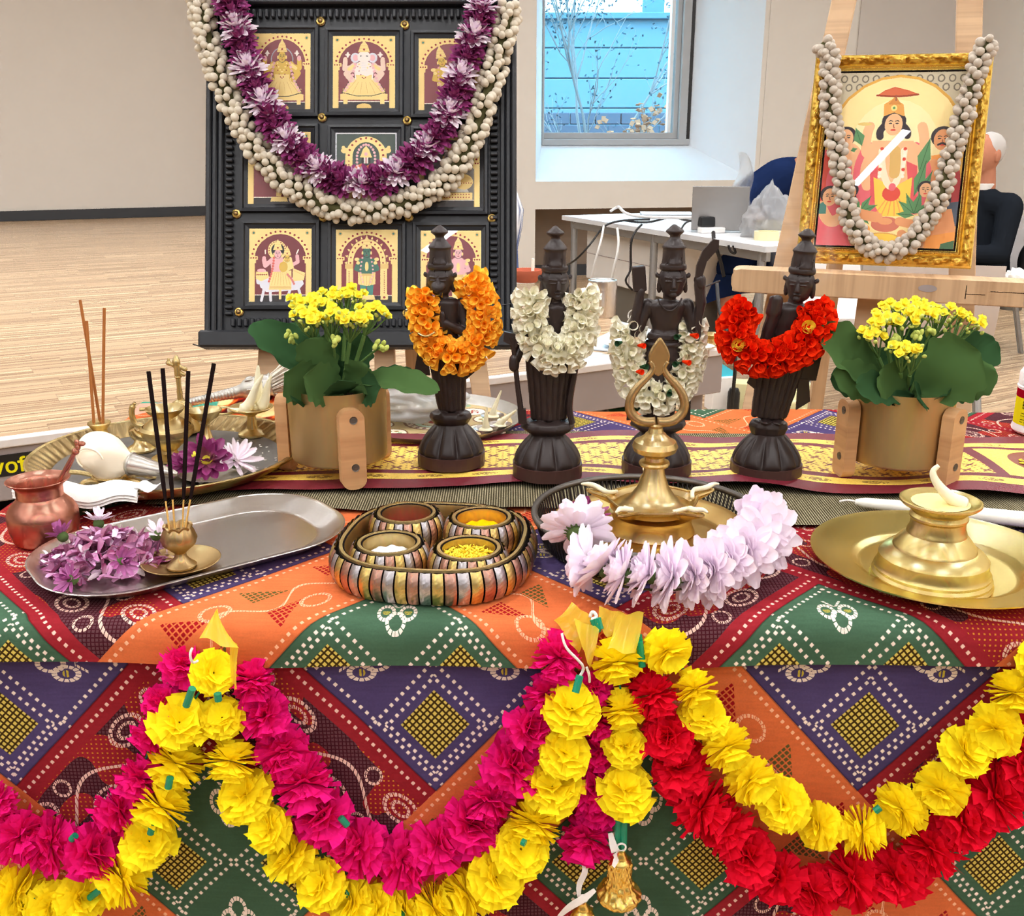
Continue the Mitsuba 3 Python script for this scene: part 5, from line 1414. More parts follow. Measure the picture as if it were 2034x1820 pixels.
k = thing('person', 'grey-haired man in a black suit sitting behind the gilt framed picture', 'person')
hx, hy = 2.655, 5.9
TURN = tr(hx, hy, 0) @ rot('z', -62) @ tr(-hx, -hy, 0)       # he faces left
bd = body_mesh([((hx, hy, 1.13), (0.078, 0.098, 0.112), (hx - 0.012, hy - 0.015, 1.10), (0.07, 0.085, 0.10)), ((hx, hy + 0.02, 1.04), 0.055, (hx, hy + 0.03, 0.94), 0.06),
    ((hx + 0.080, hy + 0.005, 1.12), (0.012, 0.022, 0.034), (hx + 0.078, hy, 1.105), (0.01, 0.015, 0.02)), ((hx - 0.080, hy + 0.005, 1.12), (0.012, 0.022, 0.034), (hx - 0.078, hy, 1.105), (0.01, 0.015, 0.02)),
    ((hx - 0.02, hy - 0.10, 1.115), 0.014, (hx - 0.02, hy - 0.112, 1.095), 0.016), ((hx + 0.02, hy - 0.42, 0.60), 0.045, (hx - 0.06, hy - 0.5, 0.59), (0.045, 0.05, 0.025))], 0.018, 5)
part(k, 'body', mv(bd, TURN), 'skin', True, label='face, ears and hands')
for sx_ in (-1, 1):
    part(k, 'eye', mv(ell((hx - 0.015 + sx_ * 0.032, hy - 0.088, 1.135), 0.013, 0.008, 0.007), TURN), 'white_gloss', True)
part(k, 'mouth', mv(ell((hx - 0.016, hy - 0.094, 1.068), 0.024, 0.006, 0.006), TURN), 'label_red', True)
part(k, 'hair', fuse([bone((hx, hy + 0.025, 1.165), (0.085, 0.095, 0.085), (hx, hy + 0.03, 1.13), (0.082, 0.085, 0.07))], 0.02, 4).apply_transform(TURN), 'hair_grey', True, label='short grey hair')
js = body_mesh([((hx, hy + 0.03, 0.90), (0.11, 0.08, 0.05), (hx, hy + 0.06, 0.60), (0.19, 0.13, 0.12)), ((hx - 0.17, hy + 0.03, 0.85), 0.075, (hx + 0.17, hy + 0.03, 0.85), 0.075), ((hx, hy + 0.06, 0.60), (0.18, 0.13, 0.1), (hx, hy + 0.06, 0.48), (0.19, 0.15, 0.08)),
    ((hx + 0.19, hy + 0.02, 0.84), 0.07, (hx + 0.24, hy - 0.08, 0.60), 0.055), ((hx + 0.24, hy - 0.08, 0.60), 0.055, (hx + 0.06, hy - 0.38, 0.60), 0.042), ((hx - 0.19, hy + 0.02, 0.84), 0.07, (hx - 0.25, hy - 0.08, 0.60), 0.055), ((hx - 0.25, hy - 0.08, 0.60), 0.055, (hx - 0.12, hy - 0.42, 0.60), 0.042)])
part(k, 'jacket', mv(js, TURN), 'suit_black', True, label='black suit jacket')
ts = body_mesh([((hx - 0.09, hy, 0.49), (0.10, 0.1, 0.09), (hx - 0.14, hy - 0.42, 0.50), 0.072), ((hx - 0.14, hy - 0.42, 0.50), 0.07, (hx - 0.14, hy - 0.46, 0.10), 0.05), ((hx + 0.09, hy, 0.49), (0.10, 0.1, 0.09), (hx + 0.12, hy - 0.42, 0.50), 0.072), ((hx + 0.12, hy - 0.42, 0.50), 0.07, (hx + 0.12, hy - 0.46, 0.10), 0.05)])
part(k, 'trousers', mv(ts, TURN), 'suit_black', True, label='black trousers')
part(k, 'shirt_collar', lathe([(0.055, 0.0), (0.062, 0.03), (0.06, 0.035)], 20).apply_transform(TURN @ tr(hx, hy + 0.015, 0.935)), 'white_matte')
for x in (hx - 0.14, hx + 0.12):
    part(k, 'shoe', fuse([bone((x, hy - 0.45, 0.05), (0.045, 0.05, 0.05), (x, hy - 0.60, 0.035), (0.045, 0.06, 0.035))], 0.02, 4).apply_transform(TURN), 'black_plastic', True)

# ---------------------------------------------------------------- things on and beside the stage
k = thing('steel_canister', 'tall steel canister with a pale lid on the stage behind the white garlanded statue', 'canister')
c = (0.3534, 3.9549, 0.54)
part(k, 'body', mv(lathe([(0, 0), (0.053, 0), (0.055, 0.004), (0.055, 0.112), (0.053, 0.116)], 40), tr(*c)), 'steel')
part(k, 'lid', mv(lathe([(0.057, 0.108), (0.0575, 0.136), (0.055, 0.142), (0.052, 0.142), (0.050, 0.138), (0, 0.138)], 40), tr(*c)), 'steel')
k = thing('brass_bowl', 'small brass oil bowl on the right end of the stage', 'bowl')
c = (0.6756, 3.3787, 0.54)
whole(k, mv(lathe([(0, 0), (0.022, 0), (0.014, 0.012), (0.016, 0.020), (0.04, 0.034), (0.041, 0.036), (0.02, 0.025), (0, 0.022)], 32), tr(c[0], c[1], c[2])), 'brass')
k = thing('white_dish', 'small white dish on the stage in front of the brass bowl', 'dish')
c = (0.6297, 3.2671, 0.54)
whole(k, mv(lathe([(0, 0), (0.025, 0), (0.042, 0.012), (0.043, 0.012), (0.025, 0.003), (0, 0.003)], 32), tr(c[0], c[1] + 0.03, c[2])), 'white_gloss')
k = thing('blue_paper', 'pale blue paper sheet on the stage left of the bow statue', 'paper')
whole(k, mv(box(0.13, 0.34, 0.004), rot('z', -25), tr(0.345, 3.42, 0.543)), 'laptop_light', False)
k = thing('glass_saucer', 'pale glass saucer on the stage half hidden by the bow statue', 'dish')
c = (0.3539, 3.3092, 0.54)
whole(k, mv(lathe([(0, 0), (0.03, 0), (0.055, 0.012), (0.056, 0.013), (0.03, 0.004), (0, 0.004)], 32), tr(c[0], c[1], 0.546)), 'laptop_light')
k = thing('terracotta_bowl', 'terracotta bowl on the far stage, left of the first white garlanded statue', 'bowl')
c = (0.0715, 4.9638, 0.54)
whole(k, mv(lathe([(0, 0), (0.05, 0), (0.075, 0.04), (0.078, 0.06), (0.07, 0.06), (0.05, 0.01), (0, 0.01)], 28), tr(*c)), 'terracotta')
k = thing('white_candle', 'short white candle in the terracotta bowl', 'candle')
whole(k, mv(lathe([(0, 0), (0.008, 0), (0.008, 0.10), (0, 0.105)], 12), tr(c[0] + 0.03, c[1], c[2] + 0.011)), 'candle_wax')
k = thing('blue_white_vase', 'blue and white vase on the stage just right of the black panel', 'vase')
vz = lathe([(0, 0), (0.05, 0), (0.055, 0.02), (0.05, 0.12), (0.075, 0.24), (0.08, 0.32), (0.05, 0.40), (0.035, 0.44), (0.045, 0.47), (0.035, 0.47), (0.03, 0.43), (0, 0.42)], 36)
vc_ = np.where(meshkit.fbm(np.asarray(vz.vertices) * 30, 3)[:, None] > 0.52, np.array(srgb(226, 230, 236)), np.array(srgb(70, 90, 140)))
whole(k, mv(vz, tr(-0.02, 5.35, 0.54)), 'satin_vc', True, color=vc_)
k = thing('tissue_box', 'white and teal paper box on the floor right of the stage leg', 'box')
c = (0.9686, 4.5758, 0)
cx_, cy_ = c[0], c[1]
part(k, 'body', mv(box(0.11, 0.09, 0.16, 0.004), rot('z', 12), tr(cx_, cy_, 0.08)), 'white_matte', False)
fl_, _ = sheet(lambda u, v: (cx_ - 0.05 + 0.11 * u, cy_ - 0.04 + 0.02 * v + 0.02 * u, 0.14 + 0.10 * v * (1.1 - u * 0.7)), 8, 6)
part(k, 'teal_flap', fl_, 'teal_paper', False, label='teal inner flap')
k = thing('black_bottle', 'small black bottle on the floor right of the teal box', 'bottle')
c = (1.0157, 4.4845, 0)
whole(k, mv(lathe([(0, 0), (0.026, 0), (0.028, 0.01), (0.028, 0.10), (0.02, 0.12), (0, 0.125)], 24), tr(c[0], c[1], 0)), 'black_plastic')
k = thing('cream_box', 'cream cardboard box on the floor behind the red garlanded statue', 'box')
c = (1.0823, 4.5025, 0)
whole(k, mv(box(0.10, 0.1, 0.13, 0.004), rot('z', -15), tr(c[0], c[1] + 0.08, 0.065)), 'cream_paper', False)
k = thing('cream_paper_bag', 'pale green and white paper bag on the floor right of the red garlanded statue', 'bag')
whole(k, film_bag((1.19, 4.05, 0.10), 0.10, 0.08, 0.14, 6, False), 'cream_paper', True)
k = thing('green_crate', 'dark green crate under the stage behind the middle statues', 'crate')
c = (0.3372, 3.35, 0.325)
part(k, 'body', box(0.30, 0.3, 0.3, 0.01, (c[0], 3.55, 0.15)), 'dark_green', False)
part(k, 'rim', box(0.32, 0.32, 0.03, 0.006, (c[0], 3.55, 0.30)), 'dark_green', False)
k = thing('printed_cup', 'white cup with a printed pattern under the stage, left of the green crate', 'cup')
cp_ = lathe([(0, 0), (0.04, 0), (0.055, 0.14), (0.052, 0.14), (0.038, 0.006), (0, 0.006)], 28)
vc_ = np.where(meshkit.fbm(np.asarray(cp_.vertices) * 50, 2)[:, None] > 0.42, np.array(srgb(210, 214, 216)), np.array(srgb(110, 130, 140)))
c = (0.2696, 3.25, 0.3684)
whole(k, mv(cp_, tr(c[0], 3.25, 0.20)), 'satin_vc', True, color=vc_)
k = thing('storage_box', 'dark box under the stage that carries the printed cup', 'box')
whole(k, box(0.16, 0.16, 0.2, 0.005, (c[0], 3.25, 0.099)), 'dark_green', False)


# ---------------------------------------------------------------- carved statues
def statue_parts(spec, s=0.00071):
    """bones given in picture-like units (x across, d towards the viewer, h up), s metres each"""
    out_ = []
    for b in spec:
        a_, ra, c_, rb = b[:4]
        f = lambda p: (p[0] * s, -p[1] * s, p[2] * s)
        g = lambda r: tuple(float(x) * s for x in np.broadcast_to(np.asarray(r, float), (3,)))
        out_.append(bone(f(a_), g(ra), f(c_), g(rb), 18))
    return out_


def rings(prof, s=0.00071, n=28, cx=0.0, cd=0.0, sx_=1.0, sy_=1.0):
    return mani(mv(lathe([(r * s, h * s) for r, h in prof], n), sc(sx_, sy_, 1), tr(cx * s, -cd * s, 0)))


def lotus_base(s=0.00071, R=66.0):
    def f(u, v):
        a_ = 2 * np.pi * u
        petal_ = np.abs(np.sin(a_ * 5 + 0.3))
        h = v * 58
        r = R * (1.0 - 0.56 * v ** 1.3 + 0.06 * np.sin(np.pi * v))
        groove_ = 1 - 0.14 * (1 - petal_) ** 2.5 * np.sin(np.pi * np.clip(v * 1.05, 0, 1)) ** 0.5
        edge = 1 - 0.05 * np.clip(1 - v * 9, 0, 1)
        return r * groove_ * edge * np.cos(a_) * s, r * groove_ * edge * np.sin(a_) * s, (24 + h - 5 * (1 - petal_) ** 2 * (1 - v)) * s
    m, _ = sheet(f, 181, 22)
    return m


def crown_set(cx, h, k=1.0, tilt=0, cd=0):
    """tall carved crown: band, drum, roof, neck and pointed knob; h is the height of the band"""
    return rings([(0, -2), (23 * k, -2), (24.5 * k, 2), (24 * k, 7), (22 * k, 9), (21.5 * k, 10), (19.5 * k, 36), (21.5 * k, 37), (21.5 * k, 40), (11 * k, 53), (8.5 * k, 56), (8.5 * k, 59), (16.5 * k, 66), (15.5 * k, 68), (5 * k, 77), (0, 79)], n=32, cx=0, cd=0)


def head_set(muzzle=0):
    """a carved head about 60 high round the origin, looking along +d"""
    S = []
    S.append(((0, 0, 6), (26, 24, 26), (0, 2, -14), (19.5, 19, 15)))
    S.append(((0, 22, 4), (3.0, 4, 3), (0, 25, -7), (4.4, 4.5, 3)))       # nose
    for x in (-1, 1):
        S.append(((x * 6, 21, 9), (5, 3.6, 2.2), (x * 14, 17, 10), (4, 3.4, 2)))    # brow
        S.append(((x * 7, 21.5, 3), (4, 2.6, 2.0), (x * 12, 19.5, 3), (3.4, 2.6, 1.8)))  # lid
        S.append(((x * 23, 0, 4), (4, 6, 11), (x * 24, 0, -12), (4.5, 5, 9)))       # ear
        S.append(((x * 26, 2, 10), (4, 4, 4), (x * 29, 2, 12), (3.5, 3.5, 5)))          # ear ornament
    S.append(((-4, 21, -14), (3, 3, 1.8), (4, 21, -14), (3, 3, 1.8)))               # lips
    S.append(((0, 16, -22), (7, 6, 6), (0, 14, -22), (8, 6, 6)))                    # chin
    if muzzle:
        S.append(((0, 20, -8), (14, 11, 11), (0, 26, -11), (11, 8, 9)))
    return S


def shift(spec, cx, cd, h, yaw=0.0):
    c_, s_ = math.cos(math.radians(yaw)), math.sin(math.radians(yaw))

    def r(p):
        return (p[0] * c_ - p[1] * s_ + cx, p[0] * s_ + p[1] * c_ + cd, p[2] + h)
    return [(r(a), ra, r(b), rb) for a, ra, b, rb in spec]


def build_statue(key, pos, spec, head, yaw=0.0, lean=0.0, scale=1.0, ped=48, extra=()):
    """base, pedestal and one continuous carved body; head = (x, d, h, yaw, muzzle)"""
    M_ = tr(*pos) @ rot('z', yaw) @ sc(scale)
    hx_, hd_, hh_, hyaw, muz = head
    body = statue_parts(spec) + statue_parts(shift(head_set(muz), hx_, hd_, hh_, hyaw))
    cr = crown_set(0, 0).translate([0, 0, 0])
    cr = cr.rotate([0, 0, 0]).translate([hx_ * 0.00071, -hd_ * 0.00071, (hh_ + 24) * 0.00071])
    band = bone(((hx_ - 15) * 0.00071, -(hd_ + 7) * 0.00071, (hh_ + 24) * 0.00071), (0.004, 0.006, 0.0025), ((hx_ + 15) * 0.00071, -(hd_ + 7) * 0.00071, (hh_ + 24) * 0.00071), (0.004, 0.006, 0.0025), 12)
    tri = bone((hx_ * 0.00071, -(hd_ + 20) * 0.00071, (hh_ + 34) * 0.00071), (0.009, 0.003, 0.003), (hx_ * 0.00071, -(hd_ + 16) * 0.00071, (hh_ + 50) * 0.00071), (0.0015, 0.002, 0.002), 10)
    pedm = rings([(0, 76), (30, 76), (33, 80), (ped, 90), (ped + 2, 95), (ped - 1, 103), (ped - 8, 106), (0, 106)], n=10, sy_=0.8)
    m = fuse(body + [cr, band, tri, pedm], 0.0035, 4)
    v = np.asarray(m.vertices)
    # chisel marks and cut folds
    nrm = m.vertex_normals
    v = v + nrm * (0.0007 * (meshkit.noise(v * [240, 240, 90], 7) - 0.5) * 2)[:, None]
    m = trimesh.Trimesh(v, m.faces, process=False)
    if lean:
        m.apply_transform(tr(0, 0, 0.075) @ rot('y', lean) @ tr(0, 0, -0.075))
    part(key, 'body', mv(m, M_), 'ebony', True)
    part(key, 'lotus_base', mv(lotus_base(), M_), 'ebony', 50)
    foot_ = []
    for a_ in np.linspace(0, 2 * math.pi, 36, endpoint=False):
        foot_.append((66 + 2.0 * abs(math.sin(a_ * 4)), a_))
    rim = ext(Polygon([(r * 0.00071 * math.cos(a), r * 0.00071 * math.sin(a)) for r, a in foot_]), 24 * 0.00071)
    part(key, 'base_rim', mv(rim, M_), 'ebony_brown', False)
    for nm, mesh in extra:
        if lean:
            mesh = mv(mesh, tr(0, 0, 0.075) @ rot('y', lean) @ tr(0, 0, -0.075))
        part(key, nm, mv(mesh, M_), 'ebony', 35)
    return M_


scene['ebony_brown'] = gloss(srgb(66, 42, 38), 0.45, 0.4)
US = 0.00071


def flap(pts, th=4.0, d=0.0, x=0.0, h=0.0):
    m = ext(Polygon([((a) * US, b * US) for a, b in pts]), th * US)
    return mv(m, rot('x', 90), tr(0, -d * US + th * US / 2, 0))


def robe(wl, wh, hl, hh_, cx0=0, cx1=0, n=7):
    """folded lower garment between two heights, its folds cut as shallow ridges"""
    S = []
    for k in range(n):
        f = k / (n - 1)
        x0, x1 = cx0 + (f - 0.5) * 2 * (wl - 7), cx1 + (f - 0.5) * 2 * (wh - 8)
        d = 12 * (1 - (2 * f - 1) ** 2)
        S.append(((x0, d, hl), (7.5, 9, 6), (x1, d + 2, hh_), (9, 10, 7)))
    return S


# 1: orange garland, ape-faced, hands folded
spec = robe(27, 36, 112, 214, 2, -4) + [((-12, 8, 104), (11, 16, 6), (-14, 18, 104), (9, 9, 5)), ((16, 8, 104), (11, 16, 6), (18, 18, 104), (9, 9, 5)), ((-4, 4, 214), (35, 22, 9), (-8, 2, 262), (25, 17, 12)), ((-8, 2, 262), (26, 18, 12), (-12, 2, 318), (36, 20, 13)),
    ((-42, 0, 316), 12, (-40, 10, 262), 10), ((-40, 10, 262), 10, (-14, 22, 282), 8), ((24, 0, 316), 12, (36, 12, 262), 10), ((36, 12, 262), 10, (-6, 27, 284), 8), ((-10, 28, 280), (6, 6, 9), (-10, 30, 300), (5, 5, 8)), ((-12, 0, 326), 13, (-13, 2, 342), 13)]
st = thing('carved_statue', 'dark wooden statue with an ape-like face wearing the orange paper garland', 'statue')
ORX = (-0.0857, 1.3606, 0.765)
MS1 = build_statue(st, ORX, spec, (-14, 2, 360, 10, 1), 0, 0, 1.0, 40, extra=[('sash_end', flap([(-70, 178), (-38, 178), (-44, 236), (-58, 240)], 5, 2)), ('sash_end', flap([(26, 165), (48, 184), (52, 210), (26, 215)], 5, 2)), ('side_scarf', flap([(-70, 240), (-40, 240), (-38, 300), (-60, 300)], 5, -2))])
# 2: white garland, staff and bow
spec = robe(34, 44, 112, 226, 2, 2) + [((-12, 8, 104), (11, 16, 6), (-14, 20, 104), (9, 9, 5)), ((14, 8, 104), (11, 16, 6), (16, 20, 104), (9, 9, 5)), ((2, 4, 224), (41, 24, 9), (6, 2, 272), (26, 17, 12)), ((6, 2, 272), (27, 18, 12), (8, 2, 320), (38, 20, 13)),
    ((-30, 0, 318), 12, (-46, 6, 262), 10), ((-46, 6, 262), 10, (-62, 18, 224), 8), ((-64, 20, 228), (9, 9, 10), (-64, 20, 214), (9, 9, 10)), ((46, 0, 318), 12, (56, 4, 262), 10), ((56, 4, 262), 10, (54, 14, 226), 9), ((9, 0, 330), 13, (9, 2, 344), 13)]
st = thing('carved_statue', 'dark wooden statue with an axe staff at its side wearing the plain white paper garland', 'statue')
POS2 = (0.0483, 1.3108, 0.765)
staff = tube([(-48 * US, -20 * US, 106 * US), (-58 * US, -20 * US, 180 * US), (-64 * US, -20 * US, 240 * US), (-68 * US, -20 * US, 270 * US)], [6 * US, 5 * US, 4.5 * US, 7 * US], 10)
axe = flap([(-84, 262), (-60, 250), (-54, 268), (-66, 276), (-82, 280)], 9, 20)
shoe_ = flap([(-56, 106), (-40, 106), (-42, 134), (-58, 132)], 12, 20)
bow_ = tube(spline([(46 * US, -16 * US, 104 * US), (40 * US, -16 * US, 135 * US), (48 * US, -14 * US, 200 * US), (56 * US, -10 * US, 260 * US)], 20), 6 * US, 8)
MS2 = build_statue(st, POS2, spec, (10, 2, 364, -14, 0), 0, 0, 1.0, 50, extra=[('staff', cat(staff, shoe_)), ('axe_head', axe), ('bow', bow_)])
# 3: red-flecked white garland, arms raised, bow and quiver
spec = robe(30, 40, 112, 222) + [((-12, 8, 104), (11, 16, 6), (-14, 20, 104), (9, 9, 5)), ((14, 8, 104), (11, 16, 6), (16, 20, 104), (9, 9, 5)), ((1, 4, 222), (36, 24, 9), (4, 2, 276), (26, 17, 10)), ((3, 4, 262), (32, 20, 5), (3, 4, 270), (30, 19, 5)), ((4, 2, 280), (24, 17, 8), (6, 2, 322), (38, 20, 12)),
    ((-30, 0, 322), 13, (-50, 6, 272), 11), ((-50, 6, 272), 11, (-52, 12, 300), 9), ((-52, 12, 300), 9, (-44, 10, 350), 8), ((44, 0, 322), 13, (58, 6, 276), 11), ((58, 6, 276), 11, (68, 12, 330), 9), ((68, 12, 330), 9, (64, 12, 362), 9), ((10, 0, 330), 12, (10, 2, 344), 12), ((62, 14, 370), (11, 9, 11), (64, 14, 360), (10, 9, 9))]
st = thing('carved_statue', 'dark wooden statue with raised arms, bow and quiver, behind the brass lamp', 'statue')
POS3 = (0.199, 1.3218, 0.765)
bow_ = ext(Polygon([(a * US, b * US) for a, b in ((56, 260), (68, 262), (70, 330), (66, 380), (72, 404), (92, 428), (92, 442), (82, 444), (64, 424), (54, 396), (52, 360), (58, 320))]), 8 * US)
bow_ = mv(bow_, rot('x', 90), tr(0, -12 * US, 0))
quiver = mv(box(24 * US, 16 * US, 46 * US, 2 * US), rot('y', -6), tr(-48 * US, -8 * US, 372 * US))
arrow = tube([(60 * US, 0, 350 * US), (104 * US, 10 * US, 366 * US)], 1.5 * US, 6)
MS3 = build_statue(st, POS3, spec, (14, 4, 366, 2, 0), 0, 0, 1.0, 52, extra=[('bow', bow_), ('quiver', quiver), ('arrow', arrow), ('necklace', tube(spline([(-14 * US, -20 * US, 338 * US), (-4 * US, -24 * US, 322 * US), (8 * US, -25 * US, 316 * US), (20 * US, -24 * US, 322 * US), (30 * US, -20 * US, 338 * US)], 20), 1.6 * US, 6)), ('belt', mv(lathe([(34 * US, -4 * US), (36 * US, 0), (34 * US, 4 * US)], 32), sc(1, 0.68, 1), tr(3 * US, -4 * US, 252 * US))), ('back_plate', flap([(-60, 100), (-50, 100), (-44, 150), (-58, 150)], 6, -8)), ('back_plate', flap([(50, 100), (62, 100), (60, 190), (46, 190)], 6, -8))])
# 4: red garland, turned to the left with folded hands
spec = robe(34, 44, 116, 226, -2, 8) + [((-8, 8, 106), (12, 17, 6), (-12, 20, 106), (10, 10, 5)), ((12, 8, 106), (12, 17, 6), (10, 20, 106), (10, 10, 5)), ((8, 2, 226), (36, 24, 9), (12, 0, 270), (30, 18, 12)), ((12, 0, 270), (32, 19, 12), (16, 0, 318), (40, 21, 13)),
    ((-18, 4, 312), 13, (-32, 16, 258), 11), ((-32, 16, 258), 11, (-26, 24, 310), 9), ((-26, 24, 314), (14, 10, 10), (-24, 26, 338), (13, 9, 8)), ((54, 0, 318), 13, (56, 14, 262), 10), ((56, 14, 262), 10, (14, 30, 270), 8), ((18, 0, 326), 14, (19, 2, 342), 13)]
for i_f in range(4):
    spec.append(((-33 + 5 * i_f, 30, 318), (2.6, 3.5, 4), (-32 + 5 * i_f, 30, 342), (2.4, 3, 3)))
st = thing('carved_statue', 'dark wooden statue turned to the left with a raised palm wearing the red paper garland', 'statue')
POS4 = (0.3473, 1.3108, 0.765)
MS4 = build_statue(st, POS4, spec, (22, 4, 362, 26, 0), 0, 3.0, 1.0, 36, extra=[('sash_end', flap([(-52, 176), (-28, 160), (-24, 212), (-40, 212)], 5, 2)), ('sash_end', flap([(46, 186), (76, 188), (80, 238), (52, 240)], 5, 2)), ('sash_end', flap([(46, 130), (70, 148), (62, 190), (42, 190)], 5, 4))])


# ---------------------------------------------------------------- rolled-paper garlands of the statues
def paper_cone(L=0.0155, R=0.0046, seed=0):
    """a strip of paper rolled to a trumpet, open along one side"""
    rg = np.random.default_rng(seed)
    k0 = rg.uniform(0.8, 1.15)

    def f(u, v):
        a_ = (v * 2.15 - 0.1) * np.pi
        r = 0.0009 + R * u ** 1.25 * (1 - 0.18 * v) * k0
        lip = 0.0012 * np.cos(a_ * 1.0 + 0.5)
        return r * np.cos(a_), r * np.sin(a_) * 0.86, L * u + lip * u
    return sheet(f, 5, 12)[0]


def paper_garland(key, path, normal, rad, mat, nring, per, seed, flare=1.0):
    rg = np.random.default_rng(seed)
    plies = [proto(paper_cone(0.0175 * flare, 0.0062 * flare, s_), mat, True) for s_ in range(3)]
    n = len(path)
    tan = np.gradient(path, axis=0)
    part(key, 'core', tube(path, rad * 0.42, 8), mat, True)
    ms = [[], [], []]
    for i in range(nring):
        f = (i + 0.5) / nring * (n - 1)
        j = min(int(f), n - 2)
        p, tg = path[j], unit(tan[j])
        nn = unit(normal - tg * (normal @ tg))
        sd = np.cross(tg, nn)
        for q_ in range(per):
            a_ = 2 * math.pi * (q_ + 0.5 * (i % 2)) / per + rg.normal(0, 0.14)
            d_ = math.cos(a_) * sd + math.sin(a_) * nn
            if d_ @ nn < -0.72:
                continue
            d2 = unit(d_ + tg * rg.normal(0.0, 0.22))
            L_ = rad * 0.34
            ms[(i * per + q_) % 3].append(frame(p + d_ * L_, d2, tg) @ rot('z', rg.uniform(0, 360)) @ sc(rg.uniform(0.85, 1.12)))
    for k_ in range(3):
        put_many(key, 'paper_roll', plies[k_], ms[k_])


NV = unit([0, -math.cos(math.radians(12)), math.sin(math.radians(12))])
t = thing('paper_garland', 'orange rolled-paper garland hung on the ape-faced statue', 'garland')
path = spline([(-0.1151, 1.36, 1.0091), (-0.1174, 1.355, 0.9827), (-0.1136, 1.35, 0.9563), (-0.1029, 1.345, 0.9317), (-0.0797, 1.34, 0.9203), (-0.056, 1.345, 0.9262), (-0.0402, 1.35, 0.9494), (-0.0387, 1.355, 0.9793), (-0.0488, 1.36, 1.0057), (-0.0603, 1.365, 1.0266)], 70)
paper_garland(t, path, NV, 0.0205, 'paper_orange', 32, 11, 1)
part(t, 'gold_thread', tube(spline([(-0.1251, 1.326, 0.9559), (-0.1143, 1.324, 0.9522), (-0.1023, 1.325, 0.9574)], 14), 0.0016, 6), 'brass', label='gold thread')
part(t, 'gold_thread', tube(spline([(-0.0331, 1.345, 0.9742), (-0.025, 1.345, 0.9769), (-0.0197, 1.35, 0.9665)], 14), 0.0016, 6), 'brass')
t = thing('paper_garland', 'plain white rolled-paper garland on the statue with the axe staff', 'garland')
path = spline([(0.0261, 1.31, 1.0128), (0.0242, 1.305, 0.9875), (0.0282, 1.3, 0.962), (0.0399, 1.29, 0.9407), (0.0574, 1.285, 0.9338), (0.0772, 1.29, 0.9407), (0.0885, 1.3, 0.9653), (0.0915, 1.305, 0.994), (0.0868, 1.31, 1.0161)], 70)
paper_garland(t, path, NV, 0.0205, 'paper_white', 29, 11, 2)
t = thing('paper_garland', 'white rolled-paper garland flecked with red and green on the statue with the bow', 'garland')
path = spline([(0.1559, 1.33, 0.9666), (0.1537, 1.325, 0.9371), (0.1583, 1.32, 0.9074), (0.1694, 1.315, 0.883), (0.1941, 1.31, 0.8718), (0.2192, 1.315, 0.8844), (0.2322, 1.32, 0.9108), (0.2368, 1.325, 0.9405), (0.2332, 1.33, 0.9734)], 70)
paper_garland(t, path, NV, 0.0195, 'paper_white', 30, 11, 3)
red_p = proto(mv(lathe([(0.0015, 0), (0.004, 0.012), (0.0036, 0.0125), (0, 0.004)], 10)), 'paper_red', True)
grn_p = proto(mv(lathe([(0.0015, 0), (0.004, 0.012), (0.0036, 0.0125), (0, 0.004)], 10)), 'dark_green', True)
for (px, d_, pl, nm) in (((0.2334, 1.306, 0.9576), (0.6, -0.8, 0), red_p, 'red_roll'), ((0.2243, 1.3, 0.9233), (0.6, -0.8, 0), red_p, 'red_roll'), ((0.1653, 1.306, 0.9435), (0.6, -0.8, 0.1), red_p, 'red_roll'), ((0.1639, 1.3, 0.9098), (0.5, -0.8, 0.1), red_p, 'red_roll'), ((0.2209, 1.306, 0.9562), (-0.6, -0.8, 0), grn_p, 'green_roll'), ((0.2197, 1.3, 0.9213), (-0.6, -0.8, 0), grn_p, 'green_roll'), ((0.144, 1.306, 0.9476), (-0.6, -0.8, 0), grn_p, 'green_roll'), ((0.2083, 1.292, 0.8865), (-0.2, -0.9, -0.2), grn_p, 'green_roll'), ((0.169, 1.3, 0.9159), (0.6, -0.8, 0.2), grn_p, 'green_roll')):
    put(t, nm, pl, frame(px, d_))
for p_ in (((0.1543, 1.33, 0.9754), (0.1559, 1.335, 0.9826), (0.1612, 1.335, 0.9853), (0.1532, 1.33, 0.97)), ((0.2328, 1.33, 0.9821), (0.2291, 1.335, 0.992), (0.2315, 1.335, 0.996), (0.235, 1.33, 0.978))):
    part(t, 'thread', tube(spline(list(p_), 14), 0.0009, 5), 'string_white')
t = thing('paper_garland', 'red rolled-paper garland on the statue with the raised palm', 'garland')
path = spline([(0.3053, 1.3, 0.9935), (0.2922, 1.295, 0.9793), (0.2876, 1.285, 0.9582), (0.297, 1.275, 0.9405), (0.3197, 1.27, 0.9323), (0.3439, 1.27, 0.9362), (0.3689, 1.275, 0.947), (0.3856, 1.285, 0.9647), (0.3949, 1.3, 0.9817), (0.3861, 1.31, 0.9946)], 70)
paper_garland(t, path, NV, 0.0205, 'paper_red', 33, 11, 4)
rose = cat([mv(sheet(lambda u, v, r0=r0: ((r0 + 0.002 * u) * np.cos(v * 5.5 + r0 * 900), (r0 + 0.002 * u) * np.sin(v * 5.5 + r0 * 900), 0.004 * u), 4, 18)[0], tr(0, 0, 0.001 * i)) for i, r0 in enumerate((0.0068, 0.005, 0.0032, 0.0015))])
for p_ in ((0.2876, 1.262, 0.9522), (0.3761, 1.268, 0.9743)):
    part(t, 'gold_rose', mv(rose, frame(p_, (-0.2, -0.9, 0.25))), 'rice_yellow', True, label='small cream gold paper rose')


# ---------------------------------------------------------------- metal ware on the table
def at(mesh, p, *more):
    return mv(mesh, *more, tr(*p))


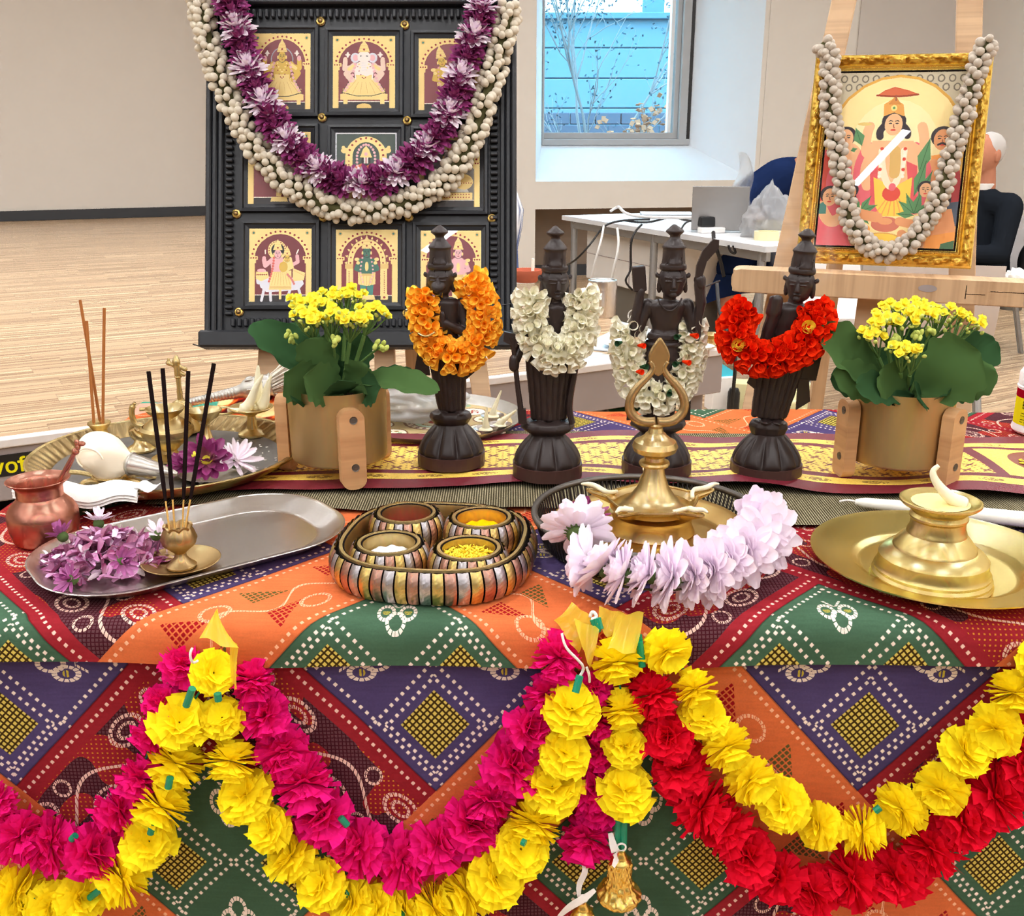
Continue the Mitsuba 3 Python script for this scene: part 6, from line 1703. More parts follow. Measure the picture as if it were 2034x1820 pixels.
# copper pot and spoon
CPOT = (-0.548, 1.102, TZ + 0.001)
k = thing('copper_pot', 'small copper water pot at the left end of the table', 'pot')
whole(k, at(lathe([(r * 0.97, z * 0.93) for r, z in [(0, 0.0), (0.032, 0.0), (0.036, 0.004), (0.040, 0.020), (0.0405, 0.034), (0.0400, 0.040), (0.036, 0.048), (0.0285, 0.056), (0.0262, 0.060), (0.0265, 0.064), (0.0262, 0.071), (0.029, 0.076), (0.0355, 0.0805), (0.0362, 0.0818), (0.0350, 0.0823), (0.029, 0.0785), (0.0255, 0.073), (0.0245, 0.060), (0.034, 0.044), (0.036, 0.02), (0, 0.008)]], 72), CPOT), 'copper')
k = thing('copper_spoon', 'long-handled copper ritual spoon standing in the copper pot', 'spoon')
a_, b_ = np.array([-0.545, 1.098, 0.790]), np.array((-0.499, 1.1, 0.861))
sp_ = spline([a_, (a_ + b_) / 2 + [0, 0, 0.001], b_], 14)
part(k, 'handle', tube(sp_, np.linspace(0.0016, 0.0026, 14), 8), 'copper')
part(k, 'bowl', mv(lathe([(0, -0.006), (0.006, -0.004), (0.009, 0.0), (0.0085, 0.0005), (0.005, -0.003), (0, -0.0045)], 20), tr(*(a_ + [0, 0, -0.004]))), 'copper')
e_ = unit(b_ - a_)
part(k, 'finial', cat(ell(b_, 0.0042, 0.004, 0.0042), ell(b_ + e_ * 0.006, 0.003, 0.003, 0.004), ell(b_ + e_ * 0.011 + [0.002, 0, 0], 0.0045, 0.003, 0.003), ell(b_ + e_ * 0.011 + [-0.003, 0, 0.001], 0.003, 0.003, 0.004), tube([b_ + [0.001, 0, 0.002], b_ + [-0.006, 0.004, -0.012], b_ - e_ * 0.03 + [0.004, 0, 0]], 0.0012, 6)), 'copper', True, label='ornamented spoon end')

# big brass tray on the left
PL = np.array([-0.484, 1.360, TZ + 0.014])
k = thing('brass_tray', 'large round brass tray with a rope-twist rim holding lamps, shell and flowers', 'tray')


def rope_rim(u, v):
    a_ = 2 * np.pi * u
    r = 0.156 + 0.027 * v
    bump = 0.0036 * np.sin(a_ * 64 + v * 4.0) * np.sin(np.pi * v) ** 0.5
    return (r + bump * 0.5) * np.cos(a_), (r + bump * 0.5) * np.sin(a_), 0.004 + 0.017 * v ** 0.8 + bump


m, _ = sheet(rope_rim, 700, 9)
part(k, 'floor', at(lathe([(0, 0.003), (0.153, 0.003), (0.157, 0.004)], 96), PL), 'steel_dark', label='darkened flat floor of the tray')
part(k, 'rope_rim', at(m, PL), 'brass_dark', True, label='rope-twist rim')
part(k, 'edge', at(lathe([(0.182, 0.021), (0.185, 0.0225), (0.1875, 0.0215), (0.186, 0.018), (0.161, 0.002), (0.153, -0.0005), (0, -0.0005)], 120), PL), 'brass')
ZP = TZ + 0.0175                                        # the floor of the tray

# shell on its stand
SH = np.array((-0.5259, 1.2458, 0.79))
k = thing('brass_stand', 'small brass turtle stand under the white shell on the brass tray', 'stand')
S0_ = np.array([SH[0] + 0.005, SH[1], ZP])
part(k, 'rest', at(lathe([(0, 0.004), (0.014, 0.006), (0.024, 0.016), (0.026, 0.017), (0.024, 0.0185), (0.0, 0.010)], 32), S0_), 'brass')
part(k, 'body', at(ell((0, 0, 0.006), 0.018, 0.015, 0.006), S0_), 'brass', True)
for i, (x, y) in enumerate(((-0.04, -0.012), (0.045, -0.01), (-0.03, 0.03), (0.036, 0.03))):
    part(k, 'foot', at(tube(spline([(x * 0.3, y * 0.3, 0.008), (x * 0.8, y * 0.8, 0.010), (x, y, 0.004), (x * 1.15, y * 1.2, 0.0025)], 12), [0.004] * 8 + [0.0035, 0.003, 0.0035, 0.004], 8), S0_), 'brass')
part(k, 'arm', at(tube(spline([(-0.02, 0.004, 0.012), (-0.05, 0.012, 0.016), (-0.078, 0.016, 0.014)], 20), [0.003 + 0.0006 * (i % 2) for i in range(20)], 8), S0_), 'brass_soft')
k = thing('conch_shell', 'cream white conch shell with a silver mount on a stand in the brass tray', 'shell')
cs = ball(1, 4)
v = cs.vertices.copy()
t_ = v[:, 0]
rad_ = np.where(t_ < 0.0, 1.0, 1 - 0.45 * t_ ** 1.2)
flat_ = 1 + 0.10 * np.sin(3 * np.arctan2(v[:, 2], v[:, 1]) + 3.5 * t_)
v = np.c_[v[:, 0] * 0.040, v[:, 1] * 0.029 * rad_ * flat_, v[:, 2] * 0.031 * rad_ * flat_]
v[:, 2] += np.where(t_ < 0, -t_ * 0.007, 0)
shm = trimesh.Trimesh(v, cs.faces, process=False)
SM = tr(SH[0] + 0.002, SH[1] - 0.004, ZP + 0.040) @ rot('z', -10) @ rot('y', 9)
part(k, 'shell', mv(shm, SM), 'shell_cream', True)
part(k, 'whorl', mv(tube([(0.022 * math.cos(a) * (1 - a / 9) - 0.010, -0.0265 - 0.0006 * a, 0.020 * math.sin(a) * (1 - a / 9) + 0.004) for a in np.linspace(0.3, 4.2, 26)], 0.0012, 6), SM), 'shell_cream', True)
mt = lathe([(0.013, 0.030), (0.0145, 0.034), (0.0135, 0.040), (0.0125, 0.052), (0.0085, 0.074), (0.0035, 0.096), (0.002, 0.098), (0, 0.098)], 32)
part(k, 'silver_mount', mv(mt, rot('y', 90), SM), 'silver', label='silver mouthpiece')
part(k, 'mount_ring', mv(tube([(0.0142 * math.cos(a), 0.0142 * math.sin(a), 0.0) for a in np.linspace(0, 2 * math.pi, 24, endpoint=False)], 0.0016, 6, closed=True), tr(0, 0, 0.034), rot('y', 90), SM), 'silver_soft')

# three brown incense sticks behind the shell
for i, (top, bot, lb) in enumerate((((-0.6322, 1.475, 0.9775), (-0.6163, 1.455, 0.7793), 'brown incense stick, tallest and leftmost of the three behind the shell'), ((-0.6223, 1.465, 0.9481), (-0.6233, 1.445, 0.7822), 'brown incense stick, shortest of the three behind the shell'), ((-0.5962, 1.47, 0.9665), (-0.6138, 1.45, 0.7776), 'brown incense stick, rightmost of the three behind the shell'))):
    k = thing('incense_stick', lb, 'incense stick')
    a_, b_ = np.array(top), np.array(bot)
    part(k, 'paste', tube([a_, a_ + (b_ - a_) * 0.9], 0.0023, 8), 'incense_brown')
    part(k, 'stick', tube([a_ + (b_ - a_) * 0.9, b_ + [0, 0, -0.02]], 0.0011, 6), 'stick_tan')
k = thing('incense_block', 'small brass incense holder behind the shell on the brass tray', 'incense holder')
c = (-0.6168, 1.45, 0.7776)
whole(k, mv(lathe([(0, 0), (0.024, 0), (0.026, 0.004), (0.012, 0.010), (0.010, 0.020), (0.017, 0.030), (0.016, 0.032), (0, 0.028)], 28), tr(c[0], c[1], ZP)), 'brass')

# snake-handled brass lamp, kettle, diya, bell
k = thing('brass_lamp', 'brass oil lamp with a curled hook and ring handle on the brass tray', 'oil lamp')
c = np.array((-0.5466, 1.4085, 0.7675))
yy = 1.41
part(k, 'handle', tube(spline([(-0.5442, 1.41, 0.8392), (-0.5496, 1.41, 0.8302), (-0.5499, 1.41, 0.8152), (-0.5437, 1.41, 0.8053), (-0.5276, 1.41, 0.8045), (-0.5155, 1.42, 0.7987)], 40), [0.0025] * 4 + [0.0042] * 24 + [0.0035] * 12, 10), 'brass', True)
ctr = np.array((-0.5433, 1.41, 0.7954))
part(k, 'ring', tube([ctr + 0.0125 * np.array([math.cos(a), 0, math.sin(a)]) for a in np.linspace(0, 2 * math.pi, 28, endpoint=False)], 0.003, 8, closed=True), 'brass', True)
part(k, 'foot', mv(lathe([(0, 0), (0.020, 0), (0.021, 0.003), (0.010, 0.010), (0.005, 0.020), (0.004, 0.028), (0, 0.03)], 28), tr(ctr[0], yy, ZP)), 'brass')
k = thing('brass_kettle', 'bulbous engraved brass pot with a short spout in the middle of the brass tray', 'pot')
c = np.array((-0.4868, 1.3669, 0.7675))
c = np.array([c[0], c[1] + 0.0, ZP])
part(k, 'body', at(lathe([(0, 0), (0.024, 0), (0.025, 0.003), (0.012, 0.010), (0.011, 0.014), (0.022, 0.024), (0.034, 0.036), (0.036, 0.043), (0.030, 0.052), (0.020, 0.060), (0.017, 0.064), (0.024, 0.070), (0.027, 0.075), (0.026, 0.0758), (0.016, 0.066), (0, 0.06)], 56), c), 'brass')
part(k, 'spout', at(tube(spline([(-0.02, -0.012, 0.038), (-0.034, -0.02, 0.040), (-0.040, -0.024, 0.050)], 12), np.linspace(0.008, 0.004, 12), 10), c), 'brass')
part(k, 'engraved_band', at(lathe([(0.0345, 0.036), (0.0368, 0.040), (0.0368, 0.046), (0.033, 0.050)], 56), c), 'brass_soft')
k = thing('brass_goblet_lamp', 'brass stemmed oil lamp with a shallow cup, right of the kettle on the tray', 'oil lamp')
c = np.array((-0.4364, 1.3838, 0.7675))
whole(k, at(lathe([(0, 0), (0.026, 0), (0.0265, 0.003), (0.018, 0.012), (0.008, 0.026), (0.0045, 0.040), (0.0045, 0.046), (0.007, 0.050), (0.018, 0.058), (0.024, 0.068), (0.023, 0.0685), (0.014, 0.060), (0, 0.056)], 48), c), 'brass')
k = thing('brass_bell', 'brass hand bell with a tall handle ending in a figure, behind the black incense', 'bell')
c = np.array((-0.5087, 1.5, 0.7922))
B0 = np.array([c[0], 1.50, ZP + 0.004])
zt = (-0.5006, 1.5, 0.89)[2] - B0[2]
part(k, 'dome', at(lathe([(0.026, 0), (0.0255, 0.006), (0.021, 0.018), (0.019, 0.034), (0.012, 0.046), (0.005, 0.050), (0, 0.051)], 48), B0), 'brass')
part(k, 'handle', at(lathe([(0.005, 0.048), (0.004, 0.056), (0.0045, 0.062), (0.0035, 0.068), (0.0038, zt * 0.70), (0.006, zt * 0.72), (0.004, zt * 0.74), (0, zt * 0.75)], 20), B0), 'brass_soft')
fin = fuse([bone((0, 0, zt * 0.74), 0.005, (0, 0, zt * 0.93), 0.0055), bone((0, -0.002, zt * 0.92), 0.006, (0, 0, zt * 0.98), 0.003), bone((-0.002, 0, zt * 0.86), 0.003, (-0.013, 0, zt * 0.90), 0.0035), bone((0.002, 0, zt * 0.86), 0.003, (0.012, 0, zt * 0.82), 0.0035), bone((-0.012, 0, zt * 0.90), 0.003, (-0.012, 0, zt * 0.95), 0.002), bone((0.003, 0, zt * 0.78), 0.003, (0.009, 0, zt * 0.75), 0.003)], 0.003, 4)
part(k, 'figure', at(fin, B0), 'brass_soft', True, label='small winged figure at the top of the handle')
# pierced lamp plate with cotton wicks
k = thing('pierced_lamp', 'pierced brass hand lamp with a long handle at the right of the brass tray', 'oil lamp')
c = np.array((-0.3989, 1.5, 0.7761))
F0 = np.array([c[0] + 0.0, 1.49, 0.802])
part(k, 'cup', at(lathe([(0, 0), (0.014, 0.001), (0.028, 0.006), (0.034, 0.010), (0.033, 0.011), (0.014, 0.004), (0, 0.003)], 40), F0), 'brass')
rg = []
for i in range(7):
    a_ = math.pi * (0.75 + 0.5 * i / 6)
    rg.append(tube([F0 + np.array([-0.055 + 0.030 * math.cos(a_) * (i % 3) * 0.6 + 0.009 * math.cos(b), 0.012 * math.sin(i * 1.7) + 0.009 * math.sin(b), 0.004]) for b in np.linspace(0, 2 * math.pi, 14, endpoint=False)], 0.0014, 6, closed=True))
part(k, 'pierced_plate', cat(rg), 'brass_soft', True, label='openwork scrolls')
part(k, 'plate_rim', tube([F0 + np.array([-0.052 + 0.034 * math.cos(b), 0.022 * math.sin(b), 0.004]) for b in np.linspace(0, 2 * math.pi, 30, endpoint=False)], 0.0018, 6, closed=True), 'brass')
part(k, 'handle', tube(spline([F0 + [-0.085, 0, 0.006], F0 + [-0.13, 0.0, 0.008], F0 + [-0.17, 0.0, 0.006]], 14), 0.003, 8), 'brass')
part(k, 'foot', at(lathe([(0.0, -0.034), (0.022, -0.034), (0.022, -0.031), (0.008, -0.024), (0.006, -0.004), (0.012, 0.001)], 28), F0), 'brass')
for i, (dx, dy, h_, ln) in enumerate(((-0.006, -0.008, 0.0, (0.030, 0.0, 0.052)), (0.008, 0.012, 0.004, (0.005, 0.0, 0.062)), (0.016, 0.002, 0.002, (0.018, 0.0, 0.048)))):
    b0 = F0 + [dx, dy, 0.010]
    ln = np.array(ln)
    w_ = thing('cotton_wick', ['pale twisted cotton wick leaning right in the pierced lamp', 'tall upright cotton wick at the back of the pierced lamp', 'pale cotton wick behind the leaning one in the pierced lamp'][i], 'wick')
    whole(w_, cat(tube(spline([b0 - ln * [0.9, 0, 0.05], b0, b0 + ln * 0.55, b0 + ln], 16), [0.004] * 4 + list(np.linspace(0.010, 0.0018, 12)), 9)), 'cotton', True)

# folded white cloth, flowers, small dish on the tray
k = thing('folded_cloth', 'folded white cotton napkin hanging over the front of the brass tray', 'cloth')
def nap(u, v, o=0.0):
    x = -0.625 + 0.165 * u
    y = 1.186 - 0.03 * np.sin(u * 3.0) + 0.05 * v - 0.02 * u
    z = 0.777 + 0.006 * np.sin(u * 16 + v * 2) * (0.3 + u) * 0.5 + 0.005 * np.sin(v * 10) - 0.012 * np.clip(0.3 - u, 0, 1) + o + 0.006 * np.sin(np.pi * v)
    return x, y, z
part(k, 'cloth', cat([sheet(lambda u, v, o=o: nap(u, v * (1 - 0.1 * o), 0.004 * o), 40, 14)[0] for o in range(3)]), 'white_matte', True)
part(k, 'embroidered_corner', sheet(lambda u, v: (-0.468 + 0.030 * u, 1.169 + 0.030 * v - 0.004 * u, 0.7905 + 0.003 * np.sin(u * 7)), 8, 8)[0], 'powder_grey', True, label='grey embroidered corner')
k = thing('small_dish', 'small silver dish under the flowers at the front of the brass tray', 'dish')
c = np.array((-0.4033, 1.2924, 0.7675))
whole(k, at(lathe([(0, 0.001), (0.030, 0.001), (0.046, 0.006), (0.0465, 0.0065), (0.03, 0.003), (0, 0.003)], 48), c), 'silver_soft')
k = thing('wine_chrysanthemum', 'wine red chrysanthemum with yellow centre on the small dish in the brass tray', 'flower')
mw = mum(0.036, 3, 13, np.random.default_rng(31), (5, 60), 0.36)
FM = frame((c[0] - 0.006, c[1] - 0.004, ZP + 0.022), (0.1, -0.75, 0.7))
part(k, 'petals', mv(mw, FM), 'petal_wine', True)
part(k, 'centre', mv(ell((0, 0, 0.006), 0.008, 0.008, 0.006), FM), 'floret_yellow', True, label='yellow centre')
part(k, 'second_centre', mv(ell((-0.016, 0.004, 0.010), 0.005, 0.005, 0.004), FM), 'floret_yellow', True)
k = thing('wine_chrysanthemum', 'smaller wine red flower behind the black incense on the brass tray', 'flower')
part(k, 'petals', mv(mum(0.024, 2, 12, np.random.default_rng(33), (5, 50), 0.36), frame((c[0] - 0.040, c[1] - 0.002, ZP + 0.014), (-0.3, -0.6, 0.8))), 'petal_wine', True)
k = thing('white_chrysanthemum', 'white chrysanthemum seen from behind at the right front of the brass tray', 'flower')
FM = frame((c[0] + 0.028, c[1] + 0.012, ZP + 0.018), (0.45, -0.25, 0.75))
part(k, 'petals', mv(mum(0.034, 2, 17, np.random.default_rng(32), (-5, 30), 0.26), FM), 'petal_lilac', True)
part(k, 'sepals', mv(ell((0, 0, -0.005), 0.009, 0.009, 0.007), FM), 'sepal_green', True, label='green base')
k = thing('rice_grains', 'scattered white rice grains on the right of the brass tray', 'rice')
rg = np.random.default_rng(3)
gr = []
for i in range(60):
    a_, r_ = rg.uniform(-1.0, 1.1), rg.uniform(0.09, 0.155)
    gr.append(mv(ell((0, 0, 0), 0.0022, 0.0009, 0.0009, 0) if i else box(0.006, 0.005, 0.004, 0.001), rot('z', rg.uniform(0, 180)), tr(PL[0] + r_ * math.cos(a_), PL[1] + r_ * math.sin(a_) - 0.02, ZP + 0.001)))
whole(k, cat(gr), 'white_matte', True)
labels[k]['kind'] = 'stuff'

# whisk and printed cloth behind the tray
k = thing('flame_cloth', 'cloth printed with flames in red and orange lying behind the brass tray', 'cloth')
fm, fuv = sheet(lambda u, v: (-0.62 + 0.37 * u, 1.585 + 0.085 * v + 0.02 * u, 0.772 + 0.010 * np.sin(u * 9 + v * 3) + 0.012 * v * np.sin(np.pi * u) + 0.018 * np.clip(v, 0, 1) * u), 90, 24)
n1 = meshkit.fbm(np.c_[fuv * [14, 5], 0 * fuv[:, :1]], 3, 2)
fc = np.where(n1[:, None] > 0.60, np.array(srgb(255, 216, 150)), np.where(n1[:, None] > 0.50, np.array(srgb(232, 110, 40)), np.where(n1[:, None] > 0.40, np.array(srgb(160, 40, 28)), np.array(srgb(70, 28, 26)))))
fc = np.where((fuv[:, :1] < 0.33) & (fuv[:, 1:] > 0.5), np.array(srgb(70, 140, 120)), fc)
fc = np.where((fuv[:, :1] < 0.22) & (fuv[:, 1:] <= 0.5), np.array(srgb(214, 150, 130)), fc)
whole(k, fm, 'flame_vc', True, color=fc)
k = thing('feather_whisk', 'ritual whisk with an embossed silver handle and pale hair lying behind the tray', 'whisk')
wa, wb = np.array((-0.5995, 1.6, 0.7753)), np.array((-0.4009, 1.64, 0.8116))
wd = wb - wa
fr_ = frame(wa, wd)
Lw = float(np.linalg.norm(wd))
part(k, 'handle', mv(lathe([(0, 0), (0.004, 0.006), (0.010, 0.018), (0.011, 0.024), (0.006, 0.034), (0.005, 0.040)] + [(0.0058 + 0.0009 * (i % 2) + 0.004 * (i / 40) ** 2, 0.042 + (Lw - 0.10) * i / 40) for i in range(41)] + [(0.012, Lw - 0.050), (0.018, Lw - 0.042), (0.019, Lw - 0.03), (0.0185, Lw - 0.004), (0.021, Lw), (0.015, Lw + 0.001), (0, Lw)], 30), fr_), 'silver_soft')
emb = [mv(ell((0, 0, 0), 0.0035, 0.0022, 0.007, 1), tr(0.0185, 0, 0), rot('z', 360 * i / 14), tr(0, 0, Lw - 0.034 + 0.015 * (i % 2)), fr_) for i in range(14)]
part(k, 'embossing', cat(emb), 'silver_soft', True)
rg = np.random.default_rng(8)
hs = []
for i in range(240):
    d0 = rg.normal(0, 1, 3)
    s0 = wb + unit(np.cross(wd, d0)) * rg.uniform(0, 0.017)
    e0_ = s0 + unit(wd) * rg.uniform(0.05, 0.11) + unit(np.cross(wd, d0)) * rg.uniform(0.0, 0.03) + [0, 0, rg.uniform(0, 0.02)]
    hs.append(tube([s0, (s0 + e0_) / 2 + [0, 0, 0.006], e0_], [0.0012, 0.001, 0.0004], 4, caps=False))
part(k, 'hair', cat(hs), 'feather', True, label='pale whisk hair', kind='stuff')

# ---------------------------------------------------------------- gold planters with flowering kalanchoe
def leaf_mesh(base, tip, w, nrm, curl=0.15, cup=0.25, lobes=5, seed=0, sag=0.0):
    base, tip = np.asarray(base, float), np.asarray(tip, float)
    ax = tip - base
    L_ = np.linalg.norm(ax)
    x = unit(ax)
    z = unit(np.asarray(nrm, float) - x * (np.asarray(nrm, float) @ x))
    y = np.cross(z, x)

    def f(u, v):
        s = np.clip(u, 0, 1)
        wid = np.where(s < 0.14, 0.10 + 0.25 * (s / 0.14) ** 2, 0.35 + 0.65 * np.sin(np.pi * np.clip((s - 0.14) / 0.86, 0, 1) ** 0.85 * 0.78 + 0.0) ** 0.9 * 1.0)
        wid = np.where(s > 0.72, wid * np.sqrt(np.clip(1 - ((s - 0.72) / 0.285) ** 2.2, 0, 1)), wid)
        q_ = (v - 0.5) * 2
        edge_ = 1 + 0.09 * np.abs(q_) ** 3 * np.cos(s * lobes * 2 * np.pi + seed)
        yy_ = q_ * w * wid * edge_
        zz = cup * w * wid * q_ ** 2 + curl * L_ * s ** 2 + 0.06 * w * np.sin(s * 7 + q_ * 3 + seed) + sag * L_ * np.sin(np.pi * s)
        p = base + s[..., None] * ax + yy_[..., None] * y + zz[..., None] * z
        return p[..., 0], p[..., 1], p[..., 2]
    return sheet(f, 26, 13)[0]


rgf = np.random.default_rng(12)


def floret(rg):
    ms = []
    for i in range(8):
        p = petal(0.0054, 0.0052, 0.2, 0.15, 4, 3, 0.6)
        ms.append(mv(p, rot('y', -(18 if i < 4 else 50)), rot('z', 90 * i + (0 if i < 4 else 45) + rg.normal(0, 8))))
    return cat(ms)


flor = [proto(floret(rgf), 'floret_yellow', True), proto(floret(rgf), 'floret_yellow', True)]
bud = proto(mv(ball(1, 1), sc(0.0022, 0.0022, 0.0034)), 'bud_lime', True)


def planter(key, c, legs, leaves, clusters, buds, label_lo):
    """c: centre on the table; legs: angles; the pot hangs between wooden legs"""
    R, z0, z1 = 0.0668, 0.024, 0.124
    part(key, 'pot', at(lathe([(0, z0 + 0.002), (R * 0.955, z0), (R * 0.975, z0 + 0.003), (R, z1), (R - 0.0016, z1), (R * 0.96, z0 + 0.01), (0, z0 + 0.008)], 96), c), 'brushed_gold', 50)
    part(key, 'soil', at(lathe([(0, z1 - 0.012), (R - 0.002, z1 - 0.014)], 40), c), 'groove')
    for a_ in legs:
        lp = ext(rrect(-0.0165, 0, 0.0165, 0.108, 0.0135, 8), 0.017)
        M_ = tr(*c) @ rot('z', a_) @ tr(0, -R - 0.0165, 0.0) @ rot('x', 90) @ tr(0, 0, -0.0165)
        m_ = mv(lp, M_)
        lk = part(key, 'leg', m_, 'oak', False, uv=np.c_[lp.vertices[:, 1], lp.vertices[:, 0] + lp.vertices[:, 2]])
        for h_ in (0.030, 0.094):
            scr = cat(lathe([(0.0052, 0.0), (0.0052, 0.0006), (0.004, 0.0002), (0, 0.0002)], 16), box(0.006, 0.0012, 0.0006, 0, (0, 0, 0.0005)))
            k_ = uniq(lk + '__screw')
            scene[k_] = mikit.ply(mv(scr, M_ @ tr(0.002, h_, 0.0172)), 'steel_dark', smooth=False)
    root = np.array(c) + [0, 0, z1 - 0.01]
    for i, lf in enumerate(leaves):
        off = np.array(lf[0]) - root
        lf = (root + [off[0], max(off[1], -0.034), max(off[2], 0.0) + (0.006 if off[1] < -0.02 else 0.0)],) + tuple(lf[1:])
        part(key, 'leaf', leaf_mesh(*lf[:4], **lf[4]), lf[5] if len(lf) > 5 else ('leaf_top' if i % 3 else 'leaf_deep'), True)
    rg = np.random.default_rng(len(clusters))
    for (p, rx, n) in clusters:
        p = np.array(p)
        hub = p - [0, 0, 0.03] + (root - p) * [0.25, 0.25, 0.0]
        part(key, 'stem', tube(spline([root + (hub - root) * [0.3, 0.3, 0.0], root + (hub - root) * [0.7, 0.7, 0.55], hub], 12), 0.0028, 8), 'stem_green')
        fl_, bs_ = [], []
        tw_ = []
        for i in range(n):
            a_, r_ = i * 2.4, rx * math.sqrt((i + 0.4) / n)
            q_ = p + [r_ * math.cos(a_), r_ * 0.8 * math.sin(a_), 0.006 - 0.25 * r_ ** 2 / rx + rg.normal(0, 0.0025)]
            d_ = unit([0.7 * math.cos(a_) * r_ / rx, 0.6 * math.sin(a_) * r_ / rx - 0.75, 1.0])
            tw_.append(tube([hub, (hub + q_) / 2 + [0, 0, -0.003], q_], [0.0015, 0.0012, 0.0009], 5, caps=False))
            if rg.uniform() < 0.82:
                fl_.append(frame(q_, d_) @ rot('z', rg.uniform(0, 90)) @ sc(rg.uniform(1.35, 1.8)))
            for _ in range(2):
                bs_.append(frame(q_ + rg.normal(0, 0.0045, 3) - [0, 0, 0.003], d_ + rg.normal(0, 0.3, 3)) @ sc(rg.uniform(0.8, 1.25)))
        part(key, 'stalks', cat(tw_), 'stem_green', True)
        put_many(key, 'floret', flor[0], fl_)
        put_many(key, 'bud', bud, bs_)
    for p in buds:
        p = np.array(p)
        part(key, 'side_stem', tube(spline([root, (root + p) / 2 + [0, 0, 0.006], p], 12), 0.0016, 6), 'stem_green')
        put_many(key, 'bud', bud, [frame(p + rg.normal(0, 0.004, 3), rg.normal(0, 0.5, 3) + [0, 0, 1]) @ sc(1.5) for _ in range(7)])


PA = np.array([-0.2375, 1.328, TZ + 0.012])
ra = PA + [0, 0, 0.112]
lvA = [
    (ra + [-0.01, 0, 0], (-0.3515, 1.36, 0.9648), 0.036, (0.5, -0.5, 0.75), dict(curl=-0.02, cup=0.35, seed=1, lobes=4), 'leaf_deep'),
    (ra + [0, 0.02, 0], (-0.3133, 1.4, 0.9579), 0.026, (0.3, -0.8, 0.4), dict(curl=-0.05, cup=0.2, seed=2), 'leaf_deep'),
    (ra + [0, -0.02, -0.01], (-0.2606, 1.27, 0.948), 0.026, (0.0, -1, 0.15), dict(curl=-0.22, cup=-0.3, seed=3), 'leaf_top'),
    (ra + [-0.02, -0.03, -0.016], (-0.2879, 1.25, 0.9183), 0.030, (0.25, -0.9, 0.2), dict(curl=0.0, cup=0.25, seed=4), 'leaf_top'),
    (ra + [0.015, -0.05, -0.016], (-0.2584, 1.235, 0.9153), 0.028, (0.1, -1.0, 0.35), dict(curl=-0.05, cup=0.2, seed=5), 'leaf_top'),
    (ra + [0.02, -0.045, -0.014], (-0.2216, 1.24, 0.9102), 0.022, (0.0, -1.0, 0.3), dict(curl=0.0, cup=0.2, seed=6), 'leaf_deep'),
    (ra + [0.02, -0.03, -0.01], (-0.1839, 1.27, 0.9218), 0.024, (-0.2, -1.0, 0.2), dict(curl=0.0, cup=0.2, seed=7), 'leaf_top'),
    (ra + [0.02, -0.02, 0.010], (-0.0955, 1.25, 0.9013), 0.022, (0.1, -0.55, 0.9), dict(curl=-0.06, cup=0.2, seed=8, sag=0.09), 'leaf_top'),
    (ra + [0.02, 0.0, 0.0], (-0.1293, 1.34, 0.8981), 0.022, (0.1, -0.5, 0.9), dict(curl=-0.05, cup=0.2, seed=9, sag=0.06), 'leaf_deep'),
    (ra + [0.03, -0.03, -0.012], (-0.168, 1.25, 0.9), 0.022, (-0.2, -1.0, 0.3), dict(curl=0.0, cup=0.2, seed=10), 'leaf_deep'),
    (ra + [0, 0.02, 0], (-0.2485, 1.38, 0.9473), 0.028, (0, -1.0, 0.3), dict(curl=0.0, cup=0.2, seed=11), 'leaf_deep'),
    (ra + [0.01, 0.02, 0], (-0.2102, 1.38, 0.9473), 0.026, (0, -1.0, 0.2), dict(curl=0.0, cup=0.2, seed=12), 'leaf_deep'),
    (ra + [-0.03, -0.02, -0.014], (-0.2863, 1.26, 0.8876), 0.020, (0.3, -0.9, 0.4), dict(curl=0.0, cup=0.2, seed=13), 'leaf_deep'),
    (ra + [0.01, -0.01, 0.0], (-0.2512, 1.31, 0.9232), 0.024, (-0.2, -1.0, 0.2), dict(curl=0.0, cup=0.2, seed=14), 'leaf_deep'),
    (ra + [0.0, 0.0, 0.0], (-0.2114, 1.31, 0.9198), 0.020, (0.3, -1.0, 0.2), dict(curl=0.0, cup=0.2, seed=15), 'leaf_deep'),
]
clA = [((-0.2795, 1.34, 0.9925), 0.020, 9), ((-0.251, 1.37, 0.9961), 0.026, 13), ((-0.2215, 1.37, 0.9975), 0.024, 12), ((-0.2652, 1.29, 0.9795), 0.024, 12), ((-0.2327, 1.29, 0.9808), 0.020, 10), ((-0.2036, 1.29, 0.9782), 0.022, 11), ((-0.1834, 1.33, 0.9821), 0.020, 10), ((-0.2511, 1.33, 0.9887), 0.020, 9)]
k = thing('potted_kalanchoe', 'yellow kalanchoe in a gold pot on wooden legs, left of the statues', 'potted plant')
planter(k, PA, (22, -98, 142), lvA, clA, [(-0.1726, 1.3, 0.9421), (-0.2291, 1.28, 0.9559), (-0.297, 1.33, 0.9484)], '')
PB = np.array([0.527, 1.318, TZ + 0.012])
rb = PB + [0, 0, 0.112]
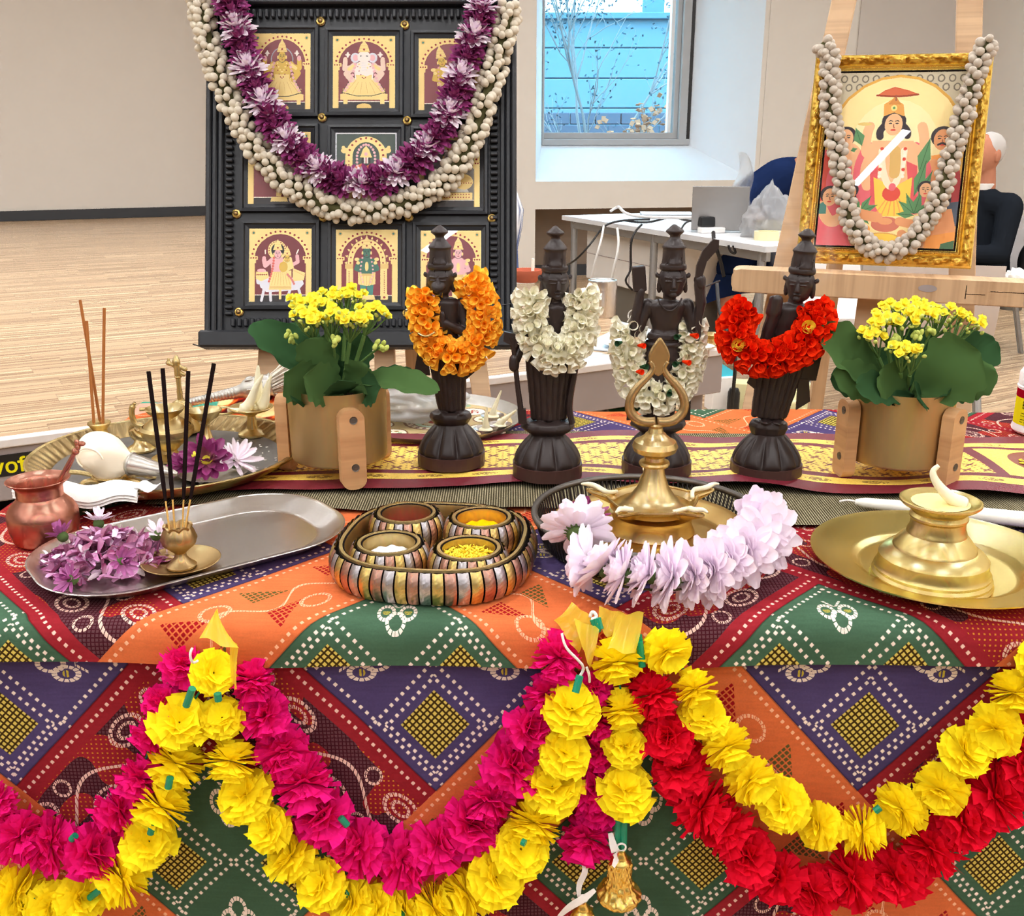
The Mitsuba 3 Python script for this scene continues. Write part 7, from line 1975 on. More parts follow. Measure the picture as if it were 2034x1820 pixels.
lvB = [
    (rb + [-0.02, -0.01, -0.01], (0.3937, 1.27, 0.9707), 0.036, (0.5, -0.8, 0.5), dict(curl=-0.03, cup=0.3, seed=1), 'leaf_top'),
    (rb + [-0.02, 0.01, -0.01], (0.4305, 1.33, 0.8948), 0.026, (0.5, -0.7, 0.5), dict(curl=0.0, cup=0.2, seed=2), 'leaf_deep'),
    (rb + [-0.02, -0.03, -0.016], (0.4117, 1.25, 0.9196), 0.026, (0.4, -0.9, 0.3), dict(curl=-0.05, cup=0.2, seed=3), 'leaf_top'),
    (rb + [0.0, -0.05, -0.012], (0.5839, 1.24, 0.9476), 0.046, (-0.25, -0.85, 0.5), dict(curl=-0.02, cup=0.12, seed=4, lobes=4), 'leaf_top'),
    (rb + [0.02, 0.0, 0.0], (0.6458, 1.33, 0.9484), 0.034, (-0.2, -0.8, 0.6), dict(curl=-0.04, cup=0.2, seed=5), 'leaf_deep'),
    (rb + [0.03, -0.02, -0.01], (0.6181, 1.26, 0.9187), 0.026, (-0.2, -0.8, 0.6), dict(curl=-0.05, cup=-0.2, seed=6), 'leaf_top'),
    (rb + [-0.005, -0.045, -0.014], (0.465, 1.25, 0.9164), 0.028, (0.1, -1.0, 0.3), dict(curl=0.0, cup=0.2, seed=7), 'leaf_top'),
    (rb + [0.0, -0.055, -0.018], (0.4323, 1.235, 0.9068), 0.022, (0.3, -0.9, 0.5), dict(curl=0.0, cup=0.25, seed=8), 'leaf_deep'),
    (rb + [0.01, -0.055, -0.02], (0.5095, 1.23, 0.8918), 0.020, (0.0, -1.0, 0.4), dict(curl=0.0, cup=0.2, seed=9), 'leaf_deep'),
    (rb + [0.03, -0.04, -0.016], (0.5546, 1.25, 0.8901), 0.022, (-0.2, -1.0, 0.4), dict(curl=0.0, cup=0.2, seed=10), 'leaf_deep'),
    (rb + [0, 0.01, 0], (0.5683, 1.37, 0.9527), 0.030, (0, -1.0, 0.3), dict(curl=0.0, cup=0.2, seed=11), 'leaf_deep'),
    (rb + [-0.01, 0.01, 0], (0.512, 1.36, 0.9302), 0.028, (0.2, -1.0, 0.3), dict(curl=0.0, cup=0.2, seed=12), 'leaf_deep'),
    (rb + [0.04, 0.0, -0.01], (0.6195, 1.33, 0.8808), 0.022, (-0.3, -0.8, 0.5), dict(curl=0.0, cup=0.2, seed=13), 'leaf_deep'),
    (rb + [0.01, 0.03, 0], (0.6157, 1.4, 0.9222), 0.030, (-0.1, -1.0, 0.3), dict(curl=0.0, cup=0.2, seed=14), 'leaf_deep'),
]
clB = [((0.5251, 1.36, 0.984), 0.028, 14), ((0.5548, 1.37, 0.9838), 0.020, 10), ((0.5745, 1.33, 0.9801), 0.028, 14), ((0.596, 1.31, 0.9701), 0.022, 10), ((0.4805, 1.3, 0.9752), 0.020, 9), ((0.4645, 1.29, 0.9586), 0.017, 8), ((0.5053, 1.3, 0.9752), 0.018, 8), ((0.5333, 1.31, 0.9814), 0.018, 8), ((0.4903, 1.25, 0.9456), 0.016, 8), ((0.5066, 1.25, 0.9423), 0.012, 6)]
k = thing('potted_kalanchoe', 'yellow kalanchoe in a gold pot on wooden legs, at the right of the table', 'potted plant')
planter(k, PB, (38, -82, 158), lvB, clB, [(0.4941, 1.29, 0.9559), (0.5229, 1.29, 0.9605), (0.5462, 1.3, 0.962)], '')
part(k, 'rivet', ell((PB[0] - 0.035, PB[1] - 0.0575, PB[2] + 0.113), 0.0016, 0.001, 0.0016, 1), 'groove', True)

# ---------------------------------------------------------------- silver oblong tray, petals, incense
TM = tr(-0.364, 1.070, TZ + 0.0) @ rot('z', 37.5)
k = thing('silver_tray', 'oblong silver tray with rounded ends lying at an angle, petals at its left end', 'tray')


def tray_ring(L_, W_, r_, z_, n=20):
    p = np.array(rrect(-L_, -W_, L_, W_, r_, n).exterior.coords)[:-1]
    return np.c_[p, np.full(len(p), z_)]


rings_ = [tray_ring(0.140, 0.074, 0.060, 0.0035), tray_ring(0.146, 0.080, 0.066, 0.0042), tray_ring(0.166, 0.099, 0.084, 0.0160), tray_ring(0.172, 0.105, 0.089, 0.0172), tray_ring(0.1735, 0.1065, 0.090, 0.0165), tray_ring(0.172, 0.105, 0.089, 0.0152), tray_ring(0.147, 0.081, 0.067, 0.0008), tray_ring(0.140, 0.075, 0.061, 0.0003)]
n_ = len(rings_[0])


def skin(rs, cap0=True, cap1=True):
    n = len(rs[0])
    v = np.vstack(rs)
    f = []
    for i in range(len(rs) - 1):
        for j in range(n):
            l = (j + 1) % n
            a_, b_, c_, d_ = i * n + j, i * n + l, (i + 1) * n + l, (i + 1) * n + j
            f += [(a_, b_, c_), (a_, c_, d_)]
    ex_ = []
    for ok, r in ((cap0, 0), (cap1, len(rs) - 1)):
        if ok:
            c0 = len(v) + len(ex_)
            ex_.append(rs[r].mean(0))
            for j in range(n):
                l = (j + 1) % n
                f.append((r * n + j, r * n + l, c0))
    if ex_:
        v = np.vstack([v, ex_])
    return trimesh.Trimesh(v, np.array(f), process=False)


whole(k, mv(skin(rings_), TM), 'steel', 25)
ZT = TZ + 0.004
k = thing('flower_petals', 'heap of loose purple and lilac chrysanthemum petals on the silver tray', 'petals')
rg = np.random.default_rng(17)
cols = [srgb(176, 108, 156), srgb(196, 140, 182), srgb(128, 34, 84), srgb(150, 60, 116), srgb(226, 200, 222), srgb(236, 226, 236)]
pv, pf, pcol, n0 = [], [], [], 0
hc = np.array((-0.4486, 1.0214, 0.765))
for i in range(430):
    a_, r_ = rg.uniform(0, 2 * math.pi), math.sqrt(rg.uniform(0, 1))
    loc = np.array([r_ * math.cos(a_) * 0.066, r_ * math.sin(a_) * 0.060, 0])
    hgt = 0.034 * (1 - r_ ** 1.6) * rg.uniform(0.1, 1.0) + 0.004
    p_ = petal(rg.uniform(0.014, 0.022), rg.uniform(0.007, 0.0105), rg.uniform(0.15, 0.5), rg.uniform(-0.3, 0.4), 6, 4, 0.6)
    nr = unit(rg.normal(0, 0.7, 3) + [0, -0.2, 1])
    m_ = mv(p_, tr(-0.009, 0, 0), frame(hc + loc + [0, 0.006, hgt - 0.010], nr) @ rot('z', rg.uniform(0, 360)))
    pv.append(m_.vertices)
    pf.append(m_.faces + n0)
    n0 += len(m_.vertices)
    c_ = np.array(cols[int(rg.choice(6, p=[0.16, 0.16, 0.34, 0.16, 0.10, 0.08]))])
    u_ = np.linspace(0, 1, 6).repeat(4)
    pcol.append(c_ * (1 - 0.15 * u_[:, None]) + 0.15 * u_[:, None] * np.array(srgb(240, 220, 236)))
whole(k, trimesh.Trimesh(np.vstack(pv), np.vstack(pf), process=False), 'satin_vc', True, color=np.vstack(pcol))
labels[k]['kind'] = 'stuff'
for i, (px, d_, mt_, lb) in enumerate((((-0.4976, 1.0352, 0.785), (-0.5, 0.3, 0.8), 'petal_mauve', 'mauve flower head standing at the left of the petal heap'), ((-0.4671, 1.0638, 0.79), (0.0, 0.3, 0.9), 'petal_lilac', 'white flower head at the back of the petal heap'), ((-0.393, 1.0381, 0.785), (0.5, -0.1, 0.8), 'petal_lilac', 'white flower head at the right of the petal heap'), ((-0.4046, 0.9612, 0.785), (0.7, -0.6, 0.3), 'petal_mauve', 'mauve flower head with green base at the front of the petal heap'), ((-0.4489, 0.9394, 0.775), (-0.3, -0.7, 0.5), 'petal_mauve', 'mauve flower head with green base at the lower left of the petal heap'))):
    k = thing('loose_chrysanthemum', lb, 'flower')
    FM = frame(px, d_)
    part(k, 'petals', mv(mum(0.018, 2, 13, np.random.default_rng(40 + i), (15, 60), 0.3), FM), mt_, True)
    part(k, 'sepals', mv(ell((0, 0, -0.003), 0.006, 0.006, 0.006), FM), 'sepal_green', True)

DS = np.array([-0.3595, 1.010, ZT])
k = thing('incense_dish', 'small copper-brass saucer on the silver tray under the incense holder', 'dish')
whole(k, at(lathe([(0, 0.001), (0.022, 0.001), (0.036, 0.008), (0.0415, 0.0115), (0.0420, 0.0123), (0.0408, 0.0125), (0.035, 0.0095), (0.021, 0.0035), (0, 0.003)], 64), DS), 'bronze')
k = thing('incense_holder', 'small brass lotus cup on a foot holding four black incense sticks', 'incense holder')
hp = lathe([(0, 0.004), (0.0155, 0.004), (0.016, 0.006), (0.010, 0.011), (0.0065, 0.016), (0.006, 0.020), (0.010, 0.024), (0.0165, 0.030), (0.0185, 0.037), (0.016, 0.045), (0.0135, 0.047), (0.0150, 0.050), (0.0120, 0.050), (0.009, 0.045), (0, 0.044)], 48)
vv = np.asarray(hp.vertices)
an = np.arctan2(vv[:, 1], vv[:, 0])
scal = np.where((vv[:, 2] > 0.025), 1 + 0.05 * np.abs(np.sin(an * 4)), 1.0)
hp = trimesh.Trimesh(np.c_[vv[:, :2] * scal[:, None], vv[:, 2] + np.where(vv[:, 2] > 0.0465, 0.003 * np.abs(np.cos(an * 4)), 0)], hp.faces, process=False)
whole(k, at(hp, DS), 'bronze')
HT = DS + [0, 0, 0.046]
for i, (tp, lb) in enumerate((((-0.3888, 1.055, 0.9645), 'black incense stick, leftmost of the four in the brass holder'), ((-0.3716, 1.05, 0.9689), 'black incense stick, second from the left in the brass holder'), ((-0.3446, 1.05, 0.9661), 'black incense stick, third from the left in the brass holder'), ((-0.318, 1.055, 0.9733), 'black incense stick leaning right, rightmost of the four in the brass holder'))):
    k = thing('incense_stick', lb, 'incense stick')
    b_ = HT + [(-0.008, -0.004, 0.004, 0.008)[i], (-0.003, 0.002, 0.003, -0.002)[i], 0]
    a_ = np.array(tp)
    m_ = b_ + (a_ - b_) * 0.19
    part(k, 'paste', tube([m_, m_ + (a_ - m_) * 0.12, a_], [0.0016, 0.00225, 0.00225], 8), 'incense_black')
    part(k, 'stick', tube([b_ - (a_ - b_) * 0.03, m_], 0.0010, 6), 'stick_tan')

# ---------------------------------------------------------------- striped tray with four bowls
def striped(key, ringf, z0, z1, bulge, nseg, rim_w, floor_h, mats_, tilt_lines=True):
    """a vessel with a smooth bronze lining and a wall of bulging embossed metal staves; ringf(t) -> (x, y) outline"""
    tt = np.linspace(0, 1, nseg * 6 + 1)[:-1]
    base = np.array([ringf(t) for t in tt])
    cen = base.mean(0)
    nrm_ = unit_rows(base - cen)

    def ring(off, z):
        return np.c_[base + nrm_ * off, np.full(len(base), z)]
    part(key, 'lining', skin([ring(-rim_w - 0.002, z1 - 0.001), ring(-rim_w, z1), ring(-0.001, z1), ring(0.0, z1 - 0.002), ring(bulge * 0.55, z0 + (z1 - z0) * 0.75), ring(bulge * 0.88, z0 + (z1 - z0) * 0.45), ring(bulge * 0.2, z0 + 0.001), ring(-0.006, z0)], False, True), 'groove', 30, label='dark ground between the staves')
    part(key, 'inner_wall', skin([ring(0.0005, z1 - 0.002), ring(0.0, z1 + 0.0006), ring(-rim_w, z1 + 0.0006), ring(-rim_w - 0.0015, z1 - 0.004), ring(-rim_w - 0.001, floor_h + 0.004), ring(-rim_w - 0.006, floor_h)], False, True), 'brass_soft', 30, label='plain brass rim and inside')
    for s_ in range(nseg):
        def f(u, v, s_=s_):
            t = (s_ + 0.07 + 0.86 * u) / nseg
            xy = np.array([ringf(x) for x in t[:, 0]])
            nn = unit_rows(xy - cen)
            out_ = bulge * np.sin(np.pi * (0.12 + 0.80 * v)) ** 0.75 + 0.0012 * np.sin(np.pi * u) + 0.0007
            emb_ = 0.0007 * np.clip(np.sin((u * 2.2 + v * 9.0) * 2 * np.pi * 0.8), 0, 1) * np.sin(np.pi * u)
            z = z0 + 0.002 + (z1 - z0 - 0.0026) * v
            x = xy[:, 0][:, None] + nn[:, 0][:, None] * (out_ + emb_)
            y = xy[:, 1][:, None] + nn[:, 1][:, None] * (out_ + emb_)
            return x, y, z
        part(key, 'stave', sheet(f, 9, 30)[0], mats_[s_ % len(mats_)], True)


def unit_rows(a):
    return a / (np.linalg.norm(a, axis=1, keepdims=True) + 1e-12)


def superring(cx, cy, a, p, yaw):
    def f(t):
        an_ = -2 * math.pi * t
        c_, s_ = math.cos(an_), math.sin(an_)
        r = a / (abs(c_) ** p + abs(s_) ** p) ** (1 / p)
        x, y = r * c_, r * s_
        return (cx + x * math.cos(yaw) - y * math.sin(yaw), cy + x * math.sin(yaw) + y * math.cos(yaw))
    return f


STRIPE = ['pewter', 'rose_metal', 'tray_gold', 'silver_soft', 'rose_metal', 'pewter', 'tray_gold']
k = thing('striped_tray', 'rounded square brass tray with walls of embossed silver, copper and gold staves, holding four bowls', 'tray')
striped(k, superring(-0.0845, 1.030, 0.0995, 2.7, math.radians(-8)), TZ + 0.001, TZ + 0.038, 0.010, 54, 0.0035, TZ + 0.004, ['pewter', 'rose_metal', 'tray_gold'])
bowls = [((-0.1215, 1.087), 'powder_red', 0.30, 'striped metal bowl with dark red powder, back left in the tray', 'red_powder', 'dark red kumkum powder in the back left bowl', 'powder'),
    ((-0.0345, 1.072), 'powder_yellow', 0.62, 'striped metal bowl with orange-yellow powder, back right in the tray', 'yellow_powder', 'orange-yellow turmeric powder in the back right bowl', 'powder'),
    ((-0.1310, 0.996), 'powder_grey', 0.62, 'striped metal bowl with pale grey powder, front left in the tray', 'grey_powder', 'pale grey powder heap in the front left bowl', 'powder'),
    ((-0.0455, 0.982), 'rice_yellow', 0.72, 'striped metal bowl with yellow rice, front right in the tray', 'yellow_rice', 'yellow turmeric rice grains in the front right bowl', 'rice')]
rg = np.random.default_rng(6)
for i, ((bx, by), mt_, fill, lb, nm2, lb2, ct2) in enumerate(bowls):
    k = thing('striped_bowl', lb, 'bowl', 'striped bowls in the tray')
    z0_, z1_ = TZ + 0.0055, TZ + 0.042
    striped(k, superring(bx, by, 0.0335, 2.0, 0), z0_, z1_, 0.0085, 24, 0.0035, z0_ + 0.006, ['pewter', 'tray_gold', 'rose_metal'])
    zf = z0_ + 0.006 + fill * 0.026
    k2 = thing(nm2, lb2, ct2)
    rr_ = 0.0285
    if ct2 == 'rice':
        gs = [lathe([(0, z0_ + 0.007), (rr_, z0_ + 0.007), (rr_, zf - 0.004), (0.02, zf), (0, zf + 0.003)], 32)]
        gs = [mv(gs[0], tr(bx, by, 0))]
        for j in range(220):
            a_, r_ = rg.uniform(0, 6.28), 0.0275 * math.sqrt(rg.uniform())
            gs.append(mv(ell((0, 0, 0), 0.0042, 0.0011, 0.0011, 0), rot('y', rg.normal(0, 25)), rot('z', rg.uniform(0, 180)), tr(bx + r_ * math.cos(a_), by + r_ * math.sin(a_), zf + 0.003 - 0.09 * r_ + rg.uniform(0, 0.003))))
        whole(k2, cat(gs), mt_, True)
    else:
        pr = [(0, z0_ + 0.007), (rr_, z0_ + 0.007), (rr_, zf - 0.003), (0.018, zf + 0.003), (0.008, zf + 0.006 * (i == 2)), (0, zf + 0.006 * (i == 2))]
        pm_ = lathe(pr, 40)
        v = np.asarray(pm_.vertices)
        pm_ = trimesh.Trimesh(v + np.c_[0 * v[:, :2], 0.004 * (meshkit.noise(v * 160, 3) - 0.5) * (v[:, 2] > zf - 0.002)], pm_.faces, process=False)
        whole(k2, mv(pm_, tr(bx, by, 0)), mt_, True)
    labels[k2]['kind'] = 'stuff'
# ---------------------------------------------------------------- black wire tray, brass plate, brass lamp
LC = np.array([0.158, 1.098, TZ + 0.001])
k = thing('wire_tray', 'round black wire basket tray with a shiny rim under the brass lamp plate', 'tray')
RB = 0.132
part(k, 'rim', at(tube([(RB * math.cos(a), RB * math.sin(a), 0.036) for a in np.linspace(0, 2 * math.pi, 96, endpoint=False)], 0.004, 10, closed=True), LC), 'steel_dark', True, label='shiny dark rim')
part(k, 'base_ring', at(lathe([(0, 0.0015), (0.118, 0.0015), (0.122, 0.003), (0.118, 0.0045), (0, 0.0045)], 72), LC), 'black_wire')
wire = proto(tube([(0.121, 0, 0.003), (0.127, 0, 0.018), (RB - 0.001, 0, 0.035)], 0.0012, 5), 'black_wire', True)
put_many(k, 'wire', wire, [tr(*LC) @ rot('z', 360 * i / 132) for i in range(132)])
k = thing('brass_plate', 'round brass plate inside the black wire tray, under the five-wick lamp', 'plate')
whole(k, at(lathe([(0, 0.0045), (0.092, 0.0045), (0.098, 0.007), (0.108, 0.019), (0.1125, 0.0215), (0.114, 0.0222), (0.1135, 0.0230), (0.107, 0.0205), (0.0965, 0.0085), (0.091, 0.0065), (0, 0.006)], 120), LC, ), 'bronze_plate')
scene['bronze_plate'] = metal(srgb(200, 164, 104), 0.12)
k = thing('brass_lamp', 'tall brass lamp with five wick spouts and a leaf-tipped ring handle', 'oil lamp')
LB = np.array([0.166, 1.118, TZ + 0.0072])
part(k, 'base', at(lathe([(0, 0), (0.049, 0), (0.0505, 0.002), (0.0495, 0.004), (0.0465, 0.012), (0.047, 0.020), (0.050, 0.024), (0, 0.024)], 96), LB), 'brass')


def lamp_dish(u, v):
    a_ = 2 * np.pi * u
    sp5 = np.clip(np.cos((a_ - math.radians(-90 + 36)) * 5), 0, 1) ** 6
    r = v
    R_ = 0.054 + 0.026 * sp5
    rr = R_ * r
    z = 0.024 + 0.016 * r ** 2.5 + 0.003 * sp5 * r
    fold = 1 - 0.25 * (1 - np.clip(np.cos((a_ - math.radians(-90 + 36)) * 5), -1, 1)) * 0.15 * r
    return rr * np.cos(a_) * fold, rr * np.sin(a_) * fold, z


m, _ = sheet(lamp_dish, 241, 18)
m2 = trimesh.Trimesh(m.vertices * [1, 1, 1] - [0, 0, 0.0022], m.faces[:, ::-1], process=False)
part(k, 'spouted_dish', at(cat(m, m2), LB), 'brass', True, label='shallow dish with five spouts')
rim_pts = np.array([[lamp_dish(np.array([u]), np.array([1.0]))[i][0] for i in range(3)] for u in np.linspace(0, 1, 240, endpoint=False)])
part(k, 'dish_rim', at(tube(rim_pts, 0.0018, 6, closed=True), LB), 'brass')
part(k, 'stem', at(lathe([(0.050, 0.030), (0.044, 0.034), (0.034, 0.038), (0.026, 0.044), (0.018, 0.056), (0.0125, 0.072), (0.0115, 0.080), (0.017, 0.0815), (0.018, 0.084), (0.017, 0.0865), (0.0115, 0.088), (0.0115, 0.092), (0.014, 0.094), (0.024, 0.099), (0.0265, 0.105), (0.024, 0.111), (0.018, 0.114), (0.0165, 0.1155), (0.013, 0.118), (0.012, 0.120), (0.009, 0.122), (0.0075, 0.127), (0.0085, 0.130), (0.006, 0.132), (0, 0.132)], 96), LB), 'brass')
hp_ = spline([(-0.001, 0, 0.134), (-0.018, 0, 0.135), (-0.030, 0, 0.146), (-0.0305, 0, 0.161), (-0.022, 0, 0.176), (-0.010, 0, 0.189), (-0.006, 0, 0.198), (-0.010, 0, 0.205)], 40)
for s_ in (-1, 1):
    part(k, 'ring_handle', at(tube(hp_ * [s_, 1, 1], [0.0058] * 12 + list(np.linspace(0.0056, 0.003, 28)), 12), LB), 'bronze', True)
lfm = ext(Polygon(spline([(0, 0.188), (-0.0115, 0.206), (-0.010, 0.218), (-0.003, 0.2295), (0, 0.232), (0.003, 0.2295), (0.010, 0.218), (0.0115, 0.206)], 40, closed=True)), 0.005)
part(k, 'leaf_finial', at(fuse([mani(mv(lfm, rot('x', 90), tr(0, 0.0025, 0)))], 0.003, 6), LB), 'bronze', True, label='leaf-shaped tip')
for i in range(5):
    a_ = math.radians(-90 + 36 + 72 * i)
    d_ = np.array([math.cos(a_), math.sin(a_), 0])
    sd_ = np.array([-d_[1], d_[0], 0])
    p_ = [LB + d_ * 0.046 - sd_ * 0.012 + [0, 0, 0.040], LB + d_ * 0.056 + sd_ * 0.003 + [0, 0, 0.044], LB + d_ * 0.068 - sd_ * 0.002 + [0, 0, 0.047], LB + d_ * 0.080 + [0, 0, 0.050], LB + d_ * 0.087 + [0, 0, 0.049]]
    w_ = thing('cotton_wick', ['oily cotton wick in the front right spout of the tall brass lamp', 'oily cotton wick in the right spout of the tall brass lamp', 'oily cotton wick in the back spout of the tall brass lamp', 'oily cotton wick in the left spout of the tall brass lamp', 'oily cotton wick in the front left spout of the tall brass lamp'][i], 'wick')
    whole(w_, tube(spline(p_, 20), [0.0026] * 6 + [0.0032] * 8 + list(np.linspace(0.003, 0.0012, 6)), 8), 'cotton', True)

# garland of lilac chrysanthemums round the tray
k = thing('chrysanthemum_garland', 'garland of pale lilac chrysanthemums laid round the front of the black wire tray', 'garland')
gp = spline([(0.0766, 0.9519, 0.775), (0.1002, 0.9272, 0.775), (0.1413, 0.9129, 0.775), (0.1852, 0.9212, 0.775), (0.2291, 0.9515, 0.778), (0.2693, 1.0021, 0.782), (0.2715, 1.0488, 0.788), (0.2569, 1.0613, 0.794)], 120)
part(k, 'thread', tube(gp, 0.0012, 6), 'twig', True)
rg = np.random.default_rng(14)
lm2 = [proto(mum(0.036, 4, 15, np.random.default_rng(50 + i), (10, 75), 0.44, 0.1), 'petal_lilac', True) for i in range(3)]
sep = proto(cat(ell((0, 0, -0.005), 0.0085, 0.0085, 0.007), lathe([(0.003, -0.016), (0.004, -0.008)], 8)), 'sepal_green', True)
for i in range(13):
    j = int((i + 0.3) / 13 * 119)
    tg = unit(gp[min(j + 3, 119)] - gp[max(j - 3, 0)])
    sgn = -1
    M_ = frame(gp[j] + [0, 0, 0.012 + rg.uniform(0, 0.004)], -tg * 0.95 + [0, -0.15, 0.25] + rg.normal(0, 0.12, 3)) @ rot('z', rg.uniform(0, 360)) @ sc(rg.uniform(0.92, 1.12), rg.uniform(0.92, 1.12), 0.72)
    put(k, 'flower_head', lm2[i % 3], M_)
    put(k, 'sepals', sep, M_)
k = thing('lilac_chrysanthemum', 'large pale lilac chrysanthemum on the left rim of the black wire tray, green base forward', 'flower')
FM = frame(np.array((0.0686, 0.9892, 0.8)) + [0, 0, 0.008], (0.05, 0.85, 0.5))
part(k, 'petals', mv(mum(0.040, 3, 16, np.random.default_rng(61), (-5, 45), 0.40, 0.1), FM), 'petal_lilac', True)
part(k, 'sepals', mv(cat([ell((0, 0, -0.006), 0.011, 0.011, 0.009)] + [mv(petal(0.014, 0.004, 0.1, 0.3, 4, 3), rot('y', 10), rot('z', 24 * i), tr(0, 0, -0.004)) for i in range(15)]), FM), 'sepal_green', True, label='green base of the flower')
k = thing('wine_chrysanthemum', 'wine red chrysanthemum behind the large lilac one on the wire tray', 'flower')
part(k, 'petals', mv(mum(0.030, 3, 12, np.random.default_rng(62), (5, 70), 0.34), frame(np.array((0.0794, 1.0379, 0.8)), (0.1, 0.1, 1))), 'petal_wine', True)

# ---------------------------------------------------------------- brass plate with the candle holder
BP = np.array([0.4645, 1.014, TZ + 0.001])
k = thing('brass_plate', 'large shiny brass plate with a wide rim under the brass candle holder at the right', 'plate')
whole(k, at(lathe([(0, 0.003), (0.078, 0.003), (0.0835, 0.0045), (0.088, 0.0085), (0.092, 0.0095), (0.126, 0.0175), (0.1325, 0.0195), (0.1345, 0.0205), (0.1340, 0.0188), (0.126, 0.0150), (0.090, 0.005), (0.082, 0.0003), (0, 0.0003)], 144), BP), 'brass_plate')
k = thing('brass_holder', 'stepped brass pedestal lamp with a shallow dish on the large brass plate', 'oil lamp')
HB = BP + [-0.020, -0.034, 0.0035]
HB = np.array([0.4445, 0.982, TZ + 0.0045])
whole(k, at(lathe([(0, 0), (0.061, 0), (0.062, 0.002), (0.060, 0.005), (0.0605, 0.008), (0.058, 0.011), (0.0585, 0.014), (0.0555, 0.018), (0.055, 0.028), (0.050, 0.034), (0.042, 0.038), (0.041, 0.041), (0.034, 0.050), (0.0300, 0.054), (0.0295, 0.057), (0.0275, 0.061), (0.0272, 0.069), (0.0290, 0.0715), (0.0290, 0.0735), (0.0265, 0.077), (0.0285, 0.080), (0.038, 0.086), (0.0405, 0.0885), (0.0405, 0.0905), (0.0385, 0.0912), (0.033, 0.0885), (0.020, 0.085), (0, 0.084)], 144), HB), 'brass_plate')
k = thing('cotton_wick', 'twisted cotton wick with a curled tip in the brass pedestal lamp', 'wick')
W0_ = HB + [0, 0, 0.087]
whole(k, tube(spline([W0_ + [0.022, -0.008, 0.001], W0_ + [0.010, -0.006, 0.006], W0_ + [0.0, -0.003, 0.014], W0_ + [-0.008, 0.0, 0.024], W0_ + [-0.011, 0.002, 0.034], W0_ + [-0.006, 0.002, 0.040]], 30), [0.0075] * 5 + list(np.linspace(0.007, 0.0022, 25)), 9), 'cotton', True)
k = thing('lamp_oil', 'pale solidified oil in the dish of the brass pedestal lamp', 'oil')
whole(k, at(lathe([(0, 0.0875), (0.026, 0.0878), (0.029, 0.0879)], 40), HB), 'lamp_oil_pale')
k = thing('taper_candle', 'white taper candle lying behind the brass candle holder plate', 'candle')
a_, b_ = np.array([0.418, 1.197, TZ + 0.0165]), np.array([0.66, 1.112, TZ + 0.0175])
d_ = unit(b_ - a_)
part(k, 'candle', mv(lathe([(0, 0.014), (0.0035, 0.015), (0.0062, 0.026), (0.0085, 0.10), (0.0098, 0.25), (0, 0.25)], 28), frame(a_, d_)), 'candle_wax')
part(k, 'wick', tube(spline([a_ + d_ * 0.016, a_ + d_ * 0.006 + [0, 0, 0.001], a_ - d_ * 0.004 + [0, 0, -0.002]], 8), 0.0014, 6), 'string_white')

# ---------------------------------------------------------------- painted tray with small lamps, bag, bottle
RC = np.array([-0.128, 1.590, TZ + 0.006])
k = thing('painted_tray', 'round steel tray printed with medallions, behind the orange garlanded statue', 'tray')
part(k, 'dish', at(lathe([(0.128, 0.004), (0.131, 0.008), (0.144, 0.017), (0.1465, 0.018), (0.1455, 0.016), (0.132, 0.005), (0.126, 0.0005), (0, 0.0005)], 96), RC), 'silver_soft')
LR = [(circ(0, 0, 0.130), srgb(176, 156, 112)), (circ(0, 0, 0.050), srgb(120, 88, 60)), (circ(0, 0, 0.045), srgb(214, 206, 180)), (circ(0, 0, 0.036), srgb(126, 92, 66)), (circ(0, 0, 0.033), srgb(196, 222, 206)), (circ(0, 0, 0.024), srgb(150, 116, 70)), (circ(0, 0, 0.021), srgb(222, 214, 186)), (circ(0, 0, 0.009), srgb(150, 60, 50))]
for i in range(20):
    LR.append((circ(0.0405 * math.cos(i * math.pi / 10), 0.0405 * math.sin(i * math.pi / 10), 0.0035), srgb(110, 70, 70)))
for i in range(10):
    x, y = 0.089 * math.cos(2 * math.pi * i / 10 + 0.2), 0.089 * math.sin(2 * math.pi * i / 10 + 0.2)
    LR += [(circ(x, y, 0.025), srgb(124, 92, 60)), (circ(x, y, 0.022), srgb(226, 220, 200))]
    if i % 2:
        for s_ in range(4):
            LR.append((affinity.rotate(unary_union([sbox(-0.0016, 0, 0.0016, 0.011), sbox(0, 0.008, 0.010, 0.011)]), 90 * s_, origin=(0, 0)), srgb(140, 60, 50)))
            LR[-1] = (affinity.translate(LR[-1][0], x, y), LR[-1][1])
    else:
        for s_ in range(6):
            LR.append((circ(x + 0.011 * math.cos(s_ * 1.047), y + 0.011 * math.sin(s_ * 1.047), 0.004), srgb(150, 130, 70) if s_ % 2 else srgb(120, 150, 110)))
    x, y = 0.117 * math.cos(2 * math.pi * (i + 0.5) / 10 + 0.2), 0.117 * math.sin(2 * math.pi * (i + 0.5) / 10 + 0.2)
    LR.append((circ(x, y, 0.008), srgb(120, 150, 120)))
pm, pc = flat_print(LR)
part(k, 'print', at(pm, RC + [0, 0, 0.0045]), 'print_vc', False, color=pc, label='printed medallions')
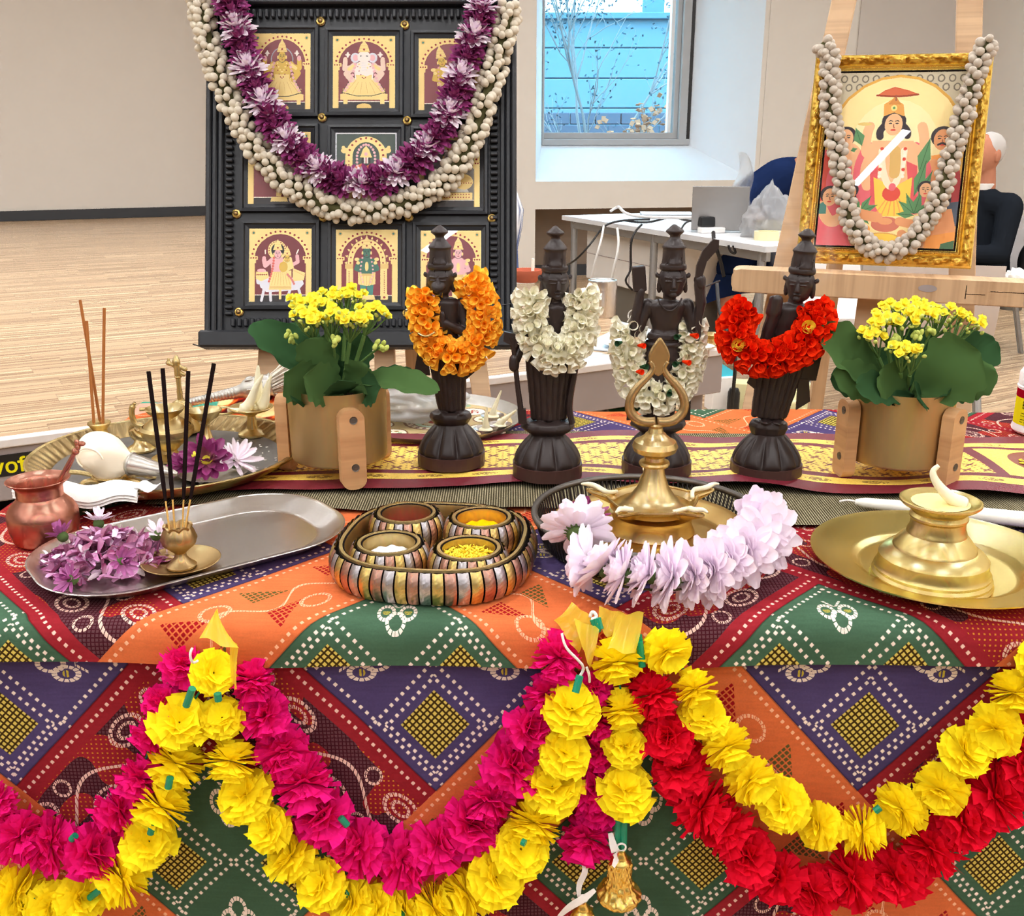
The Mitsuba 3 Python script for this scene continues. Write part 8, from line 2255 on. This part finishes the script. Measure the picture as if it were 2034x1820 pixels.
for i, (px, lb, tilt) in enumerate((((-0.0406, 1.5024, 0.777), 'small steel oil lamp with upright wick, nearest on the painted tray', (0.0, 0, 1)), ((-0.0319, 1.5808, 0.777), 'small steel oil lamp with tall leaning wick, back on the painted tray', (0.28, 0, 1)), ((-0.0198, 1.5258, 0.777), 'small steel oil lamp with wick leaning right, right on the painted tray', (0.85, 0, 0.9)))):
    k = thing('diya_lamp', lb, 'oil lamp')
    p_ = np.array(px) + [0, 0, 0.0]
    p_[2] = RC[2] + 0.0055
    whole(k, at(lathe([(0, 0), (0.010, 0), (0.007, 0.004), (0.009, 0.007), (0.019, 0.013), (0.0195, 0.0138), (0.010, 0.009), (0, 0.008)], 32), p_), 'steel')
    d_ = unit(tilt)
    w_ = thing('cotton_wick', ['white upright cotton wick in the nearest small lamp of the painted tray', 'white tall cotton wick in the back small lamp of the painted tray', 'white leaning cotton wick in the right small lamp of the painted tray'][i], 'wick')
    q_ = p_ + [0, 0, 0.010]
    whole(w_, cat(ell(q_ + [0, 0, 0.001], 0.011, 0.010, 0.004), tube([q_ + [0, 0, 0.002], q_ + d_ * 0.012 + [0, 0, 0.003], q_ + d_ * (0.046 if i == 1 else 0.036) + [0.002, 0, 0]], [0.007, 0.0042, 0.0012], 9)), 'cotton', True)
k = thing('plastic_bag', 'clear crumpled plastic bag lying on the painted tray behind the left plant', 'plastic bag')
whole(k, film_bag((-0.165, 1.605, 0.792), 0.095, 0.06, 0.040, 12, False), 'bag_film', True)
k = thing('plastic_bottle', 'white plastic bottle with a yellow and red label at the right edge of the table', 'bottle')
BT = np.array([0.846, 1.556, TZ + 0.0035])
part(k, 'body', at(lathe([(0, 0), (0.036, 0), (0.0405, 0.004), (0.041, 0.010), (0.0395, 0.014), (0.0395, 0.072), (0.041, 0.075), (0.036, 0.080), (0, 0.080)], 64), BT), 'bottle_white')
part(k, 'cap', at(lathe([(0.0385, 0.0765), (0.0395, 0.078), (0.0395, 0.096), (0.036, 0.102), (0.028, 0.1035), (0, 0.1035)], 64), BT), 'bottle_white')


def wrap(a0, a1, z0, z1, r=0.0397):
    return sheet(lambda u, v: (r * np.cos(np.radians(a0 + (a1 - a0) * u)), r * np.sin(np.radians(a0 + (a1 - a0) * u)), z0 + (z1 - z0) * v), 24, 3)[0]


part(k, 'label_band', at(wrap(150, 400, 0.058, 0.071), BT), 'label_red', True, label='dark red band')
part(k, 'label_yellow', at(wrap(160, 228, 0.015, 0.058), BT), 'label_yellow', True, label='yellow label with small dark lettering')
part(k, 'label_dark', at(wrap(229, 400, 0.015, 0.058), BT), 'groove', True)
for row, (txt, z_, h_) in enumerate((('INSTANT', 0.0505, 0.0030), ('BOUILLON', 0.0460, 0.0030), ('FORTE', 0.0415, 0.0030), ('---- ---', 0.034, 0.0018), ('--- ----', 0.030, 0.0018), ('-------', 0.024, 0.0018), ('-- ----', 0.020, 0.0018))):
    if '-' in txt:
        ms_ = [box(0.0022, 0.0008, 0.0003, 0, (0.0026 * i, 0, 0)) for i, ch in enumerate(txt) if ch == '-']
    else:
        ms_ = [meshkit.text_mesh(txt, h_, 0.0003, bold=True)]
    m_ = cat(ms_)
    v = np.asarray(m_.vertices)
    an_ = np.radians(203) + (v[:, 0] - 0.004) / 0.0399
    rr_ = 0.0399 + v[:, 2]
    part(k, 'lettering', at(trimesh.Trimesh(np.c_[rr_ * np.cos(an_), rr_ * np.sin(an_), z_ + v[:, 1]], m_.faces, process=False), BT), 'groove', False)


# ---------------------------------------------------------------- pompom garlands on the front of the table
def pompom(R, discs, per, seed, ruffle=0.12, fringe=0.16, lo=-62, hi=62):
    """a paper flower strung along z: fans of cut petals from a flat front disc to a flat back one"""
    rg = np.random.default_rng(seed)
    ms = []
    for k_ in range(discs):
        el = lo + (hi - lo) * k_ / (discs - 1)
        off = rg.uniform(0, 360)
        n = max(6, int(per * (0.55 + 0.45 * math.cos(math.radians(el)))))
        for i in range(n):
            L_ = R * (1 + rg.normal(0, fringe * 0.45))
            ang_ = 360.0 / n
            W_ = 2 * L_ * math.tan(math.radians(ang_ * 0.62))
            ph, ph2 = rg.uniform(0, 6.28), rg.uniform(0, 6.28)
            j1, j2 = rg.normal(0, fringe * 0.3), rg.normal(0, fringe * 0.3)

            def f(u, v, L_=L_, W_=W_, ph=ph, ph2=ph2, j1=j1, j2=j2):
                r = L_ * (0.08 + 0.92 * u) * (1 + (j1 * (1 - v) + j2 * v) * u)
                y = (v - 0.5) * W_ * (0.15 + 0.85 * u)
                z = ruffle * R * u * (np.sin(v * 5.0 + ph) + 0.6 * np.sin(u * 4 + ph2)) * 0.8
                return r, y, z
            ms.append(mv(sheet(f, 4, 4)[0], rot('y', -el + rg.normal(0, 7)), rot('z', off + ang_ * i + rg.normal(0, 4))))
    return cat(ms)


YEL_ = [proto(pompom(1.0, 7, 15, 100 + i, 0.06, 0.14), 'plastic_yellow', False) for i in range(4)]
PNK_ = [proto(pompom(1.0, 9, 14, 200 + i, 0.14, 0.26, -80, 80), 'plastic_pink', False) for i in range(4)]
RED_ = [proto(pompom(1.0, 9, 15, 300 + i, 0.12, 0.24, -80, 80), 'plastic_red', False) for i in range(4)]
rgp = np.random.default_rng(77)
MMPX = 0.00051


def pom_garland(key, dots_, plies, y0, closed_r=1.0, straws=(), flatten=0.86):
    """dots_: (x, z, radius in mm) along the string"""
    c = np.array([(x, y0, z) for x, z, r in dots_])
    for i, (x, z, r) in enumerate(dots_):
        tg = c[min(i + 1, len(c) - 1)] - c[max(i - 1, 0)]
        d_ = unit(unit(tg) * (1 if rgp.uniform() < 0.5 else -1) + np.array([0, -1.0, 0.35]) * rgp.uniform(0.35, 1.1) + rgp.normal(0, 0.2, 3))
        s_ = r * 0.001 * closed_r
        dy = -0.004 * (i % 2) - rgp.uniform(0, 0.006)
        put(key, 'pompom', plies[int(rgp.integers(4))], frame(c[i] + [0, dy, 0], d_) @ rot('z', rgp.uniform(0, 360)) @ sc(s_ * rgp.uniform(0.95, 1.08), s_ * rgp.uniform(0.95, 1.08), s_ * flatten))
    part(key, 'string', tube(c + [0, 0.004, 0], 0.0012, 6), 'straw_green', True)
    for (p, q_) in straws:
        part(key, 'straw', tube([p, q_], 0.0036, 10), 'straw_green', label='green drinking straw piece')


POMS = {
    'YL': [(-0.2887, 0.709, 21.9), (-0.3244, 0.6589, 27.7), (-0.3355, 0.6072, 29.2), (-0.3528, 0.5617, 29.1), (-0.3716, 0.5156, 28.3), (-0.4012, 0.4738, 29.6), (-0.4492, 0.4465, 27.2), (-0.4803, 0.4388, 25.0), (-0.5168, 0.4529, 27.1), (-0.5469, 0.4452, 25.5)],
    'YL2': [(-0.5042, 0.4299, 25.2), (-0.4623, 0.428, 23.0)],
    'YM': [(-0.2841, 0.6601, 20.8), (-0.2778, 0.6173, 24.5), (-0.2673, 0.5733, 27.3), (-0.2445, 0.5373, 23.7), (-0.2265, 0.4992, 27.0), (-0.1961, 0.4692, 25.8), (-0.1659, 0.4438, 25.0), (-0.1399, 0.4341, 26.3), (-0.1117, 0.4264, 26.4), (-0.0818, 0.4373, 23.9), (-0.0468, 0.4502, 28.3), (-0.0167, 0.4755, 29.0), (0.0088, 0.5098, 28.4), (0.023, 0.5415, 25.7), (0.0405, 0.5822, 30.3), (0.0515, 0.6242, 25.4), (0.0581, 0.6714, 27.5)],
    'PL': [(-0.3232, 0.7094, 19.9), (-0.3439, 0.6713, 18.5), (-0.3587, 0.6359, 18.0), (-0.3774, 0.5854, 19.7), (-0.4038, 0.5431, 23.4), (-0.4343, 0.4986, 27.3), (-0.4782, 0.5036, 26.2), (-0.5081, 0.5142, 27.1), (-0.5281, 0.5541, 18.0)],
    'PM': [(-0.2542, 0.6955, 21.0), (-0.2447, 0.6559, 23.6), (-0.2316, 0.6124, 26.4), (-0.2118, 0.578, 28.6), (-0.1962, 0.5355, 27.8), (-0.1588, 0.5001, 28.9), (-0.1147, 0.4831, 27.6), (-0.0782, 0.5045, 27.2), (-0.0413, 0.5232, 30.1), (-0.0217, 0.5587, 25.3), (0.0005, 0.5947, 28.3), (0.0167, 0.6415, 21.4), (0.0354, 0.6786, 20.3), (0.0458, 0.7204, 23.5)],
    'PH': [(0.0823, 0.6848, 16.4), (0.0863, 0.6489, 16.8), (0.0882, 0.6111, 18.3), (0.0862, 0.5694, 23.0), (0.0889, 0.5451, 21.2), (0.0777, 0.5111, 25.5)],
    'YH': [(0.1008, 0.7237, 23.6), (0.1083, 0.6714, 20.6), (0.1112, 0.6288, 22.3), (0.1128, 0.5822, 27.2)],
    'RR': [(0.1371, 0.6845, 23.3), (0.154, 0.6393, 25.0), (0.1686, 0.5986, 26.8), (0.1912, 0.557, 28.6), (0.2163, 0.5327, 28.0), (0.2424, 0.4987, 27.4), (0.278, 0.4641, 26.9), (0.3142, 0.4533, 25.9), (0.355, 0.4673, 30.7), (0.3963, 0.4749, 26.7), (0.4325, 0.5037, 29.0), (0.4605, 0.5357, 28.4), (0.4881, 0.566, 29.5), (0.5124, 0.6015, 24.7), (0.5271, 0.6364, 24.1)],
    'YR': [(0.1476, 0.7345, 23.3), (0.1768, 0.6963, 20.2), (0.1875, 0.6617, 21.7), (0.2113, 0.6304, 24.2), (0.2382, 0.5896, 26.0), (0.2727, 0.5629, 26.4), (0.3124, 0.5357, 24.2), (0.3555, 0.5315, 25.9), (0.395, 0.5539, 26.6), (0.4301, 0.5796, 26.1), (0.4489, 0.6206, 26.4), (0.4732, 0.6504, 24.9), (0.4884, 0.6886, 24.2), (0.5066, 0.7226, 21.7)],
}
GARLANDS = [
    ('YL', YEL_, 0.868, 'yellow paper pompom garland hanging from the left tape, its left strand'),
    ('YM', YEL_, 0.866, 'yellow paper pompom garland swagged from the left tape to the middle tapes'),
    ('PL', PNK_, 0.880, 'pink paper pompom garland going left from the left tape, behind the yellow one'),
    ('PM', PNK_, 0.882, 'pink paper pompom garland swagged between the left tape and the middle tapes'),
    ('PH', PNK_, 0.884, 'short pink pompom strand hanging straight down behind the middle tapes, small bell below'),
    ('YH', YEL_, 0.866, 'short strand of four yellow pompoms hanging from the middle tape with a gold bell'),
    ('RR', RED_, 0.872, 'red paper pompom garland swagged at the right of the table front'),
    ('YR', YEL_, 0.868, 'yellow paper pompom garland swagged at the right above the red one'),
]
GK = {}
for code, plies, y0, lb in GARLANDS:
    k = thing('pompom_garland', lb, 'garland')
    GK[code] = k
    dots_ = POMS[code]
    pom_garland(k, dots_, plies, y0, flatten=0.86 if plies is YEL_ else 0.95)
pom2 = [(x, z, r) for x, z, r in POMS['YL2']]
for i, (x, z, r) in enumerate(pom2):
    put(GK['YL'], 'pompom', YEL_[i], frame((x, 0.862, z), (0.3, -1, 0.2)) @ sc(r * 0.001))


def straw(code, p, q_):
    part(GK[code], 'straw', tube([p, q_], 0.0036, 10), 'straw_green', label='green drinking straw piece')


straw('YL', (-0.296, 0.825, 0.716), (-0.3045, 0.828, 0.6962))
straw('YL', (-0.3323, 0.84, 0.6093), (-0.3354, 0.84, 0.5979))
straw('YL', (-0.3545, 0.84, 0.5572), (-0.3583, 0.84, 0.5448))
straw('YL', (-0.4204, 0.856, 0.467), (-0.4367, 0.856, 0.4531))
straw('YL', (-0.4922, 0.856, 0.4506), (-0.5051, 0.856, 0.4481))
straw('YM', (-0.2781, 0.84, 0.7018), (-0.2779, 0.84, 0.6943))
straw('YM', (-0.2362, 0.856, 0.5371), (-0.2268, 0.856, 0.525))
straw('YM', (-0.184, 0.856, 0.467), (-0.169, 0.856, 0.4569))
straw('YM', (-0.1229, 0.856, 0.4379), (-0.1126, 0.856, 0.4315))
straw('YM', (0.0634, 0.835, 0.7239), (0.059, 0.828, 0.71))
straw('YM', (0.0095, 0.835, 0.5392), (0.0134, 0.833, 0.5384))
straw('PM', (-0.1732, 0.86, 0.5485), (-0.1666, 0.86, 0.5389))
straw('PL', (-0.4433, 0.86, 0.5267), (-0.4481, 0.86, 0.5219))
straw('PH', (0.0723, 0.87, 0.5004), (0.0721, 0.87, 0.4841))
straw('YH', (0.1076, 0.862, 0.5584), (0.1077, 0.862, 0.508))
straw('YH', (0.1129, 0.86, 0.5599), (0.1136, 0.86, 0.5096))
straw('YR', (0.1213, 0.862, 0.7447), (0.1242, 0.855, 0.7217))
straw('YR', (0.2878, 0.856, 0.5622), (0.2942, 0.856, 0.5587))
straw('YR', (0.3638, 0.856, 0.5587), (0.3684, 0.856, 0.5634))
straw('RR', (0.1209, 0.868, 0.7485), (0.1232, 0.866, 0.7345))
straw('PM', (0.0782, 0.88, 0.7595), (0.0831, 0.876, 0.7476))
straw('PM', (0.0819, 0.878, 0.7616), (0.0847, 0.874, 0.7518))

# white cotton threads
for code, pts_ in (('PM', [(0.0459, 0.836, 0.7672), (0.0496, 0.832, 0.7554), (0.0581, 0.832, 0.745), (0.065, 0.834, 0.7361)]), ('PM', [(0.065, 0.834, 0.7361), (0.0665, 0.84, 0.7264), (0.0629, 0.84, 0.7195), (0.0596, 0.84, 0.7168)]), ('PH', [(0.071, 0.855, 0.7217), (0.0736, 0.855, 0.7136), (0.0745, 0.858, 0.7038)]), ('PL', [(-0.2995, 0.846, 0.7463), (-0.3006, 0.842, 0.7422), (-0.2992, 0.844, 0.7326), (-0.295, 0.846, 0.7337)])):
    part(GK[code], 'thread', tube(spline(pts_, 18), 0.0014, 6), 'string_white', True, label='white cotton thread')
part(GK['PM'], 'thread_knot', tube(spline([(0.0756, 0.884, 0.7597), (0.0784, 0.884, 0.765), (0.0813, 0.882, 0.7607), (0.0773, 0.88, 0.7595), (0.0821, 0.88, 0.7584)], 24), 0.0018, 6), 'string_white', True)

# adhesive tape that holds the garlands
def tape(lb, pts_, th=0.0006):
    k = thing('tape_piece', lb, 'tape')
    p_ = [np.array(x) for x in pts_]

    def f(u, v):
        a = p_[0] * (1 - u)[..., None] + p_[1] * u[..., None]
        b = p_[3] * (1 - u)[..., None] + p_[2] * u[..., None]
        q_ = a * (1 - v)[..., None] + b * v[..., None]
        q_ = q_ + np.stack([0 * u, -0.0025 * np.sin(u * 7 + v * 3) - 0.003 * np.sin(np.pi * v), 0.001 * np.sin(u * 9)], -1)
        return q_[..., 0], q_[..., 1], q_[..., 2]
    whole(k, sheet(f, 16, 16)[0], 'tape_yellow', True)


tape('pointed piece of yellow tape over the top yellow pompom at the left', [(-0.2886, 0.893, 0.7628), (-0.2881, 0.893, 0.7628), (-0.2519, 0.832, 0.7528), (-0.2878, 0.834, 0.7631)])
tape('torn yellow tape over the side of the left top pompom', [(-0.2656, 0.856, 0.7547), (-0.2538, 0.838, 0.7496), (-0.258, 0.834, 0.7086), (-0.2612, 0.834, 0.715)])
tape('yellow tape at the top of the middle garlands, left of the white knot', [(0.0588, 0.9, 0.7681), (0.0781, 0.89, 0.7556), (0.064, 0.862, 0.7313), (0.0403, 0.88, 0.7584)])
tape('crumpled yellow tape hanging below the white knot', [(0.0599, 0.882, 0.7596), (0.0836, 0.872, 0.7529), (0.0745, 0.856, 0.7185), (0.0668, 0.85, 0.7431)])
tape('yellow tape between the white knot and the right tape', [(0.0856, 0.9, 0.7637), (0.1119, 0.89, 0.7588), (0.096, 0.872, 0.7394), (0.0815, 0.872, 0.7582)])
tape('yellow tape over the green straw at the right of the middle', [(0.1023, 0.892, 0.7579), (0.128, 0.89, 0.7621), (0.1158, 0.846, 0.74), (0.089, 0.844, 0.7464)])

# bells
def bell(key, top, H_, R_):
    c = np.array(top)
    pr = [(0, 0), (0.16, 0), (0.20, -0.05), (0.27, -0.10), (0.30, -0.13), (0.40, -0.17), (0.48, -0.21), (0.51, -0.28), (0.52, -0.46), (0.57, -0.62), (0.70, -0.75), (0.93, -0.85), (1.0, -0.90), (0.98, -0.96), (0.90, -1.0), (0.82, -0.98), (0.72, -0.80), (0, -0.5)]
    m = lathe([(r * R_, z * H_) for r, z in pr[:1]] + [(r * R_, z * H_) for r, z in np.array(spline(pr[1:15], 70))] + [(r * R_, z * H_) for r, z in pr[15:]], 96)
    v = np.asarray(m.vertices).copy()
    an_ = np.arctan2(v[:, 1], v[:, 0])
    rr_ = np.hypot(v[:, 0], v[:, 1])
    emb_ = 0.0022 * (meshkit.noise(np.c_[np.cos(an_) * 6, np.sin(an_) * 6, v[:, 2] / H_ * 13], 3) - 0.5) * 2 * (v[:, 2] < -0.22 * H_) * (v[:, 2] > -0.97 * H_)
    v[:, :2] *= (1 + emb_ / np.maximum(rr_, 1e-4))[:, None]
    part(key, 'body', mv(trimesh.Trimesh(v, m.faces, process=False), rot('x', 4), tr(*c)), 'gold_bright', True)
    part(key, 'ring', tube([c + [0.0045 * math.cos(a), 0, 0.004 + 0.0045 * math.sin(a)] for a in np.linspace(0, 6.283, 20, endpoint=False)], 0.0011, 6, closed=True), 'white_gloss', True)
    part(key, 'clapper', ell(c - [0, 0, 0.9 * H_], 0.004, 0.004, 0.005), 'gold_bright', True)


k = thing('gold_bell', 'shiny embossed gold bell hanging from green straws under the yellow strand', 'bell')
bell(k, (0.111, 0.856, 0.5116), 0.062, 0.0225)
k = thing('gold_bell', 'gold bell at the bottom edge under the pink strand, only its top to be seen', 'bell')
bell(k, (0.0735, 0.856, 0.4481), 0.062, 0.0225)


def ribbon(key, pts_, w_):
    p_ = spline(pts_, 24)
    tg = np.gradient(p_, axis=0)
    sd = np.array([unit(np.cross(t_, [0.2, -1, 0.2])) for t_ in tg])
    wv = w_ * (0.35 + 0.65 * np.sin(np.linspace(0.3, 2.9, 24)))[:, None]
    v = np.empty((48, 3))
    v[0::2], v[1::2] = p_ - sd * wv, p_ + sd * wv
    f = np.vstack([[(2 * i, 2 * i + 1, 2 * i + 3), (2 * i, 2 * i + 3, 2 * i + 2)] for i in range(23)])
    whole(key, trimesh.Trimesh(v, f, process=False), 'string_white', True)


k = thing('white_ribbon', 'white ribbon knotted at the top of the gold bell', 'ribbon')
ribbon(k, [(0.0999, 0.862, 0.5282), (0.1039, 0.848, 0.518), (0.1049, 0.838, 0.5201), (0.0998, 0.826, 0.5167)], 0.0045)
k = thing('white_ribbon', 'white ribbon tied at the lower bell at the bottom edge', 'ribbon')
ribbon(k, [(0.085, 0.85, 0.4684), (0.0736, 0.846, 0.4612), (0.0609, 0.846, 0.4518), (0.0484, 0.85, 0.4343)], 0.0045)
k = thing('white_ribbon', 'frayed pale ribbon strip hanging above the lower bell', 'ribbon')
ribbon(k, [(0.0724, 0.868, 0.4908), (0.0753, 0.862, 0.482), (0.0702, 0.86, 0.468), (0.0694, 0.858, 0.4526)], 0.0035)

# ---------------------------------------------------------------- a thin wisp of incense smoke above the right of the table
gz, gy, gx = np.meshgrid(np.linspace(0, 1, 56), np.linspace(0, 1, 12), np.linspace(0, 1, 40), indexing='ij')
dens = np.zeros_like(gx)
for k_, (x0, w_, ph) in enumerate(((0.50, 0.035, 0.0), (0.42, 0.03, 2.0), (0.60, 0.028, 4.1))):
    cx_ = x0 + 0.16 * np.sin(gz * 6.0 + ph) * (0.3 + gz) + 0.08 * np.sin(gz * 15 + ph * 2)
    cy_ = 0.5 + 0.2 * np.sin(gz * 5 + ph)
    dens += np.exp(-((gx - cx_) / w_) ** 2 - ((gy - cy_) / 0.16) ** 2) * np.clip(np.sin(np.pi * gz), 0, 1)
dens *= meshkit.fbm(np.stack([gx * 5, gy * 3, gz * 9], -1), 3, 5) * 1.6
k = thing('incense_smoke', 'faint curl of incense smoke in front of the navy cloth, left of the red garland', 'smoke')
SX, SY, SZ = 0.20, 0.06, 0.26
sm_ = T4(tr(0.372, 1.60, 0.90) @ sc(SX, SY, SZ))
scene[k] = {'type': 'cube', 'to_world': T4(tr(0.372 + SX / 2, 1.60 + SY / 2, 0.90 + SZ / 2) @ sc(SX / 2, SY / 2, SZ / 2)), 'bsdf': {'type': 'null'},
    'interior': {'type': 'heterogeneous', 'albedo': 0.95, 'scale': 7.0, 'sigma_t': {'type': 'gridvolume', 'grid': mi.VolumeGrid(dens[..., None].astype(np.float32)), 'to_world': sm_, 'filter_type': 'trilinear'}}}


# repeats carry the name of their set
for base, grp in dict(carved_statue='carved statues in a row', paper_garland='rolled-paper garlands of the statues', pompom_garland='paper pompom garlands on the table front', potted_kalanchoe='potted kalanchoes', incense_stick='incense sticks',
        cotton_wick='cotton wicks', berry_garland='berry garlands', loose_chrysanthemum='flower heads on the petal heap', tape_piece='pieces of yellow tape', gold_bell='gold bells', white_ribbon='white ribbons', diya_lamp='small steel lamps on the painted tray',
        white_chair='white shell chairs', wooden_easel='wooden easels', laptop='laptops on the desk', cable='cables at the desk', person='people at the back', wine_chrysanthemum='wine red chrysanthemums', brass_plate='brass plates').items():
    for key in labels:
        if (key == base or (key.startswith(base + '_') and key[len(base) + 1:].isdigit())) and 'category' in labels[key]:
            labels[key].setdefault('group', grp)
